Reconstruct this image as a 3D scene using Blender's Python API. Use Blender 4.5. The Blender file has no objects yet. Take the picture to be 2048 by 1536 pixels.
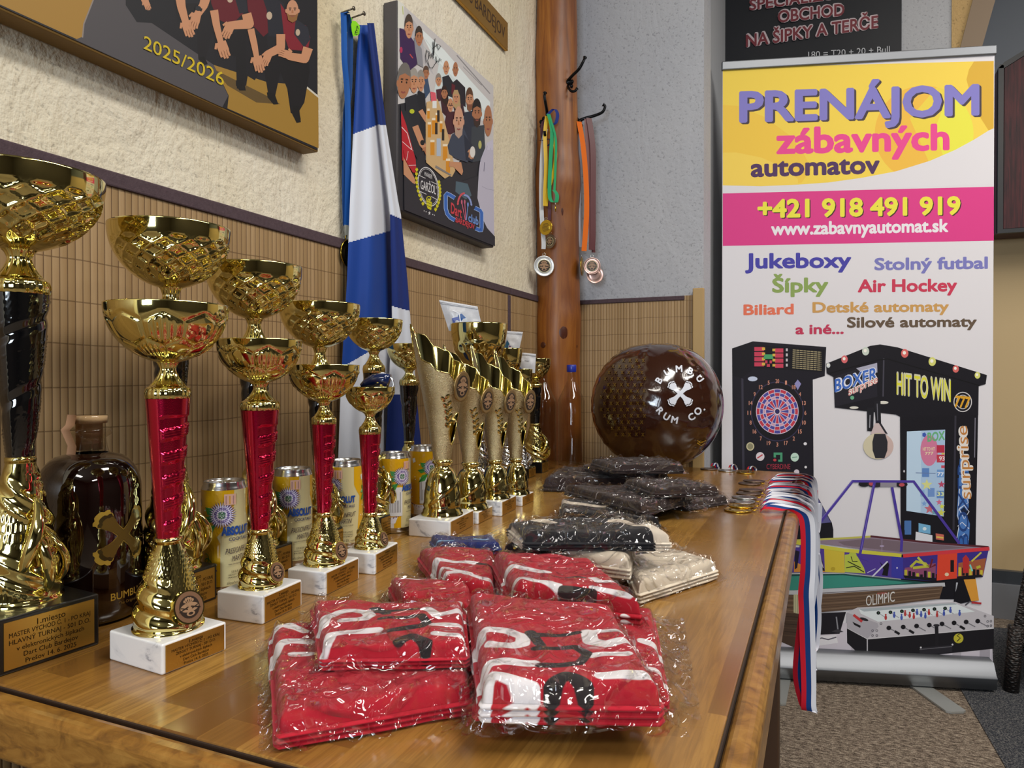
import bpy, math, random
import numpy as np
from mathutils import Vector, Matrix, noise
from mathutils.geometry import tessellate_polygon
R = math.radians
PI = math.pi
SC = bpy.context.scene
COL = SC.collection

# ---------------------------------------------------------------- camera, world, lights, exposure
FOC = 1420.0
YAW = R(23.5)
PITCH = math.atan(11 / FOC)
CAM = Vector((.85, 0, 1.01))
cam_data = bpy.data.cameras.new('camera')
cam_data.sensor_width = 36
cam_data.lens = FOC / 2048 * 36
cam_data.clip_start = .02
cam = bpy.data.objects.new('camera', cam_data)
COL.objects.link(cam)
cam.location = CAM
cam.rotation_euler = (PI / 2 - PITCH, 0, YAW)
SC.camera = cam
FW = Vector((-math.sin(YAW) * math.cos(PITCH), math.cos(YAW) * math.cos(PITCH), -math.sin(PITCH)))
RT = Vector((math.cos(YAW), math.sin(YAW), 0))
UP = RT.cross(FW)

world = bpy.data.worlds.new('world')
SC.world = world
world.use_nodes = True
world.node_tree.nodes['Background'].inputs[0].default_value = (.75, .85, 1, 1)
world.node_tree.nodes['Background'].inputs[1].default_value = .3

def area_light(name, loc, rot, size, power, color):
    d = bpy.data.lights.new(name, 'AREA')
    d.shape = 'RECTANGLE'
    d.size, d.size_y = size
    d.energy = power
    d.color = color
    o = bpy.data.objects.new(name, d)
    COL.objects.link(o)
    o.location = loc
    o.rotation_euler = rot
    return o

# ceiling lamps of the room and the daylight that comes through the window behind the photographer
area_light('ceiling_lamp', (1.55, .75, 2.98), (0, 0, 0), (.35, 1.2), 21, (1, .95, .87))
area_light('ceiling_lamp', (2.6, 2.0, 2.98), (0, 0, 0), (.35, 1.2), 20, (1, .95, .88))
area_light('ceiling_lamp', (1.0, -1.6, 2.98), (0, 0, 0), (1.2, .35), 16, (1, .94, .85))
area_light('ceiling_lamp', (3.6, -.8, 2.98), (0, 0, 0), (.35, 1.2), 15, (1, .95, .88))
area_light('window_daylight', (1.15, -3.1, 1.45), (R(90), 0, 0), (1.1, 1.1), 32, (.78, .89, 1))

SC.view_settings.view_transform = 'Standard'
SC.view_settings.look = 'None'
SC.view_settings.exposure = 1.06
SC.view_settings.gamma = 1
SC.view_settings.use_curve_mapping = False
cy = SC.cycles
cy.max_bounces = 10
cy.glossy_bounces = 5
cy.transmission_bounces = 8
cy.transparent_max_bounces = 24
cy.caustics_reflective = False
cy.caustics_refractive = False
cy.sample_clamp_indirect = 4
cy.use_denoising = True

# ---------------------------------------------------------------- turning points of the photograph into places
def ray(x, y):
    return FW + RT * ((x - 1024) / FOC) + UP * (-(y - 768) / FOC)
def on_plane(x, y, p0, n):
    d = ray(x, y)
    return CAM + d * ((p0 - CAM).dot(n) / d.dot(n))
def on_z(x, y, z=.75):
    return on_plane(x, y, Vector((0, 0, z)), Vector((0, 0, 1)))
def on_x(x, y, X=0.):
    return on_plane(x, y, Vector((X, 0, 0)), Vector((1, 0, 0)))
def on_y(x, y, Y=0.):
    return on_plane(x, y, Vector((0, Y, 0)), Vector((0, 1, 0)))
def depth(p):
    return (Vector(p) - CAM).dot(FW)
def at_depth(x, y, Z):
    return CAM + ray(x, y) * Z
def proj(p):
    v = Vector(p) - CAM
    z = v.dot(FW)
    return 1024 + FOC * v.dot(RT) / z, 768 - FOC * v.dot(UP) / z
TT = .75      # height of the table top

# ---------------------------------------------------------------- materials
def lin(h):
    if not isinstance(h, str):
        return tuple(h)
    h = h.lstrip('#')
    c = [int(h[i:i + 2], 16) / 255 for i in (0, 2, 4)]
    return tuple(x / 12.92 if x <= .04045 else ((x + .055) / 1.055) ** 2.4 for x in c)

class NT:
    """small helper around one material's node tree"""
    def __init__(s, name):
        s.m = bpy.data.materials.new(name)
        s.m.use_nodes = True
        s.t = s.m.node_tree
        s.b = s.t.nodes['Principled BSDF']
        s.out = s.t.nodes['Material Output']
        s._co = {}
    def n(s, typ, **kw):
        nd = s.t.nodes.new('ShaderNode' + typ)
        for k, v in kw.items():
            setattr(nd, k, v)
        return nd
    def l(s, a, b):
        s.t.links.new(a, b)
    def put(s, sock, v):
        if hasattr(v, 'is_output'):
            s.l(v, sock)
        elif isinstance(v, (tuple, list)) and len(v) == 3 and sock.type == 'RGBA':
            sock.default_value = (*v, 1)
        else:
            sock.default_value = v
    def co(s, kind='Object'):
        if 'tc' not in s._co:
            s._co['tc'] = s.n('TexCoord')
        return s._co['tc'].outputs[kind]
    def mapping(s, scale=(1, 1, 1), rot=(0, 0, 0), loc=(0, 0, 0), vec=None):
        m = s.n('Mapping')
        s.l(vec or s.co(), m.inputs['Vector'])
        m.inputs['Scale'].default_value = scale
        m.inputs['Rotation'].default_value = rot
        m.inputs['Location'].default_value = loc
        return m.outputs[0]
    def noise(s, scale, detail=4, rough=.5, vec=None, dist=0, out='Fac'):
        n = s.n('TexNoise')
        s.l(vec or s.co(), n.inputs['Vector'])
        n.inputs['Scale'].default_value = scale
        n.inputs['Detail'].default_value = detail
        n.inputs['Roughness'].default_value = rough
        n.inputs['Distortion'].default_value = dist
        return n.outputs[out]
    def voronoi(s, scale, vec=None, feature='F1', out='Distance'):
        n = s.n('TexVoronoi', feature=feature)
        s.l(vec or s.co(), n.inputs['Vector'])
        n.inputs['Scale'].default_value = scale
        return n.outputs[out]
    def ramp(s, fac, stops):
        r = s.n('ValToRGB')
        s.l(fac, r.inputs[0])
        el = r.color_ramp.elements
        while len(el) < len(stops):
            el.new(.5)
        for e, (p, c) in zip(el, stops):
            e.position = p
            e.color = (*lin(c), 1) if not isinstance(c, (int, float)) else (c, c, c, 1)
        return r.outputs[0]
    def math(s, op, a, b=None):
        m = s.n('Math', operation=op)
        s.put(m.inputs[0], a)
        if b is not None:
            s.put(m.inputs[1], b)
        return m.outputs[0]
    def mix(s, fac, a, b, blend='MIX'):
        m = s.n('Mix', data_type='RGBA', blend_type=blend)
        s.put(m.inputs[0], fac)
        s.put(m.inputs[6], a if hasattr(a, 'is_output') else lin(a))
        s.put(m.inputs[7], b if hasattr(b, 'is_output') else lin(b))
        return m.outputs[2]
    def bump(s, h, strength=.5, dist=.002, normal=None):
        b = s.n('Bump')
        s.l(h, b.inputs['Height'])
        b.inputs['Strength'].default_value = strength
        b.inputs['Distance'].default_value = dist
        if normal:
            s.l(normal, b.inputs['Normal'])
        s.l(b.outputs[0], s.b.inputs['Normal'])
        return b.outputs[0]
    def set(s, **kw):
        names = dict(color='Base Color', rough='Roughness', metal='Metallic', spec='Specular IOR Level', coat='Coat Weight', coat_rough='Coat Roughness',
                     trans='Transmission Weight', ior='IOR', alpha='Alpha', sheen='Sheen Weight', emit='Emission Color', emit_s='Emission Strength')
        for k, v in kw.items():
            if k in ('color', 'emit') and isinstance(v, str):
                v = lin(v)
            s.put(s.b.inputs[names[k]], v)
        return s

_flat = {}
def flat(name, color, rough=.5, metal=0, **kw):
    if name not in _flat:
        bump = kw.pop('bump', None)
        n = NT(name).set(color=color, rough=rough, metal=metal, **kw)
        if bump:
            n.bump(n.noise(bump[0], 3), bump[1], bump[2] if len(bump) > 2 else .001)
        _flat[name] = n.m
    return _flat[name]

def ink(name='print', rough=.45, coat=0., spec=.4):
    if name not in _flat:
        n = NT(name)
        a = n.n('Attribute', attribute_name='Ink')
        n.set(color=a.outputs['Color'], rough=rough, coat=coat, spec=spec)
        _flat[name] = n.m
    return _flat[name]

# ---------------------------------------------------------------- mesh building
class MB:
    def __init__(s):
        s.v, s.f, s.mi, s.sm, s.col, s.mats = [], [], [], [], [], []
        s.attr = {}
    def mat(s, m):
        if m not in s.mats:
            s.mats.append(m)
        return s.mats.index(m)
    def add(s, verts, faces, m, smooth=False, col=None):
        o = len(s.v)
        s.v.extend([tuple(p) for p in verts])
        k = s.mat(m)
        for f in faces:
            s.f.append([i + o for i in f])
            s.mi.append(k)
            s.sm.append(smooth)
            s.col.append(col)
        return o
    def box(s, c, size, m, M=None, smooth=False):
        x, y, z = [k / 2 for k in size]
        vs = [Vector((a * x, b * y, d * z)) for a in (-1, 1) for b in (-1, 1) for d in (-1, 1)]
        if M is not None:
            vs = [M @ p for p in vs]
        s.add([p + Vector(c) for p in vs], [(0, 1, 3, 2), (4, 6, 7, 5), (0, 4, 5, 1), (2, 3, 7, 6), (0, 2, 6, 4), (1, 5, 7, 3)], m, smooth)
    def lathe(s, prof, m, n=48, c=(0, 0, 0), disp=None, smooth=True, caps=(False, False), skip=None):
        """prof: list of (radius, z); disp(theta, k, r, z) -> added radius"""
        vs = []
        for k, (r, z) in enumerate(prof):
            for i in range(n):
                a = 2 * PI * i / n
                rr = r + (disp(a, k, r, z) if disp else 0)
                vs.append((c[0] + rr * math.cos(a), c[1] + rr * math.sin(a), c[2] + z))
        fs = []
        for k in range(len(prof) - 1):
            for i in range(n):
                if skip and skip(2 * PI * (i + .5) / n, k):
                    continue
                j = (i + 1) % n
                fs.append((k * n + i, k * n + j, (k + 1) * n + j, (k + 1) * n + i))
        if caps[0]:
            fs.append(tuple(range(n - 1, -1, -1)))
        if caps[1]:
            fs.append(tuple((len(prof) - 1) * n + i for i in range(n)))
        s.add(vs, fs, m, smooth)
    def tube(s, pts, r, m, n=10, smooth=True, cap=True, squash=1.):
        pts = [Vector(p) for p in pts]
        rs = r if isinstance(r, (list, tuple)) else [r] * len(pts)
        vs, up = [], None
        for i, p in enumerate(pts):
            t = (pts[min(i + 1, len(pts) - 1)] - pts[max(i - 1, 0)]).normalized()
            if up is None:
                up = t.orthogonal().normalized()
            up = (up - t * up.dot(t)).normalized()
            w = t.cross(up)
            for k in range(n):
                a = 2 * PI * k / n
                vs.append(p + (up * math.cos(a) + w * math.sin(a) * squash) * rs[i])
        fs = [(i * n + k, i * n + (k + 1) % n, (i + 1) * n + (k + 1) % n, (i + 1) * n + k) for i in range(len(pts) - 1) for k in range(n)]
        if cap:
            fs += [tuple(range(n - 1, -1, -1)), tuple((len(pts) - 1) * n + k for k in range(n))]
        s.add(vs, fs, m, smooth)
    def grid(s, fn, nu, nv, m, smooth=True, flip=False, face_mat=None, face_col=None):
        vs = [fn(i / nu, j / nv) for j in range(nv + 1) for i in range(nu + 1)]
        o = len(s.v)
        s.v.extend([tuple(p) for p in vs])
        k0 = s.mat(m)
        for j in range(nv):
            for i in range(nu):
                q = [j * (nu + 1) + i, j * (nu + 1) + i + 1, (j + 1) * (nu + 1) + i + 1, (j + 1) * (nu + 1) + i]
                if flip:
                    q.reverse()
                s.f.append([x + o for x in q])
                u, v = (i + .5) / nu, (j + .5) / nv
                s.mi.append(s.mat(face_mat(u, v)) if face_mat else k0)
                s.sm.append(smooth)
                s.col.append(face_col(u, v) if face_col else None)
        return o
    def ribbon(s, pts, wdir, w, m, cols=None, n=1, thick=0):
        """strip along pts, wdir vector or list of vectors; cols: colours of the stripes across"""
        k = len(cols) if cols else n
        o = []
        for i, p in enumerate(pts):
            d = wdir[i] if isinstance(wdir, list) else wdir
            ww = w[i] if isinstance(w, (list, tuple)) else w
            for j in range(k + 1):
                o.append(Vector(p) + Vector(d) * ww * (j / k - .5))
        for j in range(k):
            fs = [(i * (k + 1) + j, i * (k + 1) + j + 1, (i + 1) * (k + 1) + j + 1, (i + 1) * (k + 1) + j) for i in range(len(pts) - 1)]
            used = sorted({a for f in fs for a in f})
            mp = {a: b for b, a in enumerate(used)}
            s.add([o[a] for a in used], [[mp[a] for a in f] for f in fs], m, True, lin(cols[j]) if cols else None)
    def build(s, name, parent=None, world=True, kind=None):
        me = bpy.data.meshes.new(name)
        vs = s.v
        if parent is not None and world:
            Mi = Matrix.LocRotScale(parent.location, parent.rotation_euler, None).inverted() if parent.parent is None else \
                (Matrix.LocRotScale(parent.parent.location, parent.parent.rotation_euler, None) @ Matrix.LocRotScale(parent.location, parent.rotation_euler, None)).inverted()
            A = np.array(Mi)
            V = np.array(vs)
            vs = (V @ A[:3, :3].T + A[:3, 3]).tolist()
        me.from_pydata(vs, [], s.f)
        for m in s.mats:
            me.materials.append(m)
        me.polygons.foreach_set('material_index', s.mi)
        me.polygons.foreach_set('use_smooth', s.sm)
        if any(c is not None for c in s.col):
            at = me.attributes.new('Ink', 'FLOAT_COLOR', 'CORNER')
            buf = []
            for f, c in zip(s.f, s.col):
                if c is not None and len(c) and isinstance(c[0], (tuple, list)):
                    for q in c:
                        buf.extend((*q, 1))
                else:
                    buf.extend((*(c or (1, 1, 1)), 1) * len(f))
            at.data.foreach_set('color', buf)
        for an, vals in s.attr.items():
            at = me.attributes.new(an, 'FLOAT', 'POINT')
            at.data.foreach_set('value', vals)
        me.update()
        o = bpy.data.objects.new(name, me)
        COL.objects.link(o)
        if parent is not None:
            o.parent = parent
        if kind:
            o['kind'] = kind
        return o

def bevel(o, w, seg=2):
    b = o.modifiers.new('Bevel', 'BEVEL')
    b.width = w
    b.segments = seg
    b.limit_method = 'ANGLE'
    b.angle_limit = R(40)
    return o
def tag(o, label, cat, group=None):
    o['label'] = label
    o['category'] = cat
    if group:
        o['group'] = group
    return o
def thing(name, label, cat, loc, rz=0, group=None):
    o = bpy.data.objects.new(name, None)
    o.empty_display_size = .02
    COL.objects.link(o)
    o.location = loc
    o.rotation_euler = (0, 0, rz)
    return tag(o, label, cat, group)

# ---------------------------------------------------------------- printed matter (flat inks on a surface)
_txt = {}
def text_shape(st, bold=0., shear=0., space=1.):
    k = (st, bold, shear, space)
    if k not in _txt:
        c = bpy.data.curves.new('lettering', 'FONT')
        c.body = st
        c.offset = bold
        c.shear = shear
        c.space_character = space
        c.resolution_u = 3
        o = bpy.data.objects.new('lettering', c)
        COL.objects.link(o)
        dg = bpy.context.evaluated_depsgraph_get()
        me = bpy.data.meshes.new_from_object(o.evaluated_get(dg))
        vs = [(v.co.x, v.co.y) for v in me.vertices]
        fs = [tuple(p.vertices) for p in me.polygons]
        bpy.data.objects.remove(o)
        bpy.data.curves.remove(c)
        bpy.data.meshes.remove(me)
        x0 = min(v[0] for v in vs)
        x1 = max(v[0] for v in vs)
        _txt[k] = ([(x - x0, y) for x, y in vs], fs, x1 - x0)
    return _txt[k]
CAP = .682     # height of a capital in the font's units

class Decal:
    """inks laid one over the other; mapf(x, y, h) turns drawing coordinates into a place h above the surface"""
    def __init__(s, mapf, mat, mb=None, h=.0002, step=2e-5, maxlen=None):
        s.f, s.mat, s.mb, s.h, s.step, s.maxlen = mapf, mat, mb or MB(), h, step, maxlen
        s.tf = lambda x, y: (x, y)
    def crop(s, ox, oy, sc):
        s.tf = lambda x, y: (ox + x / sc, oy + y / sc)
        return s
    def _put(s, P, T, col):
        if s.maxlen:
            P, T = list(P), [tuple(t) for t in T]
            todo, T = T, []
            while todo:
                t = todo.pop()
                e = [((P[t[i]][0] - P[t[(i + 1) % 3]][0]) ** 2 + (P[t[i]][1] - P[t[(i + 1) % 3]][1]) ** 2, i) for i in range(3)]
                d, i = max(e)
                if d > s.maxlen ** 2:
                    a, b, c = t[i], t[(i + 1) % 3], t[(i + 2) % 3]
                    P.append(((P[a][0] + P[b][0]) / 2, (P[a][1] + P[b][1]) / 2))
                    q = len(P) - 1
                    todo += [(a, q, c), (q, b, c)]
                else:
                    T.append(t)
        if callable(col):
            cs = [lin(col(*p)) for p in P]
            V = [s.f(x, y, s.h) for x, y in P]
            for t in T:
                s.mb.add([V[i] for i in t], [tuple(range(len(t)))], s.mat, False, tuple(cs[i] for i in t))
        else:
            s.mb.add([s.f(x, y, s.h) for x, y in P], T, s.mat, False, lin(col))
        s.h += s.step
    def poly(s, pts, col):
        P = [s.tf(*p) for p in pts]
        T = tessellate_polygon([[Vector((x, y, 0)) for x, y in P]])
        if T:
            s._put(P, T, col)
    def rect(s, x0, y0, x1, y1, col):
        s.poly([(x0, y0), (x1, y0), (x1, y1), (x0, y1)], col)
    def ell(s, cx, cy, rx, ry, col, n=20, rot=0, a0=0, a1=2 * PI):
        pts = []
        full = a1 - a0 > 6.28
        for i in range(n + (0 if full else 1)):
            a = a0 + (a1 - a0) * i / n
            x, y = rx * math.cos(a), ry * math.sin(a)
            pts.append((cx + x * math.cos(rot) - y * math.sin(rot), cy + x * math.sin(rot) + y * math.cos(rot)))
        s.poly(pts, col)
    def ring(s, cx, cy, rx, ry, w, col, n=32, a0=0, a1=2 * PI, rot=0):
        s.stroke([(cx + rx * math.cos(a) * math.cos(rot) - ry * math.sin(a) * math.sin(rot), cy + rx * math.cos(a) * math.sin(rot) + ry * math.sin(a) * math.cos(rot))
                  for a in [a0 + (a1 - a0) * i / n for i in range(n + 1)]], w, col)
    def stroke(s, pts, w, col):
        P = [Vector(s.tf(*p)) for p in pts]
        q = s.tf(0, 0), s.tf(1, 0)
        w *= abs(q[1][0] - q[0][0])
        V, T = [], []
        for i, p in enumerate(P):
            d = (P[min(i + 1, len(P) - 1)] - P[max(i - 1, 0)])
            d = d.normalized() if d.length > 1e-9 else Vector((1, 0))
            nn = Vector((-d.y, d.x)) * w / 2
            V += [tuple(p + nn), tuple(p - nn)]
        for i in range(len(P) - 1):
            T += [(2 * i, 2 * i + 1, 2 * i + 3), (2 * i, 2 * i + 3, 2 * i + 2)]
        s._put(V, T, col)
    def text(s, st, p0, p1, cap, col, bold=.0, up=None, shear=0, space=1., dx=0, dy=0):
        vs, fs, w = text_shape(st, 0, shear, space)
        p0, p1 = Vector(s.tf(p0[0] + dx, p0[1] + dy)), Vector(s.tf(p1[0] + dx, p1[1] + dy))
        q = Vector(s.tf(0, 0))
        u = (Vector(s.tf(*up)) - q) if up else Vector((0, (Vector(s.tf(0, -cap)) - q).y))
        X = (p1 - p0) / w
        U = u / CAP
        T = []
        for f in fs:
            T += [f] if len(f) == 3 else [(f[0], f[i], f[i + 1]) for i in range(1, len(f) - 1)]
        if bold:        # heavier letters: the same glyph laid round itself, which also rounds its corners
            b = bold * 1.15
            X = X * (w / (w + 2 * b))
            p0 = p0 + X * b
            P, F = [], []
            for k in range(10):
                a = 2 * PI * k / 10
                o = len(P)
                P += [tuple(p0 + X * (x + b * math.cos(a)) + U * (y * (1 - b) + b * .7 + b * math.sin(a))) for x, y in vs]
                h = s.h
                s._put(P, T, col)
                P = []
                s.h = h + s.step / 4
            s._put([tuple(p0 + X * x + U * (y * (1 - b) + b * .7)) for x, y in vs], T, col)
            return
        s._put([tuple(p0 + X * x + U * y) for x, y in vs], T, col)

def plane_map(o, u, v):
    """drawing coordinates in metres on a plane"""
    o, u, v = Vector(o), Vector(u), Vector(v)
    n = u.cross(v).normalized()
    return lambda x, y, h: o + u * x + v * y + n * h
def photo_plane(p0, n):
    p0, n = Vector(p0), Vector(n).normalized()
    return lambda x, y, h: on_plane(x, y, p0, n) + n * h
# ---------------------------------------------------------------- the room
def plaster(name, c1, c2, bump=.6, scale=1., dist=.006):
    n = NT(name)
    big = n.noise(1.7, 3)
    col = n.mix(n.ramp(big, [(.35, 0), (.7, 1)]), c1, c2)
    dots = n.ramp(n.noise(140 * scale, 2), [(.30, .72), (.40, 1)])
    n.set(color=n.mix(1., col, dots, 'MULTIPLY'), rough=.85, spec=.2)
    w = n.noise(9 * scale, 5, .62, n.mapping((1, 1, .45), (R(20), 0, 0)), 1.2)
    g = n.noise(70 * scale, 3, .6)
    h = n.math('ADD', n.math('MULTIPLY', w, 1.2), n.math('MULTIPLY', g, .45))
    n.bump(h, bump, dist)
    return n.m
plaster_cream = plaster('plaster_cream', 'e2dbca', 'dccfae', .85, dist=.008)
plaster_grey = plaster('plaster_grey', 'a9acb4', 'b4b6bc', .6)
plaster_grey_back = plaster('plaster_grey_back', 'a3a3a6', 'b0b0b2', .5)
plaster_beige = plaster('plaster_beige', 'b89a6a', 'a98b5c', .9)
paint_tan = flat('paint_tan', 'c2a97e', .7, bump=(120, .2))
paint_slate = flat('paint_slate', '63676d', .7, bump=(60, .15))
paint_unseen = flat('paint_dark_room', '38322c', .8, bump=(40, .15))
ceiling_white = flat('ceiling_paint', '8f8a80', .9, bump=(40, .15))
dark_gap = flat('dark_paint', 'a6a9ae', .7, bump=(50, .2))

def struct(name, mb):
    return mb.build(name, kind='structure')
def slab(name, lo, hi, m):
    mb = MB()
    lo, hi = Vector(lo), Vector(hi)
    mb.box((lo + hi) / 2, hi - lo, m)
    return struct(name, mb)

n = NT('carpet')
fine = n.noise(260, 3, .7)
mid = n.noise(55, 3, .6, n.mapping((1, 2.2, 1)))
pile = n.math('ADD', n.math('MULTIPLY', fine, .5), n.math('MULTIPLY', mid, .5))
c = n.ramp(pile, [(.38, '3a332c'), (.5, '7b6d60'), (.62, 'b3a592')])
n.set(color=c, rough=.95, spec=.1)
n.bump(pile, 1, .006)
carpet = n.m
n = NT('carpet_dark')
fine = n.noise(240, 3, .7)
n.set(color=n.ramp(fine, [(.35, '22252c'), (.5, '4a4c52'), (.68, '8b8883')]), rough=.95, spec=.1)
n.bump(fine, 1, .006)
carpet_dark = n.m
slab('floor', (-.2, -3.3, -.06), (4.6, 4.6, 0), carpet)
slab('ceiling', (-.2, -3.3, 3.35), (4.6, 4.6, 3.45), ceiling_white)
slab('wall_left', (-.15, -3.3, 0), (0, 2.31, 3.35), plaster_cream)
slab('wall_back', (-.15, 2.31, 0), (.508, 2.46, 3.35), plaster_grey)
slab('wall_right', (4.5, -3.3, 0), (4.6, 4.6, 3.35), paint_unseen)
slab('wall_front', (-.15, -3.3, 0), (4.6, -3.2, 3.35), paint_unseen)
# behind the banner: grey wall that ends in a rough beige arch, a farther room beyond it
slab('wall_alcove', (-.15, 2.461, 0), (.5, 2.93, 3.35), dark_gap)
mb = MB()
Y0, Y1 = 2.93, 3.07
e0, e1, e2 = on_y(1945, 0, Y0), on_y(1917, 106, Y0), on_y(1903, 200, Y0)
tx = on_y(1903, 50, Y0).x
top = e0 + (e0 - e1) * 1.2
prof = [(.3, 0), (1.22, 0), (1.27, 1.2), (tx, e2.z), (tx, 3.35), (.3, 3.35)]
def wall_prism(mb, pts, y0, y1, m):
    k = len(pts)
    vs = [(x, y0, z) for x, z in pts] + [(x, y1, z) for x, z in pts]
    fs = [tuple(range(k)), tuple(range(2 * k - 1, k - 1, -1))] + [(i, i + k, (i + 1) % k + k, (i + 1) % k) for i in range(k)]
    mb.add(vs, fs, m)
wall_prism(mb, prof, Y0, Y1, plaster_grey_back)
struct('wall_banner_side', mb)
mb = MB()
arch = [(1.22, 0), (1.26, 0), (1.31, 1.2), (e2.x + .02, e2.z), (e1.x, e1.z), (e0.x, e0.z), (top.x, top.z), (top.x + .25, 3.35), (tx, 3.35), (tx, e2.z), (1.27, 1.2)]
wall_prism(mb, arch, Y0 - .004, Y1 + .1, plaster_beige)
bw = flat('arch_brown', '7a6650', .6)
u0, u1 = on_y(1990, 0, Y0), on_y(1960, 106, Y0)
wall_prism(mb, [(p.x, p.z) for p in (e1 + (e1 - e0) * .8, u1 + (u1 - u0) * .8, u0 + (u0 - u1) * 3, e0 + (e0 - e1) * 3)], Y0 - .012, Y0 - .005, bw)
struct('trim_1', mb)
# far room: slate paint above, tan below, a dark skirting band and a grey step
slab('wall_far_upper', (1.4, 3.6, 1.62), (4.6, 3.7, 3.35), paint_slate)
slab('wall_far_lower', (1.4, 3.6, 0), (4.6, 3.7, 1.62), paint_tan)
zz = lambda y: on_y(2010, y, 3.59).z
slab('baseboard_far', (1.4, 3.57, max(.0, zz(1165))), (4.5, 3.6, zz(1140)), flat('skirting_dark', '3b3f45', .4))
slab('trim_2', (1.4, 3.55, 0), (4.5, 3.6, max(.02, zz(1165))), flat('step_grey', '7d7f84', .25))
mb = MB()
mb.box((2.95, 3.2, .001), (2.2, 2.6, .002), carpet_dark, Matrix.Rotation(R(0), 3, 'Z'))
d0, d1 = on_z(1925, 1385, .002), on_z(2012, 1536, .002)
dr = (d1 - d0)
q0, q1 = d0 - dr * 1.5, d1 + dr * .6
mb = MB()
mb.add([(q0.x, q0.y, .003), (q1.x, q1.y, .003), (q1.x + 2, q1.y + .3, .003), (q0.x + 2, q0.y + .3, .003)], [(0, 1, 2, 3)], carpet_dark)
o = struct('floor_dark_carpet', mb)

# ---------------------------------------------------------------- bamboo mats on the walls
def bamboo(axis):
    n = NT('bamboo_slats')
    sep = n.n('SeparateXYZ')
    n.l(n.co(), sep.inputs[0])
    u = n.math('MULTIPLY', sep.outputs[axis], 1 / .0098)
    cell = n.math('FLOOR', u)
    fr = n.math('FRACT', u)
    wn = n.n('TexWhiteNoise', noise_dimensions='1D')
    n.l(cell, wn.inputs['W'])
    base = n.ramp(wn.outputs['Value'], [(0, '9d825d'), (.5, 'ab8f69'), (1, 'b89c76')])
    grain = n.noise(60, 4, .6, n.mapping((6, 6, .35)))
    base = n.mix(n.math('MULTIPLY', grain, .55), base, '94703f')
    edge = n.math('ABSOLUTE', n.math('SUBTRACT', fr, .5))
    groove = n.math('GREATER_THAN', edge, .44)
    zi = n.math('FRACT', n.math('MULTIPLY', n.math('ADD', sep.outputs[2], n.math('MULTIPLY', n.noise(5, 2), .012)), 1 / .052))
    stitch = n.math('LESS_THAN', zi, .030)
    dark = n.math('MAXIMUM', groove, n.math('MULTIPLY', stitch, .8))
    n.set(color=n.mix(n.math('MULTIPLY', dark, .7), base, '4d3118'), rough=.5, spec=.35)
    round_ = n.math('SQRT', n.math('SUBTRACT', .26, n.math('MULTIPLY', edge, edge)))
    n.bump(n.math('SUBTRACT', round_, n.math('MULTIPLY', stitch, .25)), .7, .003)
    return n.m
bam_y, bam_x = bamboo(1), bamboo(0)
n = NT('fabric_border')
n.set(color=n.mix(n.noise(220, 2), '3c2c33', '57454c'), rough=.85)
n.bump(n.noise(500, 2), .4, .001)
border = n.m
def mat_panel(name, label, c, size, m, borders):
    c = (c[0] + .0015, c[1], c[2]) if size[0] < .1 else (c[0], c[1] - .0015, c[2])
    t = thing(name, label, 'bamboo mat', (c[0], c[1], c[2] - size[2] / 2))
    mb = MB()
    mb.box(c, size, m)
    mb.build('slat_panel', t)
    for bc, bs in borders:
        mb = MB()
        mb.box(bc, bs, border)
        bevel(mb.build('fabric_border', t), .002)
    return t
yj = on_x(1019, 600, .006).y
mat_panel('bamboo_mat', 'long bamboo slat mat with dark fabric border behind the trophies', (.003, (yj - 1.0) / 2, .75), (.006, yj + 1.0, 1.05), bam_y,
          [((.006, (yj - 1) / 2, 1.268), (.010, yj + 1, .020)), ((.006, yj - .008, .74), (.0095, .016, 1.03))])
mat_panel('bamboo_mat', 'narrow bamboo slat mat between the long mat and the log post', (.003, (yj + 2.19) / 2 + .002, .75), (.006, 2.19 - yj - .006, 1.05), bam_y,
          [((.006, (yj + 2.19) / 2 + .002, 1.268), (.010, 2.19 - yj - .006, .020))])
mat_panel('bamboo_mat', 'bamboo slat mat on the grey wall behind the brown inflatable ball', (.26, 2.307, .75), (.49, .006, 1.05), bam_x,
          [((.235, 2.304, 1.268), (.43, .010, .014))])
mb = MB()
wood_strip = flat('pale_wood', 'b2935f', .5, bump=(40, .2))
p0, p1 = on_y(1386, 590, 2.29), on_y(1408, 590, 2.29)
mb.box(((p0.x + p1.x) / 2, 2.295, .77), (p1.x - p0.x, .022, 1.05), wood_strip)
bevel(mb.build('trim_3', kind='structure'), .002)

# ---------------------------------------------------------------- table
n = NT('butcher_block')
br = n.n('TexBrick')
n.l(n.mapping((1, 1, 1), (0, 0, R(90))), br.inputs['Vector'])
br.offset = .37
br.inputs['Scale'].default_value = 1
br.inputs['Mortar Size'].default_value = .0003
br.inputs['Brick Width'].default_value = .42
br.inputs['Row Height'].default_value = .037
br.inputs['Bias'].default_value = -.1
br.inputs['Color1'].default_value = (0, 0, 0, 1)
br.inputs['Color2'].default_value = (1, 1, 1, 1)
br.inputs['Mortar'].default_value = (.35, .35, .35, 1)
stave = n.ramp(br.outputs['Color'], [(0, '6b4720'), (.35, '8a612b'), (.7, '9b7136'), (1, 'ad8545')])
gr = n.noise(24, 6, .62, n.mapping((9, .55, 9)), .6)
col = n.mix(n.ramp(gr, [(.42, 0), (.62, .6)]), stave, '6b4820')
col = n.mix(n.ramp(n.noise(3, 3), [(.4, 0), (.75, .35)]), col, 'b98d48')
n.set(color=col, rough=n.ramp(n.noise(14, 3), [(.3, .16), (.7, .28)]), spec=.5, coat=.35, coat_rough=.12)
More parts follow.
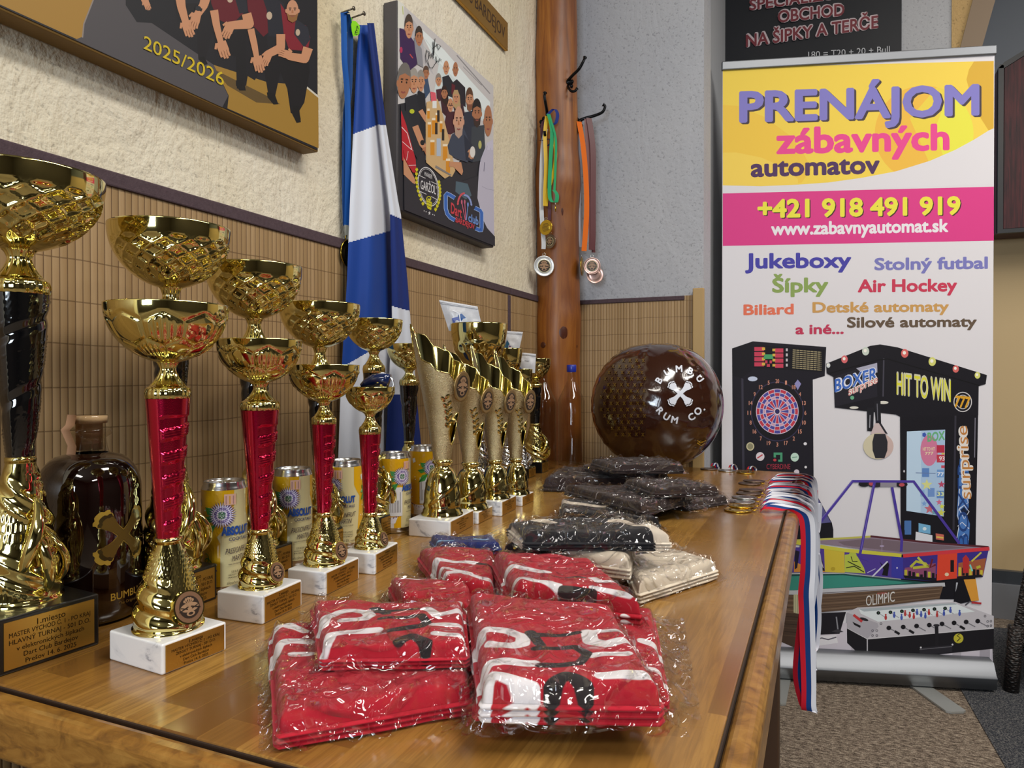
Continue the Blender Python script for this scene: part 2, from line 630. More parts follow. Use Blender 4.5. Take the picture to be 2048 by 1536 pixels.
n.bump(n.math('ADD', n.math('MULTIPLY', gr, .3), n.math('MULTIPLY', n.noise(4, 2), .8)), .12, .002)
butcher = n.m
n = NT('edge_wood')
gr = n.noise(20, 6, .6, n.mapping((2, 2, 5)), 1.)
n.set(color=n.ramp(gr, [(.3, '5e3d1a'), (.5, '8a6028'), (.72, 'a3793a')]), rough=.3, coat=.25, coat_rough=.2)
n.bump(gr, .1, .001)
edge_wood = n.m
groove_m = flat('groove_dark', '2e1d10', .8)
t = thing('table', 'heavy glossy butcher block table along the left wall', 'table', (.4, 1.25, 0))
X1, YF, YB = .785, .378, 2.115
mb = MB()
mb.box((.012 + (X1 - .012) / 2, (YF + YB) / 2, TT - .02), (X1 - .012, YB - YF, .04), butcher)
bevel(mb.build('table_top', t), .0015)
mb = MB()
mb.box((X1 + .0008, (YF + YB) / 2, TT - .012), (.0016, YB - YF, .0215), groove_m)
mb.box((.4, YF - .0008, TT - .012), (.776, .0016, .0215), groove_m)
mb.build('edge_groove', t)
mb = MB()
mb.box((X1 + .0135, (YF - .024 + YB) / 2, TT - .0235), (.024, YB - YF + .022, .046), edge_wood)
bevel(mb.build('edge_rail', t), .009, 4)
mb = MB()
mb.box((.4, YF - .0135, TT - .0235), (.772, .024, .046), edge_wood)
bevel(mb.build('edge_rail', t), .009, 4)
leg_wood = flat('leg_wood', '4a3220', .5, bump=(30, .2))
mb = MB()
mb.box((.4, .52, TT - .10), (.66, .04, .12), leg_wood)
mb.build('apron', t)
for lx, ly in ((.10, .52), (.72, .60), (.10, 1.95), (.72, 1.95)):
    mb = MB()
    mb.box((lx, ly, .355), (.07, .07, .71), leg_wood)
    bevel(mb.build('leg', t), .004)
# ---------------------------------------------------------------- trophies
gold = flat('gold_plastic', 'ddd08a', .07, 1)
n = NT('gold_glitter').set(color='d8c89e', metal=1)
sp = n.noise(900, 1)
n.set(rough=n.ramp(sp, [(.3, .2), (.7, .45)]))
n.bump(n.noise(700, 2, .8), .9, .0012)
gold_glitter = n.m
silver_pl = flat('silver_plastic', 'd6d6d8', .1, 1)
n = NT('red_foil').set(color='c4143f', metal=.92, rough=.16, coat=.5, coat_rough=.05)
n.bump(n.noise(1100, 1), .12, .0006)
red_foil = n.m
black_gloss = flat('black_gloss', '08080a', .06, 0, coat=1.)
plinth_black = flat('plinth_black', '141312', .3, coat=.3)
n = NT('white_marble')
v = n.noise(14, 6, .6, n.mapping((1, 1.3, 1.6), (.4, .7, 0)), 1.6)
vein = n.ramp(v, [(.50, 'e9e9ea'), (.60, 'dcdde0'), (.66, '9b9da6'), (.70, 'e4e4e6')])
n.set(color=n.mix(n.ramp(n.noise(5, 2), [(.45, 0), (.6, 1)]), 'e9e9e9', vein), rough=.25, coat=.2)
white_marble = n.m
plaque_gold = flat('plaque_gold', 'c79a45', .3, .85)
emblem_brown = flat('emblem_bronze', '8d6a50', .4, .5)
emblem_ink = ink('emblem_print', .4)
plaque_ink = ink('plaque_print', .5)

def emblem(mb_map, col='2c2018'):
    """winged dart-board crest of the medals, in units of the disc's radius"""
    d = Decal(mb_map, emblem_ink, h=.0003)
    d.ell(0, 0, .72, .72, col, 28)
    d.ell(0, -.02, .66, .30, '9b7a5c', 24)
    for k in range(-2, 3):
        a = R(90 + 24 * k)
        d.stroke([(0, .02), (.38 * math.cos(a), .1 + .42 * math.sin(a))], .07, '9b7a5c')
        d.ell(.40 * math.cos(a), .1 + .46 * math.sin(a), .09, .09, '9b7a5c', 10)
    for s in (-1, 1):
        d.stroke([(s * .75, -.18), (s * .1, .02)], .08, col)
        d.stroke([(s * .62, .05), (s * .15, -.12)], .06, col)
    d.ell(0, -.42, .30, .16, '9b7a5c', 20)
    d.ell(0, -.42, .17, .09, col, 16)
    return d.mb

def plinth(root, w, d, h, m, lines, place, colour='3a2a12', big=False):
    mb = MB()
    mb.box((0, 0, h / 2), (w, d, h), m)
    o = bevel(mb_local(mb, 'plinth', root), .0018, 3)
    mb = MB()
    pw, ph = d * (.90 if not big else .88), h * (.88 if not big else .84)
    mb.box((w / 2 + .0004, 0, h / 2), (.0008, pw, ph), plaque_gold)
    f = plane_map((w / 2 + .0008, 0, h / 2), (0, 1, 0), (0, 0, 1))
    dc = Decal(f, plaque_ink, mb, h=.0001, step=0)
    k = len(lines)
    y = ph * .36
    for i, st in enumerate(lines):
        cap = ph * (.125 if i == 0 else .098)
        ww = min(pw * .9, text_shape(st)[2] / CAP * cap)
        dc.text(st, (-ww / 2, y - cap / 2), (ww / 2, y - cap / 2), cap, colour, .004, up=(0, cap))
        y -= ph * .152
    mb_local(mb, 'plaque', root)
    return o

def mb_local(mb, name, parent):
    return mb.build(name, parent, world=False)

def hexd(u, v, s):
    """signed distance to the border of a hexagon tiling, and its cell"""
    best = []
    q = v / (s * 1.5)
    for j in (math.floor(q), math.floor(q) + 1):
        off = (j % 2) * .5
        k = round(u / (s * math.sqrt(3)) - off)
        for i in (k - 1, k, k + 1):
            cx, cyy = (i + off) * s * math.sqrt(3), j * s * 1.5
            best.append((math.hypot(u - cx, v - cyy), i, j))
    best.sort()
    return (best[1][0] - best[0][0]) / 2, best[0][1], best[0][2]

def bowl_profile(R0, depth, z0, rn, nz=40):
    """outer wall of a cup from its neck (radius rn at z0) up to the rim, then the inner wall down"""
    out = []
    for k in range(nz + 1):
        t = k / nz
        r = R0 * (1 - (1 - t) ** 2.15) ** .56
        out.append((max(r, rn), z0 + depth * t))
    inn = [(max(.0005, r - .0022), z + (.0008 if k else 0)) for k, (r, z) in enumerate(reversed(out))]
    return out + inn, nz

def cup_bowl(root, R0, depth, z0, rn, style, N=15):
    nz = 44
    prof, k1 = bowl_profile(R0, depth, z0, rn, nz)
    arc = [0]
    for k in range(nz):
        arc.append(arc[-1] + math.hypot(prof[k + 1][0] - prof[k][0], prof[k + 1][1] - prof[k][1]))
    L = arc[-1]
    def lattice(a, k, r, z):
        if k > k1:
            return 0
        t = k / nz
        if t < .10 or t > .74:
            return 0
        an = (a - R(-175)) % (2 * PI)
        if an < R(62):
            return 0
        u = a * N / (2 * PI)
        w = (t * 5.0)
        e = min(abs((u + w) % 1 - .5), abs((u - w) % 1 - .5))
        g = min(1, max(0, 1 - e / .15) * 2.2)
        dz = min(1, (t - .10) / .06, (.74 - t) / .02)
        return R0 * (.040 * g - .022) * dz
    def hexa(a, k, r, z):
        if k > k1:
            return 0
        t = k / nz
        if t > .84 or t < .12:
            return 0
        s = 2 * PI / 9 / math.sqrt(3)
        d, i, j = hexd(a, arc[k] / R0 * 1.25, s)
        d /= s
        o = 0
        if d < .12:
            o = -.030 * (1 - d / .12)
        if (i * 2 + j) % 3 == 0 and d > .12:
            o += .026 * (.5 + .5 * math.cos(a * 54)) * min(1, (d - .12) * 6)
        return R0 * o
    def facet(a, k, r, z):
        if k > k1:
            return 0
        t = k / nz
        if t > .62:
            return 0
        p = Vector((math.cos(a) * 3.2, math.sin(a) * 3.2, t * 5))
        return R0 * .13 * (noise.voronoi(p)[0][0] - .35) * min(1, (.62 - t) * 12)
    fn = {'lattice': lattice, 'hex': hexa, 'facet': facet}[style]
    mb = MB()
    mb.lathe(prof, gold, 300 if style == 'hex' else 180, disp=fn, smooth=True)
    return mb_local(mb, 'cup_bowl', root)

def trophy(name, label, group, cfg):
    """cfg: plinth corner and orientation in the place, heights read as levels above the table, radii in metres"""
    c, rz = cfg['c'], cfg['rz']
    root = thing(name, label, 'trophy', (c[0], c[1], TT), rz, group)
    w, d, h = cfg['plinth']
    z = cfg['z']           # rim, bowl bottom, collar top, stem top, stem bottom
    r = cfg['r']           # rim, neck, collar, stem top, stem bottom, foot
    red = cfg['kind'] == 'red'
    plinth(root, w, d, h, white_marble if red else plinth_black, cfg['text'], 0, big=not red)
    rim, bb, ct, st, sb = z
    # foot
    zf = h
    H = sb - zf
    ca = R(-38)
    def foot_disp(a, k, rr, zz):
        t = (zz - zf) / H
        an = (a + PI) % (2 * PI) - PI
        o = 0
        if t < .03 or t > .97:
            return 0
        env = min(1, (t - .03) * 14, (.97 - t) * 10)
        if red:
            sw = t * 5.2 + (an - ca) * .55
            m = 1 / (1 + math.exp((an - R(-22) + (t - .3) * 1.1) * 9))
            if t < .66:
                o += m * .0030 * (.5 + .5 * math.sin(sw * 2 * PI * .8)) * min(1, (.66 - t) * 8)
            o += (1 - m * (1 if t < .6 else 0)) * .00045 * (math.sin(a * 46 + t * 60) + math.sin(a * 46 - t * 60))
        else:
            ph = (t * 1.9 + an / (2 * PI) * 1.6 + .15) % 1
            ridge = max(0, 1 - abs(ph - .5) / .16)
            o += .0042 * ridge * (1 - t) ** .3 * math.sin(ridge * PI * .5)
            ph2 = (t * 1.9 + an / (2 * PI) * 1.6 + .42) % 1
            o += .0028 * max(0, 1 - abs(ph2 - .5) / .07)
            if abs(ph - .5) > .3:
                o += .0006 * (math.sin(a * 40 + t * 46) + math.sin(a * 40 - t * 46))
        return o * env * (r[5] / .033)
    prof = []
    for k in range(71):
        t = k / 70
        if red:
            q = r[4] * 1.1 + (r[5] * .95 - r[4] * 1.1) * (1 - t ** 1.6)
        else:
            q = r[4] * 1.1 + (r[5] * .92 - r[4]) * (1 - t) ** 1.15 * (1 + .9 * t)
        prof.append((q, zf + H * t))
    prof = [(r[5], zf), (r[5], zf + .0025)] + prof[2:] + [(r[4] * 1.18, sb - .001), (r[4] * 1.18, sb + .004), (r[4] * .9, sb + .005)]
    mb = MB()
    mb.lathe(prof, gold, 120, disp=foot_disp)
    if not red:
        for aa, zz0, ln in ((R(2), .08, .50), (R(-14), .22, .55), (R(30), .12, .4)):
            pts, rad = [], []
            for i in range(15):
                t = i / 14
                za = zf + H * (zz0 + ln * t)
                tt = (za - zf) / H
                rr = r[4] + (r[5] * .9 - r[4]) * (1 - tt) ** 1.15 * (1 + .9 * tt) + r[5] * .42 * math.sin(PI * t) ** .8
                an = aa + R(34) * (t - .4) * (1 if aa < 0 else -.6)
                pts.append((rr * math.cos(an), rr * math.sin(an), za))
                rad.append(r[5] * (.05 + .13 * math.sin(PI * min(1, t + .05)) ** .7))
            mb.tube(pts, rad, gold, 10, squash=.55)
    foot = mb_local(mb, 'foot', root)
    if red:
        rd = r[5] * cfg.get('disc', .445)
        tilt = R(17)
        nn = Vector((math.cos(R(-3)) * math.cos(tilt), math.sin(R(-3)) * math.cos(tilt), math.sin(tilt)))
        zc = zf + H * .29
        ctr = Vector((nn.x, nn.y, 0)).normalized() * r[5] * 1.0 + Vector((0, 0, zc))
        u = Vector((0, 0, 1)).cross(nn).normalized()
        v = nn.cross(u)
        mb = MB()
        k = 36
        lo = [ctr - nn * r[5] * .28 + (u * math.cos(2 * PI * i / k) + v * math.sin(2 * PI * i / k)) * rd * 1.1 for i in range(k)]
        hi = [ctr + (u * math.cos(2 * PI * i / k) + v * math.sin(2 * PI * i / k)) * rd * 1.1 for i in range(k)]
        mb.add(lo + hi, [(i, (i + 1) % k, (i + 1) % k + k, i + k) for i in range(k)], gold, True)
        mb.add(hi, [tuple(range(k))], gold)
        lo = [ctr + nn * .0004 + (u * math.cos(2 * PI * i / k) + v * math.sin(2 * PI * i / k)) * rd for i in range(k)]
        mb.add(lo, [tuple(range(k))], emblem_brown)
        e = emblem(lambda x, y, hh: ctr + nn * (hh + .0004) + (u * x + v * y) * rd)
        mb.add(e.v, e.f, emblem_ink)
        for i in range(len(e.f)):
            mb.col[-len(e.f) + i] = e.col[i]
        mb_local(mb, 'emblem_disc', foot)
    # coloured stem
    HS = st - sb
    def stem_disp(a, k, rr, zz):
        t = (zz - sb) / HS
        an = (a - ca + PI) % (2 * PI) - PI
        if t < .02 or t > .97:
            return 0
        if red:
            if t > .88 or an < R(-16) or an > R(150):
                return 0
            ph = (t * 6.2 - (an + PI) / (2 * PI) * .9) % 1
            if ph < .46:
                return .0010 * (.5 + .5 * math.cos(ph / .46 * 2 * PI * 4)) * (rr / .02)
            return -.0010
        ph = (t * 2.6 - (an + PI) / (2 * PI)) % 1
        o = -.0016 * max(0, 1 - abs(ph - .5) / .13)
        if ph > .7 or ph < .2:
            o += .00035 * (math.sin(a * 38 + t * 150) + math.sin(a * 38 - t * 150))
        return o * rr / .02
    prof = []
    for k in range(121):
        t = k / 120
        prof.append((r[4] + (r[3] - r[4]) * t ** (1.05 if red else .9), sb + HS * t))
    mb = MB()
    mb.lathe(prof, red_foil if red else black_gloss, 84, disp=stem_disp)
    mb_local(mb, 'stem', root)
    # collar and neck, then the cup
    mb = MB()
    hc = ct - st
    prof = [(r[3] * .98, st), (r[2] * 1.0, st + hc * .05), (r[2] * 1.03, st + hc * .45), (r[2] * .97, st + hc * .8), (r[2] * .8, ct)]
    for k in range(13):
        t = k / 12
        prof.append((r[1] + (r[2] * .8 - r[1]) * (1 - t) ** 2.2 + (r[1] * .35 * max(0, t - .75) / .25), ct + (bb - ct) * t))
    prof += [(r[1] * 1.6, bb + (rim - bb) * .03), (r[1] * 1.9, bb + (rim - bb) * .06)]
    def flute(a, k, rr, zz):
        return (.0007 * math.cos(a * 14) if zz > ct else .0003 * math.cos(a * 20)) * (rr / .015)
    mb.lathe(prof, gold, 84, disp=flute)
    mb_local(mb, 'collar', root)
    cup_bowl(root, r[0], rim - bb, bb, r[1] * .9, cfg['style'])
    return root

def from_photo(c, px, ys, rs):
    """levels (pixel rows of the photograph) and half-widths (pixels) read at the trophy's own distance"""
    Z = depth((c[0], c[1], .9))
    k = Z / FOC
    z = [CAM.z - TT - (y - 757) * k for y in ys]
    if len(ys) == 5:      # the rim is seen at its near edge, which stands closer than the cup's axis
        z[0] = CAM.z - TT + (757 - ys[0]) * k * (1 - .6 * rs[0] / FOC)
    ex = (proj((c[0], c[1], .9))[0] - 1024) / FOC      # round things look wider towards the picture's edge
    return z, [q * k / math.sqrt(1 + ex * ex) for q in rs]

TXT_RED = ['{}.miesto', 'MASTER VÝCHOD Č. 1 - PO KRAJ', 'ŽENSKÝ TURNAJ - 501 D.O.', 'v elektronických šípkach', 'Dart Club Bardejov', 'Prešov 14. 6. 2025']
TXT_BLK = ['{}.miesto', 'MASTER VÝCHOD Č. 1 - PO KRAJ', 'HLAVNÝ TURNAJ - 501 D.O.', 'v elektronických šípkach', 'Dart Club Bardejov', 'Prešov 14. 6. 2025']

def corner_to_centre(mx, my, w, d, rz):
    """M: the plinth's corner nearest to the camera (front right in its own axes: +x, -y)"""
    return Vector((mx, my)) + Vector((math.cos(rz), math.sin(rz))) * (-w / 2) + Vector((-math.sin(rz), math.cos(rz))) * (d / 2)

# red-stemmed row in front
REDS = [
    # corner px, rotation, plinth w d, top y of corner, rows (rim, bowl bottom, collar top, stem top, stem bottom), half widths (rim, neck, collar, stem top, stem bottom, foot)
    ((332, 1352), -5, .076, .068, 1290, (602, 727, 772, 797, 1083), (127, 15, 46, 46, 24, 74), 'red stemmed cup trophy nearest the camera, the tallest and widest cup of its row'),
    ((525, 1250), 4, .060, .068, 1193, (677, 768, 800, 820, 1065), (87, 12, 39, 39, 18, 45), 'red stemmed cup trophy on a grey veined marble plinth, second from the camera'),
    ((650, 1193), 5, .053, .078, 1145, (729, 805, 832, 848, 1031), (72, 9, 25, 25, 14, 42), 'red stemmed cup trophy third from the camera, beside the middle drink can'),
    ((750, 1150), 8, .050, .072, 1108, (774, 828, 851, 868, 1031), (50, 8, 22, 22, 12, 32), 'smallest red stemmed cup trophy, with a blue case lying in its cup'),
]
TRO = {}
for i, (m, rz, w, d, ty, ys, rs, lab) in enumerate(REDS):
    p = on_z(*m)
    c = corner_to_centre(p.x, p.y, w, d, R(rz))
    if i == 0:
        c -= Vector((RT.x, RT.y)) * .0035
    zM = on_plane(m[0], ty, Vector((p.x, p.y, 0)), Vector((FW.x, FW.y, 0))).z - TT
    z, r = from_photo(c, None, ys, rs)
    TRO['R%d' % i] = (c, z, r)
    trophy('cup_trophy', lab, 'red stemmed trophies', dict(c=c, rz=R(rz), plinth=(w, d, zM), z=z, r=r, kind='red', style='hex',
           text=[s.format(i + 1) for s in TXT_RED]))

# black-stemmed row behind: right end of the plaque (far lower corner) seen in the photograph
BLK = [
    ((208, 1290), -5, .100, .090, .050, 40, (318, 505, 558, 590, 922), (184, 23, 64, 64, 28, 90), 'lattice', 'largest black stemmed cup trophy, at the left edge, beside the dark rum bottle'),
    ((440, 1198), 2, .064, .072, .042, 342, (440, 579, 632, 655, 905), (125, 15, 42, 42, 20, 62), 'lattice', 'black stemmed lattice cup trophy behind the nearest red stemmed one'),
    ((581, 1139), 3, .068, .070, .038, 509, (524, 640, 682, 702, 925), (98, 12, 34, 34, 15, 50), 'lattice', 'black stemmed lattice cup trophy behind the second red stemmed one'),
    ((697, 1094), 4, .064, .068, .036, 640, (604, 697, 735, 752, 935), (82, 10, 28, 28, 13, 42), 'lattice', 'black stemmed lattice cup trophy whose cup overlaps the left edge of the hanging flag'),
    ((794, 1061), 4, .060, .066, .034, 748, (637, 704, 728, 746, 905), (58, 8, 22, 22, 11, 36), 'lattice', 'black stemmed lattice cup trophy in front of the hanging flag'),
    ((848, 1019), 4, .056, .062, .032, 818, (687, 741, 757, 771, 886), (45, 7, 19, 19, 9, 30), 'lattice', 'black stemmed cup trophy just right of the flag, with a striped card in its cup'),
]
for i, (q, rz, w, d, h, px, ys, rs, st, lab) in enumerate(BLK):
    p = on_z(*q)
    a = R(rz)
    c = Vector((p.x, p.y)) + Vector((math.cos(a), math.sin(a))) * (-w / 2) + Vector((-math.sin(a), math.cos(a))) * (-d / 2)
    if px:      # slide along the line of sight's normal so that the cup stands where it is seen
        Z = depth((c.x, c.y, .8))
        g = at_depth(px, 757, Z)
        c = Vector((g.x, g.y))
    z, r = from_photo(c, None, ys, rs)
    TRO['T%d' % i] = (c, z, r)
    print('T', i, [round(k, 3) for k in c], [round(k, 3) for k in z], 'plinth', h)
    trophy('cup_trophy', lab, 'black stemmed trophies', dict(c=c, rz=a, plinth=(w, d, h), z=z, r=r, kind='black', style=st,
           text=[s.format(i + 1) for s in TXT_BLK]))
# ---------------------------------------------------------------- golden flute trophies (open cones with a medal) and what stands behind them
VAS = [
    ((899, 1078), 6, .073, .112, (650, 772, 920, 1028), (68, 16, 42), 'gold open cone trophy with medal, nearest of the four in line'),
    ((.291, 1.134), 4, .060, .072, (690, 800, 925, 1016), (58, 14, 37), 'gold open cone trophy with medal, second of the four in line'),
    ((1003, 1033), 4, .058, .085, (690, 802, 920, 995), (52, 12, 31), 'gold open cone trophy with medal, third of the four in line'),
    ((1044, 1013), 2, .054, .070, (700, 802, 917, 987), (46, 11, 28), 'gold open cone trophy with medal, farthest of the four in line'),
]
TXT_V = ['{}.miesto', 'MASTER VÝCHOD Č. 1 - PO KRAJ', 'TURNAJ DVOJÍC - 501', 'Dart Club Bardejov', 'Prešov 14. 6. 2025']
RIM = [(0, .06), (18, .16), (38, .20), (58, .36), (82, .42), (104, .60), (128, .66), (150, .86), (166, .88), (183, 1.0), (194, .72), (203, .34), (214, .32), (222, .70), (228, 1.0), (236, .80), (243, .42), (262, .37), (284, .24), (304, .21), (330, .08), (360, .06)]
def cone_trophy(name, label, group, c, rz, w, d, h, z, r, place):
    root = thing(name, label, 'trophy', (c.x, c.y, TT), rz, group)
    plinth(root, w, d, h, white_marble, [s.format(place) for s in TXT_V], 0)
    zt, zm, zn, _ = z
    rt, rn, rf = r
    # foot
    mb = MB()
    H = zn - h
    pr = [(rf, h), (rf, h + H * .03), (rf * .93, h + H * .06), (rf * .93, h + H * .09), (rf * .86, h + H * .13)]
    for k in range(1, 26):
        t = k / 25
        pr.append((rn * 1.0 + (rf * .88 - rn) * math.sqrt(max(0, 1 - (t * 1.08) ** 2.0)) if t < .9 else rn * 1.02, h + H * (.13 + .80 * t)))
    pr += [(rn * 1.28, zn - H * .05), (rn * 1.28, zn), (rn * 1.05, zn + H * .02)]
    def sw(a, k, rr, zz):
        t = (zz - h) / H
        an = (a - R(-38) + PI) % (2 * PI) - PI
        if .12 < t < .75:
            q = t - (.40 + .22 * math.sin(an * 1.1 + .6))
            return rf * .05 * max(0, 1 - abs(q) / .05)
        return 0
    mb.lathe(pr, gold, 96, disp=sw)
    mb_local(mb, 'foot', root)
    # cone: outside glittering, inside mirror-like; the rim climbs away from the medal in scallops
    zl = zm
    n = 144
    def rim(a):
        g = math.degrees(a) % 360
        for (g0, h0), (g1, h1) in zip(RIM, RIM[1:]):
            if g0 <= g <= g1:
                t = (g - g0) / (g1 - g0)
                t = t * t * (3 - 2 * t)
                return zl + (zt - zl) * (h0 + (h1 - h0) * t)
    def rad(zz):
        t = (zz - zn) / (zt - zn)
        return rn * .95 + (rt - rn) * (t * .82 + .18 * t * t) + .0015
    ny = 60
    def P(i, k, inn):
        a = 2 * PI * i / n
        zz = zn + (rim(a) - zn) * k / ny
        rr = rad(zz) - inn
        return (rr * math.cos(a), rr * math.sin(a), zz)
    def hole(i, k):
        a = (2 * PI * (i + .5) / n + PI) % (2 * PI) - PI
        t = k / ny
        s0, s1 = .20, .62
        if not s0 < t < s1:
            return False
        q = (t - s0) / (s1 - s0)
        half = R(30) * math.sin(PI * q) ** .8
        mid = R(-12) * (1 - q)
        return abs(a - mid) < half
    for inn, m, nm in ((0, gold_glitter, 'cone'), (.0016, gold, 'cone_lining')):
        mb = MB()
        vs = [P(i, k, inn) for k in range(ny + 1) for i in range(n)]
        fs = []
        for k in range(ny):
            for i in range(n):
                if hole(i, k):
                    continue
                q = (k * n + i, k * n + (i + 1) % n, (k + 1) * n + (i + 1) % n, (k + 1) * n + i)
                fs.append(q if not inn else q[::-1])
        mb.add(vs, fs, m, True)
        if not inn:
            # polished rim bead and slit edge
            mb.tube([P(i % n, ny, .0008) for i in range(n + 1)], .0013, gold, 6, cap=False)
            for sgn in (-1, 1):
                pts = []
                for q in range(21):
                    qq = q / 20
                    t = .20 + .42 * qq
                    a = R(-12) * (1 - qq) + sgn * R(30) * math.sin(PI * qq) ** .8
                    zz = zn + (rim(a) - zn) * t
                    pts.append((rad(zz) * math.cos(a), rad(zz) * math.sin(a), zz))
                mb.tube(pts, .0012, gold, 6)
            # laurel leaves and a star
            for row, a0 in ((0, -52), (1, -40)):
                for j in range(5):
                    t = .42 + .075 * j + .03 * row
                    a = R(a0 - 3.0 * (j - 2) ** 2 * .35 - 4 * j + 8)
                    zz = zn + (zl - zn) * t * 1.15
                    rr = rad(zz)
                    ctr = Vector((rr * math.cos(a), rr * math.sin(a), zz))
                    nn = Vector((math.cos(a), math.sin(a), -.22)).normalized()
                    u = Vector((-math.sin(a), math.cos(a), 0))
                    v = nn.cross(u)
                    ro = R(35 if row else -35)
                    L1, L2 = rt * .095, rt * .058
                    ring = []
                    for g in range(12):
                        b = 2 * PI * g / 12
                        x, y = L1 * math.cos(b), L2 * math.sin(b)
                        ring.append(ctr + nn * .0004 + u * (x * math.sin(ro) + y * math.cos(ro)) + v * (x * math.cos(ro) - y * math.sin(ro)))
                    top = ctr + nn * .0018
                    mb.add(ring + [top], [(g, (g + 1) % 12, 12) for g in range(12)], gold, True)
            a = R(-16)
            zz = zn + (zl - zn) * .55
            ctr = Vector((rad(zz) * math.cos(a), rad(zz) * math.sin(a), zz))
            nn = Vector((math.cos(a), math.sin(a), -.2)).normalized()
            u = Vector((-math.sin(a), math.cos(a), 0))
            v = nn.cross(u)
            ring = [ctr + (u * math.cos(2 * PI * g / 12 + PI / 2) + v * math.sin(2 * PI * g / 12 + PI / 2)) * rt * (.16 if g % 2 == 0 else .08) + nn * .001 for g in range(12)]
            mb.add(ring + [ctr + nn * .004], [(g, (g + 1) % 12, 12) for g in range(12)], gold)
        mb_local(mb, nm, root)
    # hanging medal
    a = R(0)
    rr = rad(zl) * .95
    rd = (zm - zn) * .205
    ctr = Vector((rr * math.cos(R(-14)), rr * math.sin(R(-14)), zl))
    ax = Vector((math.cos(R(-8)), math.sin(R(-8)), -.12)).normalized()
    ctr += ax * .006
    u = Vector((0, 0, 1)).cross(ax).normalized()
    v = ax.cross(u)
    k = 40
    mb = MB()
    pr = [(0, -.0015), (rd * .96, -.0015), (rd, -.0006), (rd, .0010), (rd * .95, .0016), (rd * .86, .0012), (0, .0012)]
    vs = [ctr + (u * math.cos(2 * PI * i / k) + v * math.sin(2 * PI * i / k)) * q + ax * g for q, g in pr for i in range(k)]
    mb.add(vs, [(g * k + i, g * k + (i + 1) % k, (g + 1) * k + (i + 1) % k, (g + 1) * k + i) for g in range(len(pr) - 1) for i in range(k)], medal_bronze, True)
    e = emblem(lambda x, y, hh: ctr + ax * (hh + .0013) + (u * x + v * y) * rd)
    o = len(mb.f)
    mb.add(e.v, e.f, emblem_ink)
    mb.col[o:] = e.col
    md = mb_local(mb, 'medal', root)
    mb = MB()
    q = ctr + v * (rd + .004)
    mb.tube([q + (u * math.cos(b) + v * math.sin(b)) * .004 for b in [2 * PI * i / 12 for i in range(13)]], .001, gold, 6, cap=False)
    mb_local(mb, 'hanging_ring', md)
    return root
medal_bronze = flat('medal_bronze', 'a58a5a', .3, .85)
for i, (m, rz, w, d, ys, rs, lab) in enumerate(VAS):
    p = on_z(*m) if m[0] > 2 else Vector((*m, TT))
    c = corner_to_centre(p.x, p.y, w, d, R(rz))
    z, r = from_photo(c, None, ys, rs)
    h = z[3]
    TRO['V%d' % i] = (c, z, r)
    cone_trophy('cone_trophy', lab, 'gold open cone trophies', c, R(rz), w, d, max(.02, h), z, r, i + 1)

# faceted cups with silver feet, and the last lattice cup by the post
FAC = [
    (958, 1.58, (648, 738, 765, 785, 885), (57, 8, 18, 17, 11, 26), .030, 'facet', 'largest gold faceted cup trophy, on a silver foot, holding a white zip bag'),
    (1012, 1.75, (697, 758, 775, 790, 895), (33, 6, 14, 13, 9, 21), .030, 'facet', 'gold faceted cup trophy behind the cone trophies, holding the middle white zip bag'),
    (1043, 1.88, (738, 785, 800, 812, 895), (23, 5, 11, 10, 7, 17), .026, 'facet', 'small gold faceted cup trophy holding the white bag nearest the post'),
    (1070, 1.98, (717, 760, 766, 775, 850), (32, 6, 14, 13, 9, 24), .030, 'lattice', 'black stemmed lattice cup trophy farthest along the table, before the log post'),
]
for i, (px, Z, ys, rs, h, st, lab) in enumerate(FAC):
    g = at_depth(px, 757, Z)
    c = Vector((g.x, g.y))
    k = Z / FOC
    z = [CAM.z - TT - (y - 757) * k for y in ys]
    r = [q * k for q in rs]
    TRO['F%d' % i] = (c, z, r)
    keep = gold
    rt_ = trophy('cup_trophy', lab, 'faceted cup trophies' if st == 'facet' else 'black stemmed trophies', dict(c=c, rz=R(3), plinth=(.06, .06, h), z=z, r=r, kind='black', style=st, text=[s.format(i + 1) for s in TXT_BLK]))
    if st == 'facet':
        for ch in rt_.children:
            if ch.name.startswith(('foot', 'stem')):
                ch.data.materials.clear()
                ch.data.materials.append(silver_pl)
                ch['label'] = 'silver ' + ('foot' if ch.name.startswith('foot') else 'stem')
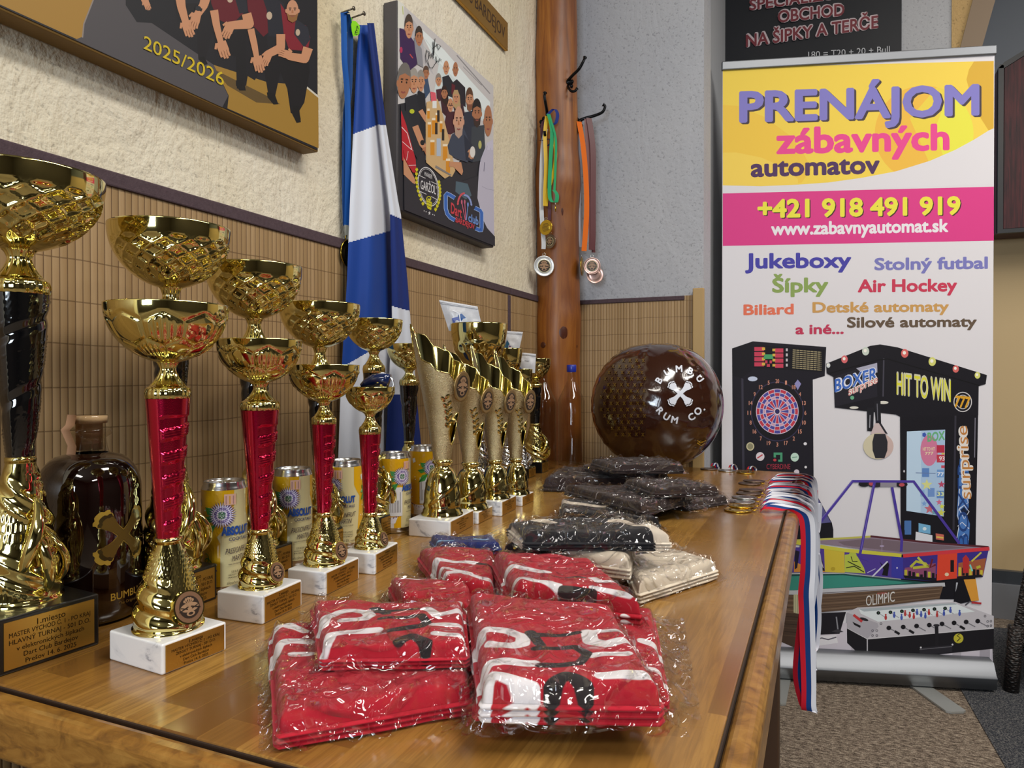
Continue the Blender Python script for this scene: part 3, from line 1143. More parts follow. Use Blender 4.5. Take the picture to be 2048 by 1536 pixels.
# ---------------------------------------------------------------- drink cans
can_metal = flat('aluminium', 'c9cacd', .22, 1)
can_ink = ink('can_print', .28, .3)
CR = .0265
CH = .134
def can_body(front):
    """front: direction (angle) of the label's middle in the can's own axes"""
    mb = MB()
    n = 72
    prof = [(CR * .80, .002), (CR * .84, 0), (CR * .90, .001), (CR * .985, .007), (CR, .010)]
    mb.lathe(prof, can_metal, n)
    # printed wall: yellow on the left of the seam, cream on the right
    nz = 24
    z0, z1 = .010, CH - .0085
    def pt(x, y, h):
        a = front + x / CR
        rr = CR + h
        return Vector((rr * math.cos(a), rr * math.sin(a), y))
    cream, yellow = 'd8cb98', 'e0ab12'
    vs = [(CR * math.cos(2 * PI * i / n), CR * math.sin(2 * PI * i / n), z0 + (z1 - z0) * k / nz) for k in range(nz + 1) for i in range(n)]
    for k in range(nz):
        for i in range(n):
            mb.add([vs[k * n + i], vs[k * n + (i + 1) % n], vs[(k + 1) * n + (i + 1) % n], vs[(k + 1) * n + i]], [(0, 1, 2, 3)], can_ink, True, lin(cream))
    d = Decal(pt, can_ink, mb, h=.00012, maxlen=.005)
    L = 2 * PI * CR
    # x grows to the label's right when seen from outside: the angle grows anticlockwise, which is to the right
    d.poly([(-.068, z0), (-.014, z0), (-.014, .062), (-.018, .070), (-.004, .085), (.001, .092), (.002, z1), (-.068, z1)], yellow)
    d.poly([(.026, z0), (.068, z0), (.068, z1), (.021, z1), (.021, .098), (.026, .088), (.032, .080)], yellow)
    for s, x0 in ((1, -.036), (-1, .048)):
        d.poly([(x0 - .014, .028), (x0 + .016, .028), (x0 + .012, .018), (x0 - .010, .018)], 'e8e6f0')
        d.stroke([(x0 - .018, .030), (x0, .024), (x0 + .018, .030)], .0022, '5a3f7c')
        d.rect(x0 - .011, z0, x0 + .010, .018, 'dcd6d0')
        for j in range(9):
            random.seed(j * 7 + int(s * 3))
            d.ell(x0 + random.uniform(-.016, .018), random.uniform(.032, .118), .0011, .0011, 'f4f0e2', 8)
        # spiral stem
        d.stroke([(x0 + .003 + .008 * t + .004 * math.sin(t * 14), .046 - .014 * t + .004 * math.cos(t * 14)) for t in [i / 24 for i in range(25)]], .0011, '4e8f3c')
        d.poly([(x0 - .014, .112), (x0 - .008, .114), (x0 - .006, .107), (x0 - .012, .104)], 'dfe9f2')
    # passion flower with two leaves
    def flower(fx, fy, q):
        for lx, ly, ro in ((-.012, -.009, 2.6), (-.010, -.017, 3.6), (-.010, .000, 2.3)):
            ex, ey = fx + lx * q + .010 * q * math.cos(ro), fy + ly * q + .010 * q * math.sin(ro)
            px_, py_ = -math.sin(ro) * .0045 * q, math.cos(ro) * .0045 * q
            bx, by = fx + lx * q * .5, fy + ly * q * .5
            d.poly([(bx, by), ((bx + ex) / 2 + px_, (by + ey) / 2 + py_), (ex, ey), ((bx + ex) / 2 - px_, (by + ey) / 2 - py_)], '3f9a48')
            d.stroke([(bx, by), (ex, ey)], .0007 * q, '1f5c2c')
        for rr, kk, c in ((.0135, 34, '4b3a80'), (.0125, 30, 'e4dcf0'), (.0088, 24, '6a52a0'), (.0066, 18, 'efe8f4'), (.0042, 12, '3f7a4a')):
            pts = []
            for g in range(kk * 2):
                a = PI * g / kk
                r1 = rr * q * (1 if g % 2 == 0 else .62)
                pts.append((fx + r1 * math.cos(a), fy + r1 * math.sin(a)))
            d.poly(pts, c)
    flower(-.012, .096, 1.25)
    flower(.050, .090, .8)
    d.rect(-.0095, .108, .0035, CH - .013, 'e8b9a0')
    for j in range(3):
        d.rect(-.0080 + .004 * j, .109, -.0066 + .004 * j, .119, 'b98a88' if j != 1 else 'd9a33a')
    d.text('ABSOLUT', (-.0125, .0715), (.0225, .0715), .0098, '1f4fa3', .045, up=(0, .0098))
    d.text('COCKTAILS', (-.0045, .0645), (.0215, .0645), .0040, '23366b', .012, up=(0, .0040))
    d.text('PASSIONFRUIT', (-.0085, .0485), (.0225, .0510), .0068, '3c2a3c', .0, up=(.0008, .0068), shear=.1)
    d.text('MARTINI', (-.0015, .0395), (.0165, .0410), .0068, '3c2a3c', .0, up=(.0008, .0068), shear=.1)
    d.text('MADE WITH NATURAL FLAVOURS', (-.005, .0355), (.019, .0365), .0014, '3c2a3c', .01, up=(0, .0014))
    d.text('SPARKLING', (-.002, .0260), (.018, .0260), .0026, '3a3430', .0, up=(0, .0026), space=1.2)
    d.text('READY TO DRINK', (-.005, .0225), (.019, .0225), .0018, '3a3430', .0, up=(0, .0018))
    d.text('PASSIONFRUIT', (-.005, .0195), (.019, .0195), .0018, '3a3430', .0, up=(0, .0018))
    d.text('alcohol 5% vol', (-.007, .0125), (.020, .0125), .0036, '4a463c', .0, up=(0, .0036))
    return mb
def can(label, px, ytop, Z, turn, sticker=False):
    g = at_depth(px, 757, Z)
    t = thing('drink_can', label, 'drink can', (g.x, g.y, TT), 0, 'yellow and cream cocktail cans')
    to_cam = math.atan2(CAM.y - g.y, CAM.x - g.x)
    mb = can_body(to_cam + R(turn))
    if sticker:
        def pt(x, y, h):
            a = to_cam + R(turn) + x / CR
            return Vector(((CR + h) * math.cos(a), (CR + h) * math.sin(a), y))
        d = Decal(pt, can_ink, mb, h=.0006, maxlen=.005)
        d.rect(-.034, .030, -.012, .078, 'e3e3e6')
        for j in range(7):
            d.stroke([(-.031 + .0026 * j, .036), (-.031 + .0026 * j, .036 + (.020 if j % 3 else .034))], .0008, '55555c')
    mb.build('body', t, world=False)
    mb = MB()
    prof = [(CR, CH - .0085), (CR * .975, CH - .006), (CR * .91, CH - .0030), (CR * .915, CH), (CR * .895, CH + .0008), (CR * .87, CH - .0005), (CR * .85, CH - .004), (0.0005, CH - .004)]
    mb.lathe(prof, can_metal, 64)
    lid = mb.build('lid', t, world=False)
    mb = MB()
    mb.tube([(.008 * math.cos(a) + .002, .006 * math.sin(a), CH - .0028) for a in [2 * PI * i / 16 for i in range(17)]], .0012, can_metal, 6, cap=False)
    mb.box((-.008, 0, CH - .0034), (.008, .008, .0008), can_metal)
    mb.build('pull_tab', lid, world=False)
    return t
can('yellow and cream drink can nearest the camera, its flower label to the front', 448, 967, .875, 20)
can('yellow and cream drink can behind the second red stemmed trophy', 585, 937, .995, 14)
can('yellow and cream drink can half hidden behind the third red stemmed trophy', 690, 915, 1.10, -16)
can('yellow drink can with a white sticker, right of the smallest red stemmed trophy', 790, 898, 1.21, 52, True)
can('yellow drink can behind the nearest gold cone trophy', 848, 886, 1.33, 56, True)

# ---------------------------------------------------------------- bottles
def thin_film(name, tint='ffffff', gloss_rough=.05, ior=1.45, bump=None, tone=1., facing=0.):
    n = NT(name)
    t_ = n.n('BsdfTransparent')
    t_.inputs[0].default_value = (*lin(tint), 1)
    g_ = n.n('BsdfGlossy')
    g_.inputs['Roughness'].default_value = gloss_rough
    f = n.n('LayerWeight')
    f.inputs['Blend'].default_value = .5
    if bump:
        b = n.n('Bump')
        b.inputs['Strength'].default_value = bump[1]
        b.inputs['Distance'].default_value = bump[2]
        h = n.noise(bump[0], 1.6, .5, None, .9)
        rid = n.math('ABSOLUTE', n.math('SUBTRACT', h, .5))
        n.l(n.math('POWER', n.math('SUBTRACT', 1, rid), 7.), b.inputs['Height'])
        n.l(b.outputs[0], g_.inputs['Normal'])
        n.l(b.outputs[0], f.inputs['Normal'])
    m = n.n('MixShader')
    edge = n.math('POWER', f.outputs['Facing'], 4.)
    n.l(n.math('ADD', n.math('MULTIPLY', edge, tone), facing), m.inputs[0])
    n.l(t_.outputs[0], m.inputs[1])
    n.l(g_.outputs[0], m.inputs[2])
    n.l(m.outputs[0], n.out.inputs['Surface'])
    return n.m
glass_thin = thin_film('thin_glass', 'f2efea', .02, 1.5, None, .75, .05)
def glass(name, tint='ffffff', ior=1.42, rough=.0):
    n = NT(name)
    n.set(color=tint, rough=rough, trans=1., ior=ior, spec=.5)
    return n.m
cap_blue = flat('cap_blue', '1f2f9a', .35, coat=.3)
def clear_bottle(label, px, Z, capped=True, rot=0):
    g = at_depth(px, 757, Z)
    t = thing('glass_bottle', label, 'bottle', (g.x, g.y, TT), 0, 'clear glass bottles by the log post')
    k = Z / FOC
    Rb = 26.5 * k
    zt = CAM.z - TT - (735 - 757) * k
    pr = [(.0005, .004), (Rb * .75, .002), (Rb * .93, 0), (Rb, .006)]
    zs = zt * .66
    pr += [(Rb, zs * .5), (Rb, zs)]
    for i in range(1, 15):
        q = i / 14
        pr.append((Rb * .33 + Rb * .67 * (1 - q ** 1.25) ** 1.0 * (1 - .25 * math.sin(PI * q) * q), zs + (zt * .86 - zs) * q))
    pr += [(Rb * .29, zt * .97), (Rb * .29, zt), (.0005, zt)]
    mb = MB()
    mb.lathe(pr[1:], glass_thin, 64)
    mb.build('glass_body', t, world=False)
    mb = MB()
    pr = [(Rb * .33, zt - .014), (Rb * .36, zt - .012), (Rb * .36, zt + .006), (Rb * .33, zt + .008), (.0005, zt + .008)]
    mb.lathe(pr, cap_blue, 32, disp=lambda a, k_, r, z: .0003 * math.cos(a * 30))
    mb.build('cap', t, world=False)
    return t
clear_bottle('clear glass bottle with blue cap standing in front of the log post', 1143, 2.14)
clear_bottle('clear glass bottle half hidden behind the farthest black stemmed trophy', 1086, 2.06)

rum = NT('dark_rum').set(color='160503', rough=.04, spec=.6, coat=1.)
rum.b.inputs['Coat Roughness'].default_value = .02
wv = rum.noise(16, 2)
rum.bump(wv, .05, .002)
rum = rum.m
cork = flat('cork', 'd9b98e', .8, bump=(150, .5))
paper_tan = flat('seal_paper', 'c79a78', .6)
rum_ink = ink('rum_print', .3)
g = at_depth(178, 757, .775)
t = thing('rum_bottle', 'squat dark rum bottle with a cork stopper and a gold bone cross', 'bottle', (g.x, g.y, TT))
k = .775 / FOC
Rb = 95 * k
lev = lambda y: CAM.z - TT - (y - 757) * k
zsh, ztop = lev(985), lev(905)
pr = [(.0005, .003), (Rb * .80, .0), (Rb * .92, .004), (Rb, .016), (Rb, lev(1100)), (Rb * .985, zsh)]
for i in range(1, 13):
    q = i / 12
    pr.append((Rb * .36 + Rb * .625 * math.sqrt(max(0, 1 - q ** 2.2)), zsh + (ztop - zsh) * q))
mb = MB()
mb.lathe(pr, rum, 96)
mb.build('body', t, world=False)
mb = MB()
zn = lev(868)
pr = [(Rb * .40, ztop - .004), (Rb * .34, ztop + .006), (Rb * .31, zn - .004), (Rb * .42, zn), (Rb * .44, zn + .004), (Rb * .40, zn + .007), (Rb * .27, zn + .006), (Rb * .26, ztop), (.0005, ztop)]
mb.lathe(pr[:-2], glass_thin, 64)
mb.build('neck', t, world=False)
mb = MB()
pr = [(.0005, ztop + .003), (Rb * .245, ztop + .003), (Rb * .25, zn + .012), (Rb * .33, zn + .012), (Rb * .34, lev(832)), (.0005, lev(832))]
mb.lathe(pr, cork, 48)
mb.build('cork_stopper', t, world=False)
mb = MB()
pr = [(Rb * .345, lev(846)), (Rb * .355, lev(838)), (Rb * .35, lev(830)), (Rb * .29, lev(829)), (.0005, lev(830))]
mb.lathe(pr, glass_thin, 48)
mb.build('stopper_top', t, world=False)
mb = MB()
ta = math.atan2(CAM.y - g.y, CAM.x - g.x)
sd = ta - R(58)
u = Vector((-math.sin(sd), math.cos(sd), 0))
o = Vector((math.cos(sd), math.sin(sd), 0))
pts = [o * Rb * .36 + Vector((0, 0, lev(828))), o * Rb * .40 + Vector((0, 0, lev(848))), o * Rb * .50 + Vector((0, 0, zn + .006)), o * Rb * .36 + Vector((0, 0, lev(890))), o * Rb * .40 + Vector((0, 0, lev(915)))]
mb.ribbon(pts, u, .016, paper_tan, n=3)
seal = mb.build('paper_seal', t, world=False)
mb = MB()
def rumpt(x, y, h):
    a = ta + x / Rb
    return Vector(((Rb * .995 + h) * math.cos(a), (Rb * .995 + h) * math.sin(a), y))
def bone_cross(d, cx, cy, s, col, rot=0., squeeze=1.):
    """a cross of two bones with notched, flaring ends"""
    for q in range(4):
        a0 = PI / 4 + q * PI / 2 + rot
        H_ = [(.0, .14), (.14, .13), (.34, .135), (.56, .19), (.72, .28), (.80, .27), (.86, .31), (.92, .25), (.93, .17), (1.0, .12), (1.02, .05)]
        pts = H_ + [(x, -y) for x, y in reversed(H_)]
        c_, s_ = math.cos(a0), math.sin(a0)
        d.poly([(cx + s * squeeze * (x * c_ - y * s_), cy + s * (x * s_ + y * c_)) for x, y in pts], col)
d = Decal(rumpt, rum_ink, mb, h=.0006, maxlen=.006)
bc = ((232 - 178) * k * 1.12, lev(1062))
bone_cross(d, bc[0], bc[1], .035, 'b8953a', 0, 1.05)
bone_cross(d, bc[0], bc[1], .030, '3b2c12', 0, 1.05)
bone_cross(d, bc[0], bc[1], .026, '6b5220', 0, 1.05)
mb.build('gold_emblem', t, world=False)
mb = MB()
d = Decal(rumpt, rum_ink, mb, h=.0006, maxlen=.006)
d.text('BUMBU', (bc[0] - .014, lev(1185)), (bc[0] + .020, lev(1185)), .0075, 'b08a34', .01, up=(0, .0075))
d.text('The Original', (bc[0] - .006, lev(1196)), (bc[0] + .016, lev(1196)), .003, '7a5c28', 0, up=(0, .003))
mb.build('lettering', t, world=False)
# ---------------------------------------------------------------- folded shirts in clear bags
def cloth(name, base, c1, c2, rough=.8):
    """woven cloth with up to two printed colours given by smooth fields stored on the mesh"""
    n = NT(name)
    a1 = n.n('Attribute', attribute_name='print_a').outputs['Fac']
    a2 = n.n('Attribute', attribute_name='print_b').outputs['Fac']
    m1 = n.ramp(n.math('ADD', n.math('MULTIPLY', a1, 300), .5), [(.35, 0), (.65, 1)])
    m2 = n.ramp(n.math('ADD', n.math('MULTIPLY', a2, 300), .5), [(.35, 0), (.65, 1)])
    c = n.mix(m1, base, c1)
    c = n.mix(m2, c, c2)
    n.set(color=c, rough=rough, spec=.25, sheen=.15)
    n.bump(n.noise(420, 2), .25, .0006)
    return n.m
cloth_red = cloth('red_jersey', 'b0152a', 'e9e6ea', '231d20')
cloth_cream = cloth('cream_jersey', 'd6cab6', '17181c', 'e6e2d8')
cloth_black = cloth('black_jersey', '1b1b20', 'd8cdbb', 'e0dcd4')
cloth_brown = cloth('brown_jersey', '2c1f1e', 'c9c3c0', '1a1416')
cloth_blue = cloth('blue_jersey', '24306e', '7fb0d8', '141a3c')
film = thin_film('clear_bag', 'fbfafa', .055, 1.45, (13, 1., .022), .5, .08)

def seg_d(p, a, b):
    ab = (b[0] - a[0], b[1] - a[1])
    L = ab[0] ** 2 + ab[1] ** 2
    t = 0 if L == 0 else max(0, min(1, ((p[0] - a[0]) * ab[0] + (p[1] - a[1]) * ab[1]) / L))
    return math.hypot(p[0] - a[0] - ab[0] * t, p[1] - a[1] - ab[1] * t)
def strokes_field(pts, strokes):
    """pts Nx2 (metres); strokes: list of (polyline, width) -> signed distance, positive inside"""
    P = np.array(pts)
    best = np.full(len(P), -1.)
    for line, w in strokes:
        for a, b in zip(line, line[1:]):
            a, b = np.array(a), np.array(b)
            ab = b - a
            L = max(1e-12, ab @ ab)
            t = np.clip(((P - a) @ ab) / L, 0, 1)
            d = np.linalg.norm(P - a - t[:, None] * ab, axis=1)
            best = np.maximum(best, w / 2 - d)
    return best

def pack(label, quad, zb, th, material, group, seed, pa=(), pb=(), folds=3, sag=0., margin=(.014, .012), layers=2, lift=None, bag_wrinkle=.004):
    """quad: corners of the top face in the photograph (far left, far right, near right, near left), read at the top's height"""
    random.seed(seed)
    zt = TT + zb + th
    Q = [on_z(x, y, zt) for x, y in quad]
    Q = [Vector((q.x, q.y)) for q in Q]
    def bil(u, v):
        return (Q[0] * (1 - u) + Q[1] * u) * (1 - v) + (Q[3] * (1 - u) + Q[2] * u) * v
    W = ((Q[1] - Q[0]).length + (Q[2] - Q[3]).length) / 2
    D = ((Q[3] - Q[0]).length + (Q[2] - Q[1]).length) / 2
    c = bil(.5, .5)
    root = thing('bagged_shirt', label, 'bagged shirt', (c.x, c.y, TT + zb), 0, group)
    # strokes: photograph pixels -> places on the top face
    def strk(L):
        out = []
        for line, w in L:
            P = [on_z(x, y, zt) for x, y in line]
            k = depth(P[0]) / FOC
            out.append(([(p.x, p.y) for p in P], w * k * 1.42))
        return out
    sa, sb = strk(pa), [(l_, w_ * 1.3) for l_, w_ in strk(pb)]
    nz = Vector((seed * 7.3, seed * 3.1, 0))
    def hfield(u, v, hi):
        e = min(u * W, (1 - u) * W, v * D, (1 - v) * D)
        rr = hi * .36
        q = 1 if e >= rr else math.sqrt(max(0, 1 - (1 - e / rr) ** 2))
        p = bil(u, v)
        z = hi * (.55 + .45 * q) if e > 0 else hi * .5
        z += .0042 * noise.noise(Vector((p.x * 13, p.y * 13, 0)) + nz) * q + .0018 * noise.noise(Vector((p.x * 50, p.y * 50, 3)) + nz) * q
        z -= sag * hi * (2 * abs(u - .5)) ** 3
        if lift:
            z += lift(u, v)
        return z
    # the folded shirt: rounded slab whose side shows the folded layers
    mb = MB()
    nu, nv = 96, 72
    rad = th * .5
    rows = []
    per = []
    N = 2 * (nu + nv)
    for i in range(nu):
        per.append((i / nu, 0.))
    for j in range(nv):
        per.append((1., j / nv))
    for i in range(nu):
        per.append((1 - i / nu, 1.))
    for j in range(nv):
        per.append((0., 1 - j / nv))
    def top(u, v):
        p = bil(u, v)
        return Vector((p.x, p.y, TT + zb + hfield(u, v, th)))
    mb.grid(top, nu, nv, material, flip=True)
    # side wall: layered bulges
    ns = 5 * layers
    vs = []
    for k in range(ns + 1):
        t = k / ns
        bul = abs(math.sin(t * PI * layers)) ** .7 * .0045 - .001
        for (u, v) in per:
            p = bil(u, v)
            cdir = (p - c)
            out = Vector((0, 0))
            if u in (0., 1.) and 0 < v < 1:
                out = Vector((-(Q[3] - Q[0]).y, (Q[3] - Q[0]).x)).normalized() * (1 if u == 0 else -1)
            elif v in (0., 1.):
                out = Vector((-(Q[1] - Q[0]).y, (Q[1] - Q[0]).x)).normalized() * (1 if v == 0 else -1)
            if out.dot(cdir) < 0:
                out = -out
            zz = hfield(u, v, th) * (1 - t) + .0008 * t
            w = .0025 * noise.noise(Vector((p.x * 30, p.y * 30, t * 2.5)) + nz)
            pp = p + out * (bul * min(1, th / .015) + w * t)
            vs.append((pp.x, pp.y, TT + zb + zz))
    M = len(per)
    fs = [(k * M + i, (k + 1) * M + i, (k + 1) * M + (i + 1) % M, k * M + (i + 1) % M) for k in range(ns) for i in range(M)]
    mb.add(vs, [f[::-1] for f in fs], material, True)
    xy = [(p[0], p[1]) for p in mb.v]
    mb.attr['print_a'] = (strokes_field(xy, sa) if sa else np.full(len(xy), -1.)).tolist()
    mb.attr['print_b'] = (strokes_field(xy, sb) if sb else np.full(len(xy), -1.)).tolist()
    # only the top and its rolled edges are printed
    mb.build('folded_shirt', root)
    # bag
    mb = MB()
    mu, mv = margin[0] / W, margin[1] / D
    nu2, nv2 = 150, 120
    def bag(u, v):
        U, V = -mu + u * (1 + 2 * mu), -mv + v * (1 + 2 * mv)
        p = bil(U, V)
        e = min(U * W, (1 - U) * W, V * D, (1 - V) * D)
        uu, vv = min(1, max(0, U)), min(1, max(0, V))
        h0 = hfield(uu, vv, th)
        a = noise.noise(Vector((p.x * 26, p.y * 26, 5)) + nz)
        b = noise.noise(Vector((p.x * 60, p.y * 40, 9)) + nz)
        wr = bag_wrinkle * (1.3 * (1 - min(1, abs(a) * 3)) ** 2 + .8 * (1 - min(1, abs(b) * 3)) ** 2)
        if e >= 0:
            z = h0 + .0010 + wr * (.45 + .55 * max(0, 1 - e / .03))
        else:
            m = max(margin)
            t = min(1, -e / (m * .75))
            z = h0 * (1 - t) ** 1.5 * .9 + .0012 + wr * .9
        edge = .002 * noise.noise(Vector((p.x * 45, p.y * 45, 1)) + nz)
        return Vector((p.x + edge * (e < 0), p.y + edge * (e < 0), TT + zb + z))
    mb.grid(bag, nu2, nv2, film, flip=True)
    mb.build('clear_bag', root)
    return root

A = lambda pts, ox=500, oy=1060, s=2.2756: [(ox + x / s, oy + y / s) for x, y in pts]
B = lambda pts: A(pts, 940, 880, 3.793)
GR = 'red shirts in clear bags'
GB = 'dark and cream shirts in clear bags'
# letters of the print as they lie on each shirt (strokes read in the crop around the red shirts)
def S(w, *pts):
    return (A(pts), w / 2.2756)
pack('red bagged shirt lying lowest at the front left, under another red one', A([(100, 425), (960, 335), (1005, 700), (130, 850)]), 0, .024, cloth_red, GR, 3,
     pa=[S(46, (105, 560), (125, 515), (180, 497), (260, 492)), S(40, (200, 560), (270, 557)), S(36, (100, 450), (150, 430), (240, 452))], layers=3)
pack('flat red bagged shirt under the front right one, its edge showing on the right', A([(1010, 330), (1830, 350), (1895, 720), (1030, 755)]), 0, .020, cloth_red, GR, 4,
     pa=[S(42, (1790, 505), (1890, 540)), S(36, (1810, 630), (1900, 655))], layers=2, margin=(.03, .02))
pack('red bagged shirt on the front left stack, with white and black print', A([(290, 310), (965, 318), (985, 520), (335, 530)]), .024, .020, cloth_red, GR, 5,
     pa=[S(40, (330, 430), (345, 395), (400, 375), (470, 370), (530, 375), (545, 395), (520, 410), (425, 412)), S(40, (345, 520), (370, 475), (450, 463), (580, 458)),
         S(38, (800, 360), (850, 400), (900, 385), (960, 370)), S(40, (850, 480), (960, 485)), S(30, (830, 440), (960, 435))],
     pb=[S(26, (565, 358), (620, 385)), S(20, (580, 378), (760, 358)), S(24, (600, 412), (780, 405), (805, 430), (780, 450), (615, 468)), S(34, (680, 510), (740, 490), (800, 515))], layers=3)
pack('red bagged shirt on the front right with large white and black letters', A([(1000, 270), (1650, 335), (1870, 700), (1060, 690)]), .020, .030, cloth_red, GR, 6,
     pa=[S(48, (1040, 500), (1040, 470), (1090, 455), (1180, 465), (1245, 490), (1240, 520), (1190, 530), (1100, 520)),
         S(48, (1050, 640), (1075, 605), (1150, 598), (1290, 600)), S(46, (1060, 700), (1100, 655), (1290, 690)),
         S(50, (1540, 460), (1550, 505), (1620, 520), (1700, 505), (1790, 485)), S(40, (1590, 455), (1690, 450)),
         S(34, (1560, 570), (1720, 565)), S(50, (1600, 660), (1840, 668)), S(30, (1100, 720), (1260, 690))],
     pb=[S(30, (1275, 470), (1320, 520)), S(24, (1300, 480), (1490, 462)), S(26, (1300, 542), (1480, 530), (1535, 560), (1500, 600), (1320, 608)), S(40, (1370, 690), (1440, 655), (1530, 690))], layers=3, margin=(.016, .018))
pack('red bagged shirt in the middle left, tucked behind the two front stacks', A([(640, 205), (1000, 225), (1000, 330), (690, 300)]), .0, .026, cloth_red, GR, 7,
     pa=[S(20, (660, 205), (780, 200)), S(20, (690, 225), (800, 218)), S(24, (830, 330), (950, 320))], layers=3)
pack('red bagged shirt at the back left of the red ones, near the smallest trophy', A([(770, 75), (1110, 80), (1110, 245), (890, 220)]), .0, .028, cloth_red, GR, 8,
     pa=[S(30, (830, 165), (850, 140), (950, 145), (1020, 148)), S(30, (880, 205), (960, 190), (1090, 225)), S(22, (850, 190), (880, 175), (1000, 195))],
     pb=[S(14, (1040, 150), (1110, 160))], layers=3)
pack('red bagged shirt at the back right, lapping over a cream one', A([(1110, 85), (1560, 120), (1780, 300), (1200, 245)]), .012, .036, cloth_red, GR, 9,
     pa=[S(34, (1160, 170), (1200, 160), (1350, 185)), S(30, (1180, 230), (1240, 220), (1400, 255)), S(30, (1560, 210), (1590, 230), (1680, 225)), S(26, (1560, 265), (1730, 285)), S(28, (1700, 300), (1780, 320))],
     pb=[S(16, (1390, 210), (1520, 212)), S(22, (1420, 262), (1560, 275))], layers=3)
def S2(w, *pts):
    return (B(pts), w / 3.793)
pack('blue bagged shirt behind the red ones, beside the nearest cone trophy', [(862, 1068), (985, 1066), (1000, 1083), (880, 1086)], 0, .020, cloth_blue, GB, 10,
     pa=[([(870, 1078), (905, 1080)], 5), ([(950, 1075), (975, 1076)], 6)], layers=2)
pack('cream bagged shirt sticking out to the right of the red ones', B([(1180, 860), (1500, 800), (1870, 905), (1280, 1080)]), 0, .026, cloth_cream, GB, 11,
     pa=[S2(50, (1180, 850), (1480, 800)), S2(36, (1120, 900), (1330, 860)), S2(14, (1440, 850), (1540, 830))], layers=3)
pack('half black half cream bagged shirt lying across the middle', B([(250, 760), (880, 720), (1260, 690), (1210, 880)]), .020, .030, cloth_cream, GB, 12,
     pa=[S2(110, (230, 760), (560, 790)), S2(90, (500, 760), (700, 800)), S2(60, (600, 740), (840, 760))], pb=[S2(8, (560, 780), (640, 745)), S2(8, (640, 800), (720, 770))], layers=3)
pack('cream and black bagged shirt on top of the middle pile', B([(290, 600), (1130, 570), (1520, 700), (420, 700)]), .048, .024, cloth_black, GB, 13,
     pa=[S2(120, (1130, 600), (1300, 640), (1500, 700)), S2(34, (1060, 610), (1100, 615)), S2(60, (280, 620), (360, 690)), S2(60, (450, 590), (620, 620))], layers=3, bag_wrinkle=.006)
pack('dark bagged shirt with small light letters, behind the middle pile', B([(690, 450), (1200, 440), (1440, 590), (700, 540)]), 0, .024, cloth_black, GB, 14,
     pa=[S2(46, (680, 460), (760, 480), (1000, 500))], pb=[S2(5, (720, 518), (735, 528)), S2(5, (765, 515), (765, 528), (790, 528), (790, 515)), S2(5, (810, 515), (830, 515))], layers=2)
pack('brown bagged shirt nearest on the brown pile', B([(720, 340), (1500, 330), (1680, 400), (1300, 490)]), .020, .022, cloth_brown, GB, 15,
     pa=[S2(8, (950, 400), (1030, 395)), S2(6, (1110, 380), (1180, 370))], layers=2)
pack('brown bagged shirt whose bag sticks out to the right of the brown pile', B([(1200, 400), (1850, 395), (1950, 430), (1650, 480)]), 0, .016, cloth_brown, GB, 16, layers=2, margin=(.03, .02))
pack('brown bagged shirt on the right side of the brown pile, with a dark fold', B([(1180, 290), (1700, 300), (1880, 350), (1400, 360)]), .042, .020, cloth_brown, GB, 17, layers=2)
pack('brown bagged shirt with a small white label on the left of the brown pile', B([(700, 200), (1150, 200), (1200, 290), (560, 280)]), 0, .034, cloth_brown, GB, 18,
     pa=[S2(14, (790, 238), (900, 244))], layers=2)
pack('brown bagged shirt under the topmost one, before the inflatable ball', B([(850, 180), (1400, 185), (1500, 245), (1330, 268)]), .034, .018, cloth_brown, GB, 19,
     pa=[S2(8, (1250, 240), (1290, 230), (1330, 240), (1290, 248))], layers=2)
pack('topmost brown bagged shirt lying against the inflatable ball', B([(920, 140), (1480, 135), (1620, 190), (1100, 190)]), .052, .020, cloth_brown, GB, 20, layers=2)
# ---------------------------------------------------------------- inflatable ball
n = NT('brown_vinyl')
n.set(color='33190f', rough=.14, coat=.8, coat_rough=.06, spec=.5)
n.bump(n.noise(24, 3, .6, n.mapping((1, 1, .5)), 1.), .25, .004)
vinyl = n.m
vinyl_ink = ink('ball_print', .2, .6)
BC, BR = Vector((.418, 2.03, TT + .1845)), .184
t = thing('inflatable_ball', 'big brown glossy inflatable ball with a white bone cross', 'inflatable ball', (BC.x, BC.y, TT))
to_cam = math.atan2(CAM.y - BC.y, CAM.x - BC.x)
SEAMS = [to_cam + R(-17) + R(60) * k for k in range(6)]
def ball_r(a, zz):
    """radius of the ball in direction a at height fraction zz (-1..1): gores bulge, seams pucker"""
    q = min(abs((a - s + PI) % (2 * PI) - PI) for s in SEAMS)
    lat = math.asin(max(-1, min(1, zz)))
    d = math.exp(-(q / .07) ** 2)
    puck = d * (.010 + .006 * math.sin(lat * 46 + 1.3 * math.sin(lat * 11)))
    puck2 = math.exp(-(q / .22) ** 2) * .006 * math.sin(lat * 34 + q * 14) * (1 - d)
    return BR * (1 + .010 - puck - puck2 * .8)
mb = MB()
n1, n2 = 240, 130
vs = []
for j in range(n2 + 1):
    la = -PI / 2 + PI * j / n2
    for i in range(n1):
        a = 2 * PI * i / n1
        rr = ball_r(a, math.sin(la))
        top = 1 - .05 * max(0, math.sin(la)) ** 12 if la > 0 else 1
        vs.append((BC.x + rr * math.cos(la) * math.cos(a), BC.y + rr * math.cos(la) * math.sin(a), BC.z + rr * .995 * math.sin(la) * top))
fs = [(j * n1 + i, j * n1 + (i + 1) % n1, (j + 1) * n1 + (i + 1) % n1, (j + 1) * n1 + i) for j in range(n2) for i in range(n1)]
mb.add(vs, fs, vinyl, True)
mb.build('vinyl_shell', t)
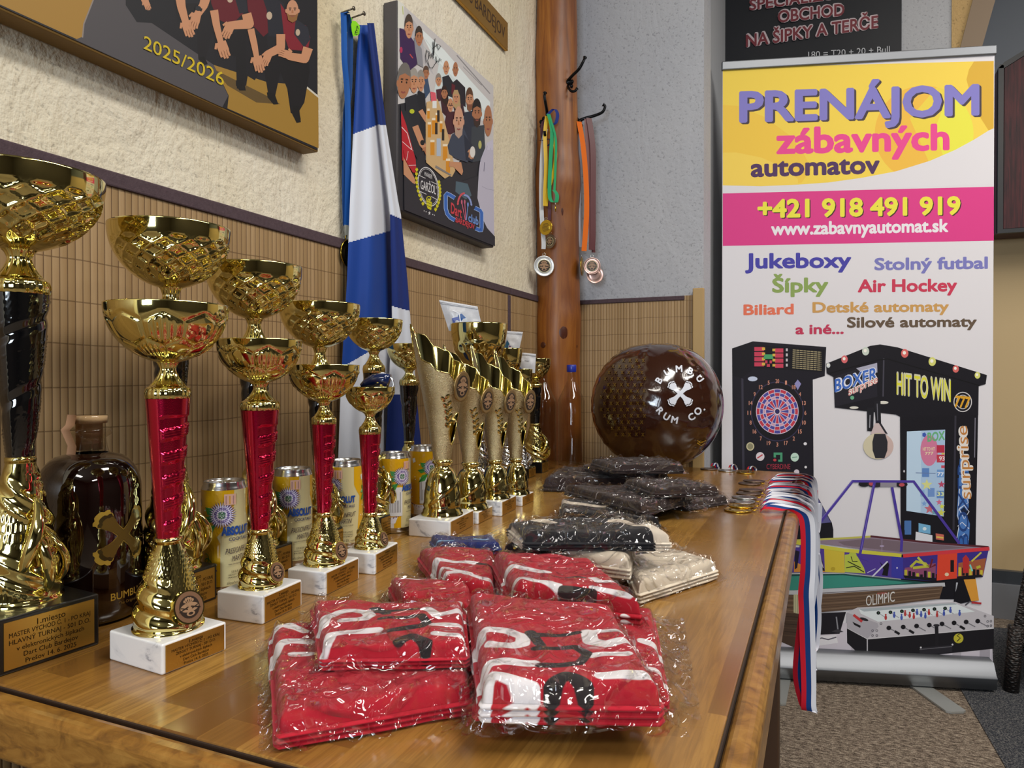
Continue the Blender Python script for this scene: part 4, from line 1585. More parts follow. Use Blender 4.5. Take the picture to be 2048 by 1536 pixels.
def ball_map(x, y, h):
    """a print drawn in the photograph's pixels, wrapped on the ball"""
    d = ray(x, y).normalized()
    oc = CAM - BC
    b = oc.dot(d)
    c = oc.dot(oc) - BR * BR
    disc = b * b - c
    s = -b - math.sqrt(disc) if disc > 0 else -b
    nn = (CAM + d * s - BC).normalized()
    a = math.atan2(nn.y, nn.x)
    return BC + nn * (ball_r(a, nn.z) + .0012 + h)
d = Decal(ball_map, vinyl_ink, maxlen=6)
c3 = lambda x, y: (1080 + x / 5.12, 680 + y / 5.12)
d.crop(1080, 680, 5.12)
white = 'd9dde8'
def arc_text(word, cx, cy, rad, a0, a1, cap, inside, bold=.03):
    k = len(word)
    for i, ch in enumerate(word):
        if ch == ' ':
            continue
        a = R(a0 + (a1 - a0) * i / (k - 1))
        w = text_shape(ch, bold)[2] / CAP * cap
        ux, uy = (math.cos(a), math.sin(a))          # outwards
        tx_, ty_ = (-uy, ux)                          # clockwise on screen
        if inside:
            tx_, ty_ = uy, -ux
            ox, oy = cx + ux * (rad + cap * .5), cy + uy * (rad + cap * .5)
            up = (-ux * cap, -uy * cap)
        else:
            ox, oy = cx + ux * (rad - cap * .5), cy + uy * (rad - cap * .5)
            up = (ux * cap, uy * cap)
        d.text(ch, (ox - tx_ * w / 2, oy - ty_ * w / 2), (ox + tx_ * w / 2, oy + ty_ * w / 2), cap, white, bold, up=up)
arc_text('BUMBU', 1430, 555, 252, -147, -38, 66, False)
arc_text('RUM CO', 1420, 580, 240, 143, 38, 66, True)
d.ell(1675, 712, 10, 10, white)
bone_cross(d, 1430, 552, 160, '2a1710', 0, 1.)
bone_cross(d, 1430, 552, 153, white, 0, 1.)
bone_cross(d, 1430, 552, 142, '2a1710', 0, 1.)
bone_cross(d, 1430, 552, 134, white, 0, 1.)
d.mb.build('white_print', t)
d = Decal(ball_map, vinyl_ink, maxlen=6).crop(1080, 680, 5.12)
random.seed(4)
for j in range(13):
    yy = 215 + j * 62
    for i in range(7):
        xx = 640 + i * 66 + (33 if j % 2 else 0) + (j - 6) ** 2 * .6
        if xx > 1075 or (xx - 1220) ** 2 + (yy - 620) ** 2 > 585 ** 2:
            continue
        s = 17
        d.stroke([(xx - s * .7, yy - s), (xx + s * .7, yy + s)], 9, '5e4514')
        d.stroke([(xx + s * .7, yy - s), (xx - s * .7, yy + s)], 9, '5e4514')
d.mb.build('gold_cross_pattern', t)
d = Decal(ball_map, vinyl_ink, maxlen=6).crop(1080, 680, 5.12)
d.stroke([(1605, 1022), (1640, 1050), (1690, 1020)], 10, 'b08a20')
d.stroke([(1605, 1050), (1645, 1075), (1680, 1050)], 9, 'b08a20')
d.text('XX', (1620, 1050), (1665, 1050), 22, 'b08a20', .03)
d.mb.build('gold_print', t)
# ---------------------------------------------------------------- medals lying on the table, their ribbons over its edge
med_gold = flat('medal_gold', 'c9a63c', .22, 1)
med_silver = flat('medal_silver', 'b9b9b6', .25, 1)
med_bronze = flat('medal_antique', '7d6a5a', .3, .9)
med_white = flat('medal_white', 'd3d6d8', .3, .5)
med_rose = flat('medal_rose', 'c2a095', .3, .8)
ribbon_ink = ink('ribbon_weave', .7, 0, .2)
def medal_mesh(mb, ctr, ax, u, rd, m, rays=True, face=None):
    """a struck disc with a raised rim and radiating lines; ax: facing, u: an axis in its plane"""
    ax, u = ax.normalized(), u.normalized()
    v = ax.cross(u)
    k = 48
    pr = [(0, -.0013), (rd * .97, -.0013), (rd, -.0006), (rd, .0010), (rd * .97, .0015), (rd * .92, .0014), (rd * .88, .0006), (rd * .58, .0004), (rd * .56, .0010), (rd * .50, .0012), (0, .0012)]
    vs = []
    for g, (q, h) in enumerate(pr):
        for i in range(k):
            a = 2 * PI * i / k
            hh = h + (.0006 * (i % 2) if rays and g in (6, 7) else 0)
            vs.append(ctr + (u * math.cos(a) + v * math.sin(a)) * q + ax * hh)
    mb.add(vs, [(g * k + i, g * k + (i + 1) % k, (g + 1) * k + (i + 1) % k, (g + 1) * k + i) for g in range(len(pr) - 1) for i in range(k)], m, True)
RWB = ('c0182c', '123a78', 'd9dbe4')
CZ = RWB
def smooth_path(P, n=8):
    P = [Vector(p) for p in P]
    out = []
    for i in range(len(P) - 1):
        p0, p1, p2, p3 = P[max(i - 1, 0)], P[i], P[i + 1], P[min(i + 2, len(P) - 1)]
        for k in range(n):
            t = k / n
            out.append(.5 * ((2 * p1) + (p2 - p0) * t + (2 * p0 - 5 * p1 + 4 * p2 - p3) * t * t + (3 * p1 - p0 - 3 * p2 + p3) * t ** 3))
    out.append(P[-1])
    return out
EDGE = [
    # disc px, material, word, ribbon start px, bottom of the loop (z), y shift of the hanging part, width
    ((1476, 1020), med_gold, 'gold medal nearest on the table edge, its red blue white ribbon hanging lowest', (1522, 1019), .365, .030, .020),
    ((1482, 1012), med_gold, 'gold medal second from the front at the table edge', (1522, 1010), .46, .055, .016),
    ((1485, 1003), med_silver, 'silver medal in front of another silver one at the table edge', (1526, 1003), .40, .060, .016),
    ((1489, 995), med_silver, 'silver medal behind another silver one at the table edge', (1530, 995), .50, .085, .015),
    ((1497, 987), med_bronze, 'bronze medal between silver ones and another bronze at the table edge', (1530, 983), .46, .10, .015),
    ((1502, 980), med_bronze, 'bronze medal third from the back in the line at the table edge', (1535, 980), .55, .12, .014),
    ((1499, 967), med_bronze, 'dark bronze medal second from the back at the table edge', (1537, 967), .42, .15, .015),
    ((1508, 962), med_bronze, 'dark bronze medal farthest back in the line at the table edge', (1545, 960), .60, .16, .014),
]
XE = X1 + .0265
for i, (q, m, lab, rs, zb, dy, rw) in enumerate(EDGE):
    zl = TT + .0018 + (.0016 if i % 2 else 0)
    c = on_z(*q, zl)
    t = thing('medal', lab, 'medal', (c.x, c.y, TT), 0, 'medals with ribbons over the table edge')
    rd = .0265
    mb = MB()
    medal_mesh(mb, c, Vector((0, .03 * (i % 2), 1)), Vector((1, 0, 0)), rd, m)
    mb.build('disc', t)
    s = on_z(*rs, zl + .004)
    mb = MB()
    q0 = c + Vector((rd * .98, 0, .001))
    mb.tube([q0 + Vector((.004 + .004 * math.cos(b), .004 * math.sin(b), .001)) for b in [2 * PI * k / 12 for k in range(13)]], .0007, med_gold, 6, cap=False)
    e = s - q0
    mb.tube([q0 + e * (.35 + .65 * f) + Vector((0, .0055 * math.sin(PI * f * 2), .002 * math.sin(PI * f))) for f in [k / 10 for k in range(11)]], .0008, med_gold, 6)
    mb.build('link_rings', t)
    # ribbon: gathered at the ring, over the edge, a hanging loop and back up behind
    y0 = s.y
    rw *= 1.45
    xo = XE + .004 + rw * .45 + .0022 * (i % 4)
    yh = y0 + dy
    sx = -.016 if i == 0 else (.012 if i % 2 else -.006)
    cols = RWB if i % 3 != 1 else RWB[::-1]
    path = [s, (s.x + .012, y0 + .004, zl + .012), (XE - .022, y0 + dy * .35, TT + .010 + .002 * (i % 3)), (XE - .002, y0 + dy * .6, TT + .006), (xo - .002, y0 + dy * .85, TT - .016),
            (xo, yh, TT - .10), (xo - .003 + .006 * (i % 2), yh, (TT + zb) / 2 + .04), (xo - .002, yh, (TT + zb) / 2), (xo + .002, yh, zb + .06), (xo + .002, yh, zb + .012), (xo + .004, yh + .004, zb)]
    P = smooth_path(path, 8)
    k = len(P)
    wd, ws = [], []
    for g in range(k):
        f = min(1, g / (k - 1) / .42)
        f = f * f * (3 - 2 * f)
        wd.append((Vector((.25, .55, .55)) * (1 - f) + Vector((.95, .25 + .2 * math.sin(g * .21 + i), 0)) * f).normalized())
        ws.append(rw * (.55 + .45 * min(1, g / k * 3)))
    mb = MB()
    mb.ribbon(P, wd, ws, ribbon_ink, cols)
    path2 = [(xo + .004, yh + .004, zb), (xo + .004 + sx * .5, yh + .014, zb + .010), (xo + .002 + sx, yh + .018, zb + .07), (xo + .004 + sx * .4, yh + .016, (TT + zb) / 2), (xo + .005, yh + .014, TT - .12),
             (xo + .002, yh + .008, TT - .016), (XE, y0 + dy * .8 + .006, TT + .008), (XE - .022, y0 + dy * .45 + .004, TT + .014), (s.x + .012, y0 + .006, zl + .015), s]
    P2 = smooth_path(path2, 8)
    k = len(P2)
    wd = []
    for g in range(k):
        f = min(1, (k - 1 - g) / (k - 1) / .42)
        f = f * f * (3 - 2 * f)
        wd.append((Vector((.25, .55, .55)) * (1 - f) + Vector((.92, -.35, 0)) * f).normalized())
    mb.ribbon(P2, wd, [rw * (1 - .45 * max(0, g / k - .75) * 4) for g in range(k)], ribbon_ink, RWB)
    mb.build('ribbon', t)
BACK = [((1418, 938), med_bronze, 'bronze medal lying by the back edge of the table, nearest the ball'), ((1454, 941), med_silver, 'silver medal lying by the back edge of the table'), ((1491, 945), med_gold, 'gold medal lying by the back edge of the table')]
for i, (q, m, lab) in enumerate(BACK):
    c = on_z(*q, TT + .0016)
    c.y = min(c.y, YB - .028)
    t = thing('medal', lab, 'medal', (c.x, c.y, TT), 0, 'medals by the back edge of the table')
    mb = MB()
    medal_mesh(mb, c, Vector((0, 0, 1)), Vector((0, 1, 0)), .024, m)
    mb.build('disc', t)
    mb = MB()
    a = c + Vector((.006, .024, .002))
    mb.tube([a + Vector((0, .004 + .004 * math.cos(b), .004 + .004 * math.sin(b))) for b in [2 * PI * k / 12 for k in range(13)]], .0008, med_gold, 6, cap=False)
    mb.build('link_ring', t)
    mb = MB()
    P = smooth_path([a + Vector((0, .003, .004)), a + Vector((.004, .004, .012)), a + Vector((.008, .010, .010)), (a.x + .01, YB + .006, TT + .004), (a.x + .012, YB + .012, TT - .03), (a.x + .012, YB + .012, TT - .30), (a.x + .016, YB + .014, TT - .33), (a.x + .02, YB + .018, TT - .30), (a.x + .02, YB + .018, TT - .03)], 6)
    mb.ribbon(P, Vector((1, .2, .2)).normalized(), .012, ribbon_ink, RWB)
    mb.build('ribbon', t)
# ---------------------------------------------------------------- log post with its hooks and medals
n = NT('log_wood')
gr = n.noise(7, 6, .62, n.mapping((5, 5, .45)), .8)
c = n.ramp(gr, [(.28, '5c2f0b'), (.45, '854a12'), (.58, '9a5d1c'), (.75, 'ab712c')])
c = n.mix(n.ramp(n.noise(3.2, 3, .6, n.mapping((1, 1, .6), loc=(3, 1, 4))), [(.40, .0), (.68, .75)]), c, '5f2c0c')
n.set(color=c, rough=.48, coat=.15, coat_rough=.3)
n.bump(gr, .2, .003)
log_wood = n.m
knot_wood = flat('knot_wood', '4a1f0c', .35, coat=.3, bump=(40, .4))
crack_m = flat('crack_dark', '1c0d05', .9)
PZ = 2.33
# outline of the post read from the photograph at its own distance: rows, left and right edges
PROFL = [(-40, 1071, 1152), (0, 1071, 1152), (60, 1070, 1153), (105, 1067, 1154), (130, 1066, 1154), (180, 1068, 1154), (300, 1071, 1156), (340, 1068, 1160), (375, 1064, 1162), (400, 1066, 1160), (440, 1070, 1158), (520, 1071, 1158), (600, 1072, 1160), (640, 1069, 1163), (680, 1069, 1162), (720, 1071, 1160), (820, 1072, 1162), (930, 1072, 1164)]
def post_at(zz):
    rows = []
    for y, l, r in PROFL:
        rows.append((CAM.z - (y - 757) * PZ / FOC, l, r))
    rows.sort()
    if zz <= rows[0][0]:
        return rows[0][1], rows[0][2]
    for (z0, l0, r0), (z1, l1, r1) in zip(rows, rows[1:]):
        if zz <= z1:
            f = (zz - z0) / (z1 - z0)
            f = f * f * (3 - 2 * f)
            return l0 + (l1 - l0) * f, r0 + (r1 - r0) * f
    return rows[-1][1], rows[-1][2]
mb = MB()
ns, nr = 40, 160
vs = []
zs_ = [2.74 * k / nr for k in range(nr + 1)]
def post_pt(a, zz, add=0):
    l, r = post_at(zz)
    cx = (l + r) / 2
    rad = (r - l) / 2 * PZ / FOC
    g = at_depth(cx, 757, PZ)
    rr = rad * (1 + .03 * noise.noise(Vector((math.cos(a) * 1.5, math.sin(a) * 1.5, zz * 5)))) + add
    return Vector((max(.002, g.x + rr * math.cos(a)), min(2.305, g.y + rr * math.sin(a)), zz))
for zz in zs_:
    for i in range(ns):
        vs.append(post_pt(2 * PI * i / ns, zz))
mb.add(vs, [(k * ns + i, k * ns + (i + 1) % ns, (k + 1) * ns + (i + 1) % ns, (k + 1) * ns + i) for k in range(nr) for i in range(ns)], log_wood, True)
mb.build('trunk', None)
post = bpy.data.objects['trunk']
g0 = at_depth(1114, 757, PZ)
pr_ = thing('log_post', 'varnished knotty log post standing in the corner of the walls', 'post', (g0.x, g0.y, 0))
post.parent = pr_
post.matrix_parent_inverse = Matrix.Translation((-g0.x, -g0.y, 0))
def post_front(x, y):
    """the place on the post's skin seen at a pixel"""
    l, r = post_at(CAM.z - (y - 757) * PZ / FOC)
    rad = (r - l) / 2 * PZ / FOC
    off = (x - (l + r) / 2) * PZ / FOC
    off = max(-rad * .98, min(rad * .98, off))
    dz = math.sqrt(max(0, rad * rad - off * off))
    return at_depth(x, y, PZ - dz * .99)
for kx, ky, rx, ry in ((1110, 101, 7, 11), (1148, 375, 10, 22), (1125, 425, 6, 20), (1130, 460, 9, 26), (1129, 664, 11, 15), (1154, 693, 6, 8), (1086, 690, 5, 6)):
    mb = MB()
    c = post_front(kx, ky)
    ring = []
    for i in range(18):
        a = 2 * PI * i / 18
        ring.append(post_front(kx + rx * math.cos(a), ky + ry * math.sin(a)) - FW * .0015)
    mb.add(ring + [c - FW * .006], [(i, 18, (i + 1) % 18) for i in range(18)], knot_wood, True)
    mb.build('knot', pr_)
mb = MB()
mb.tube([post_front(x, y) - FW * .0005 for x, y in ((1130, -20), (1131, 30), (1133, 80), (1137, 110), (1136, 150), (1134, 220), (1136, 300))], [.0012, .0022, .0025, .002, .0022, .002, .0006], crack_m, 6)
mb.build('crack', pr_)
iron = flat('dark_iron', '17181b', .3, .8)
def px_path(pts, Z):
    return [at_depth(x, y, z if z else Z) for x, y, z in [(p + (None,))[:3] for p in pts]]
def coat_hook(label, rose, arm, low, seed):
    c = post_front(*rose)
    t = thing('coat_hook', label, 'coat hook', c, 0, 'dark iron coat hooks on the log post')
    mb = MB()
    nn = (-FW + RT * (rose[0] - 1115) / 60).normalized()
    for k in range(7):
        a = 2 * PI * k / 7 + seed
        p = c + (RT * math.cos(a) + UP * math.sin(a) * 1.3) * .013
        q = p + nn * .006
        mb.tube([p - nn * .004, q], [.0085, .006], iron, 10)
    mb.tube([c - nn * .004, c + nn * .014], [.013, .009], iron, 14)
    mb.build('rosette', t)
    mb = MB()
    P = smooth_path(arm, 8)
    k = len(P)
    mb.tube(P, [.0052 - .001 * i / k + (.0035 * max(0, (i / k - .9)) * 10) for i in range(k)], iron, 10)
    mb.build('upper_arm', t)
    mb = MB()
    P = smooth_path(low, 6)
    mb.tube(P, [.004] * (len(P) - 1) + [.0055], iron, 8)
    mb.build('lower_arm', t)
    return t
f = post_front(1135, 167)
Zf = depth(f)
coat_hook('bare dark iron coat hook highest on the log post', (1135, 167), px_path([(1137, 160, Zf - .01), (1146, 150, Zf - .03), (1158, 138, Zf - .05), (1166, 124, Zf - .055), (1170, 115, Zf - .05)], Zf),
          px_path([(1135, 172, Zf - .01), (1142, 182, Zf - .03), (1150, 182, Zf - .035), (1154, 177, Zf - .034)], Zf), .3)
f = post_front(1090, 245)
Zl = depth(f)
coat_hook('dark iron coat hook on the left of the post, hung with yellow and green ribbons', (1091, 248), px_path([(1094, 240, Zl - .01), (1094, 225, Zl - .03), (1091, 207, Zl - .055), (1089, 193, Zl - .06), (1090, 186, Zl - .055)], Zl),
          px_path([(1092, 255, Zl - .012), (1092, 268, Zl - .03), (1090, 270, Zl - .045), (1089, 262, Zl - .05)], Zl), .1)
f = post_front(1154, 250)
Zr = depth(f)
coat_hook('dark iron coat hook on the right of the post, hung with orange and brown ribbons', (1153, 250), px_path([(1156, 242, Zr), (1172, 236, Zr - .005), (1190, 231, Zr - .01), (1205, 224, Zr - .012), (1210, 213, Zr - .012), (1206, 209, Zr - .012)], Zr),
          px_path([(1156, 256, Zr), (1162, 262, Zr - .005), (1160, 266, Zr - .01), (1156, 262, Zr - .01)], Zr), .7)
SHINE = ink('shiny_ribbon', .35, .2, .5)
def hung_medal(label, group, strands, Z, disc=None, m=None, rd=None, ax=None, lettered=False, crest=False, glit=False, name='medal'):
    """strands: list of (pixel path, width px, colour); disc: (px centre)"""
    a = at_depth(*strands[0][0][0], Z)
    t = thing(name, label, name, a, 0, group)
    for path, w, colr in strands:
        mb = MB()
        P = smooth_path([at_depth(p[0], p[1], Z + (p[2] if len(p) > 2 else 0)) for p in path], 6)
        ws = [w * Z / FOC] * len(P)
        mb.ribbon(P, (RT * .95 + FW * .3).normalized(), ws, SHINE if glit else ribbon_ink, [colr, colr])
        mb.build('ribbon', t)
    if disc:
        c = at_depth(*disc, Z - .004)
        mb = MB()
        axv = (ax or -FW)
        u = Vector((0, 0, 1)).cross(axv).normalized()
        medal_mesh(mb, c, axv, u, rd, m, not (lettered or crest))
        v = axv.normalized().cross(u)
        if crest:
            e = emblem(lambda x, y, h: c + axv.normalized() * (.0016 + h) + (u * x + v * y) * rd * .8)
            base = len(mb.f)
            mb.add([c + axv.normalized() * .0014 + (u * math.cos(2 * PI * i / 24) + v * math.sin(2 * PI * i / 24)) * rd * .64 for i in range(24)], [tuple(range(24))], flat('crest_cream', 'cfc59a', .5))
            base = len(mb.f)
            mb.add(e.v, e.f, emblem_ink)
            mb.col[base:] = e.col
        if lettered:
            dd = Decal(lambda x, y, h: c + axv.normalized() * (.0016 + h) + (u * x + v * y) * rd, emblem_ink, mb, h=.0002)
            for j in range(7):
                L = .5 * math.sqrt(1 - ((j - 3) / 4.2) ** 2)
                dd.stroke([(-L, .48 - .16 * j), (L, .48 - .16 * j)], .06, '5e4a1c')
        o = mb.build('disc', t)
        mb = MB()
        q = c + v * (rd + .004)
        mb.tube([q + (u * math.cos(b) + v * math.sin(b)) * .0045 for b in [2 * PI * i / 12 for i in range(13)]], .0009, med_silver, 6, cap=False)
        mb.build('hanging_ring', t)
    return t
GL = 'medals on the left coat hook'
Zh = Zl - .04
hung_medal('white medal on a silver ribbon, hanging lowest on the left coat hook', GL, [([(1092, 258), (1086, 290), (1083, 350), (1083, 420), (1087, 480), (1087, 498)], 9, 'c6c8cc')], Zh + .006, (1088, 532), med_white, .0325, -FW + RT * .15, crest=True, glit=True)
hung_medal('gold medal with engraved lines on a shiny yellow ribbon', GL, [([(1094, 232), (1090, 270), (1092, 330), (1090, 385), (1090, 412)], 8, 'd9b11c'), ([(1097, 232), (1104, 268), (1111, 300), (1108, 340), (1096, 385), (1092, 412)], 7, 'd9b11c')], Zh - .004, (1092, 455), med_gold, .0235, -FW + RT * -.75, lettered=True, glit=True)
hung_medal('dark bronze medal half hidden behind the yellow ribboned one', GL, [([(1096, 236), (1084, 255), (1090, 330), (1098, 400), (1099, 440)], 7, '5a3a44')], Zh + .010, (1100, 483), med_bronze, .0225, -FW + RT * -.9, crest=True)
hung_medal('small medal seen edge on, on a green ribbon', GL, [([(1097, 228), (1104, 262), (1101, 320), (1099, 385), (1103, 402), (1112, 404), (1114, 390), (1108, 380)], 8, '2c9a66'), ([(1098, 230), (1111, 275), (1111, 330), (1109, 382)], 5, '2c9a66')], Zh - .010, (1111, 417), med_gold, .010, RT + FW * -.15)
hung_medal('dark blue ribbon coiled round the left coat hook', GL, [([(1095, 230), (1108, 218), (1115, 228), (1112, 245), (1104, 250)], 7, '22337a'), ([(1080, 282), (1090, 280), (1100, 278), (1101, 288), (1092, 292)], 6, '1c2660')], Zh + .004, name='ribbon')
GRR = 'medals on the right coat hook'
Zh2 = Zr - .006
hung_medal('rose medal with a crest on a glittering brown ribbon', GRR, [([(1174, 238), (1177, 300), (1181, 400), (1183, 470), (1183, 500)], 12, '6b3a3a'), ([(1178, 236), (1186, 300), (1186, 400), (1186, 470), (1184, 500)], 12, '5d3236')], Zh2 - .01, (1184, 532), med_rose, .0275, -FW + RT * -.15, crest=True, glit=True)
hung_medal('rose medal half hidden behind the crested one', GRR, [([(1174, 240), (1179, 330), (1185, 440), (1187, 505)], 8, '5d3236')], Zh2 + .004, (1190, 550), med_rose, .0275, -FW)
hung_medal('medal turned edge on behind an orange ribbon', GRR, [([(1158, 243), (1166, 290), (1172, 360), (1173, 430), (1168, 502)], 11, 'd96a1c')], Zh2 - .018, (1164, 533), med_gold, .030, RT + FW * -.25)
hung_medal('thin silver ribbon hanging beside the orange one', GRR, [([(1156, 262), (1160, 330), (1158, 430), (1162, 494)], 7, 'bdbfc8')], Zh2 + .004, glit=True, name='ribbon')

# ---------------------------------------------------------------- flag, lanyard and key tag on the left wall
FX = .03
flag_ink = ink('flag_cloth', .6, 0, .3)
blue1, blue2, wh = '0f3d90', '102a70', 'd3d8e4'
t = thing('flag', 'blue and white flag hanging gathered from a nail on the wall', 'flag', on_x(746, 52, FX))
def flag_strip(rows, cols_of, name, x0, fold, seed):
    """rows: (y, left px, right px); the cloth bulges from the wall"""
    mb = MB()
    ny, nx = 420, 70
    ys = [r[0] for r in rows]
    def lr(y):
        for (y0, l0, r0), (y1, l1, r1) in zip(rows, rows[1:]):
            if y0 <= y <= y1:
                f = (y - y0) / (y1 - y0)
                return l0 + (l1 - l0) * f, r0 + (r1 - r0) * f
        return rows[-1][1:]
    def P(u, v):
        y = ys[0] + (ys[-1] - ys[0]) * v
        l, r = lr(y)
        x = l + (r - l) * u
        wd = (r - l) / 130
        X = x0 + fold * wd * math.sin(PI * (u * .9 + .05)) + .006 * wd * math.sin(u * 11 + v * 3 + seed)
        return on_x(x, y, max(.012, X))
    def C(u, v):
        y = ys[0] + (ys[-1] - ys[0]) * v
        return lin(cols_of(u, y))
    o = mb.grid(P, nx, ny, flag_ink, face_col=C)
    return mb.build(name, t)
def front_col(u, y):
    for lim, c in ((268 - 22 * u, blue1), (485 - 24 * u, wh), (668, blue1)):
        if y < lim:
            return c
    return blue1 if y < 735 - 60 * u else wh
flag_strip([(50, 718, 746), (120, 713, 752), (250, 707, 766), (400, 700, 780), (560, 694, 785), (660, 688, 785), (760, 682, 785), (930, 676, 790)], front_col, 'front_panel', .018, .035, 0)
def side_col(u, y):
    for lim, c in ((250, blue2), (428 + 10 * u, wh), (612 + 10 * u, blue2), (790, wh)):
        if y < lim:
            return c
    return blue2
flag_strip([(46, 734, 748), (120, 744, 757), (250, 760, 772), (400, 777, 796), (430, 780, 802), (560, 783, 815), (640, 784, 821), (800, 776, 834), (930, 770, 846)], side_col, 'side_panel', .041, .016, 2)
nail_m = flat('nail_steel', '6e675c', .35, .9)
def nail(label, x, y):
    a = on_x(x, y, 0)
    t_ = thing('nail', label, 'nail', a, 0, 'nails in the left wall')
    mb = MB()
    mb.tube([a - Vector((.004, 0, 0)), a + Vector((.028, 0, .003))], .0016, nail_m, 8)
    mb.build('shank', t_)
    mb = MB()
    b = a + Vector((.028, 0, .003))
    mb.tube([b, b + Vector((.0015, 0, 0))], .0042, nail_m, 12)
    mb.build('nail_head', t_)
nail('nail holding the blue lanyard', 683, 26)
nail('nail holding the green key tag', 704, 36)
t = thing('lanyard', 'long blue lanyard looped over a nail left of the flag', 'lanyard', on_x(686, 28, .02))
mb = MB()
P = smooth_path([on_x(x, y, X) for x, y, X in ((687, 27, .022), (688, 60, .021), (689, 120, .02), (694, 180, .017), (696, 250, .016), (696, 330, .016), (695, 400, .016), (694, 452, .016))], 8)
mb.ribbon(P, Vector((.35, .93, 0)), .013, ribbon_ink, ['16509c', '1a56a6'])
P = smooth_path([on_x(x, y, X) for x, y, X in ((694, 27, .022), (700, 60, .016), (700, 120, .014), (698, 180, .013), (692, 230, .012), (690, 300, .012), (690, 380, .012), (692, 452, .014))], 8)
mb.ribbon(P, Vector((.55, .83, 0)), .012, ribbon_ink, ['133f7c', '164586'])
mb.ribbon([on_x(687, 27, .022), on_x(690, 24, .024), on_x(694, 27, .022)], Vector((1, 0, 0)), .013, ribbon_ink, ['16509c', '1a56a6'])
mb.build('ribbon', t)
mb = MB()
mb.ribbon([on_x(693, 450, .016), on_x(693, 462, .015), on_x(694, 478, .014)], Vector((.4, .9, 0)), .009, flat('clear_clip', 'aaa99c', .3), None, 2)
mb.tube([on_x(694, 476, .014) + Vector((0, .005 * math.cos(b), .005 * math.sin(b))) for b in [2 * PI * k / 12 for k in range(13)]], .0009, med_gold, 6, cap=False)
mb.build('clip', t)
mb = MB()
c = on_x(697, 508, .012)
medal_mesh(mb, c, Vector((1, -.1, 0)), Vector((0, 1, 0)), .026, flat('medal_dark', '3a3222', .4, .8), False)
mb.tube([c + Vector((.002, .0262 * math.cos(b), .0262 * math.sin(b))) for b in [2 * PI * k / 40 for k in range(41)]], .0012, med_gold, 6, cap=False)
mb.build('medal_disc', t)
tagg = flat('neon_green', '8fe21a', .4)
t = thing('key_tag', 'neon green paper tag with handwriting hanging on a nail', 'tag', on_x(705, 40, .02))
mb = MB()
c7 = lambda pts: [(660 + x / 6.4, y / 6.4) for x, y in pts]
out = c7([(285, 265), (330, 270), (375, 320), (395, 375), (385, 430), (345, 458), (300, 462), (285, 400), (275, 320)])
front = [on_x(x, y, .022) for x, y in out]
back = [p - Vector((.0012, 0, 0)) for p in front]
k = len(out)
mb.add(front + back, [tuple(range(k)), tuple(range(2 * k - 1, k - 1, -1))] + [(i, i + k, (i + 1) % k + k, (i + 1) % k) for i in range(k)], tagg)
dd = Decal(photo_plane((.0222, 0, 0), (1, 0, 0)), ink('tag_ink', .5), mb).crop(660, 0, 6.4)
for ln in ([(315, 440), (335, 390), (345, 330)], [(330, 385), (352, 395)], [(350, 330), (360, 370)], [(320, 400), (335, 420), (350, 410)], [(325, 435), (350, 440)]):
    dd.stroke(ln, 7, '1d3a12')
mb.build('tag_front', t)
mb = MB()
out = c7([(205, 230), (260, 215), (290, 240), (265, 290), (262, 400), (225, 410), (210, 330)])
front = [on_x(x, y, .012) for x, y in out]
back = [p - Vector((.0012, 0, 0)) for p in front]
k = len(out)
mb.add(front + back, [tuple(range(k)), tuple(range(2 * k - 1, k - 1, -1))] + [(i, i + k, (i + 1) % k + k, (i + 1) % k) for i in range(k)], flat('neon_green_back', '5fb414', .4))
mb.build('tag_back', t)
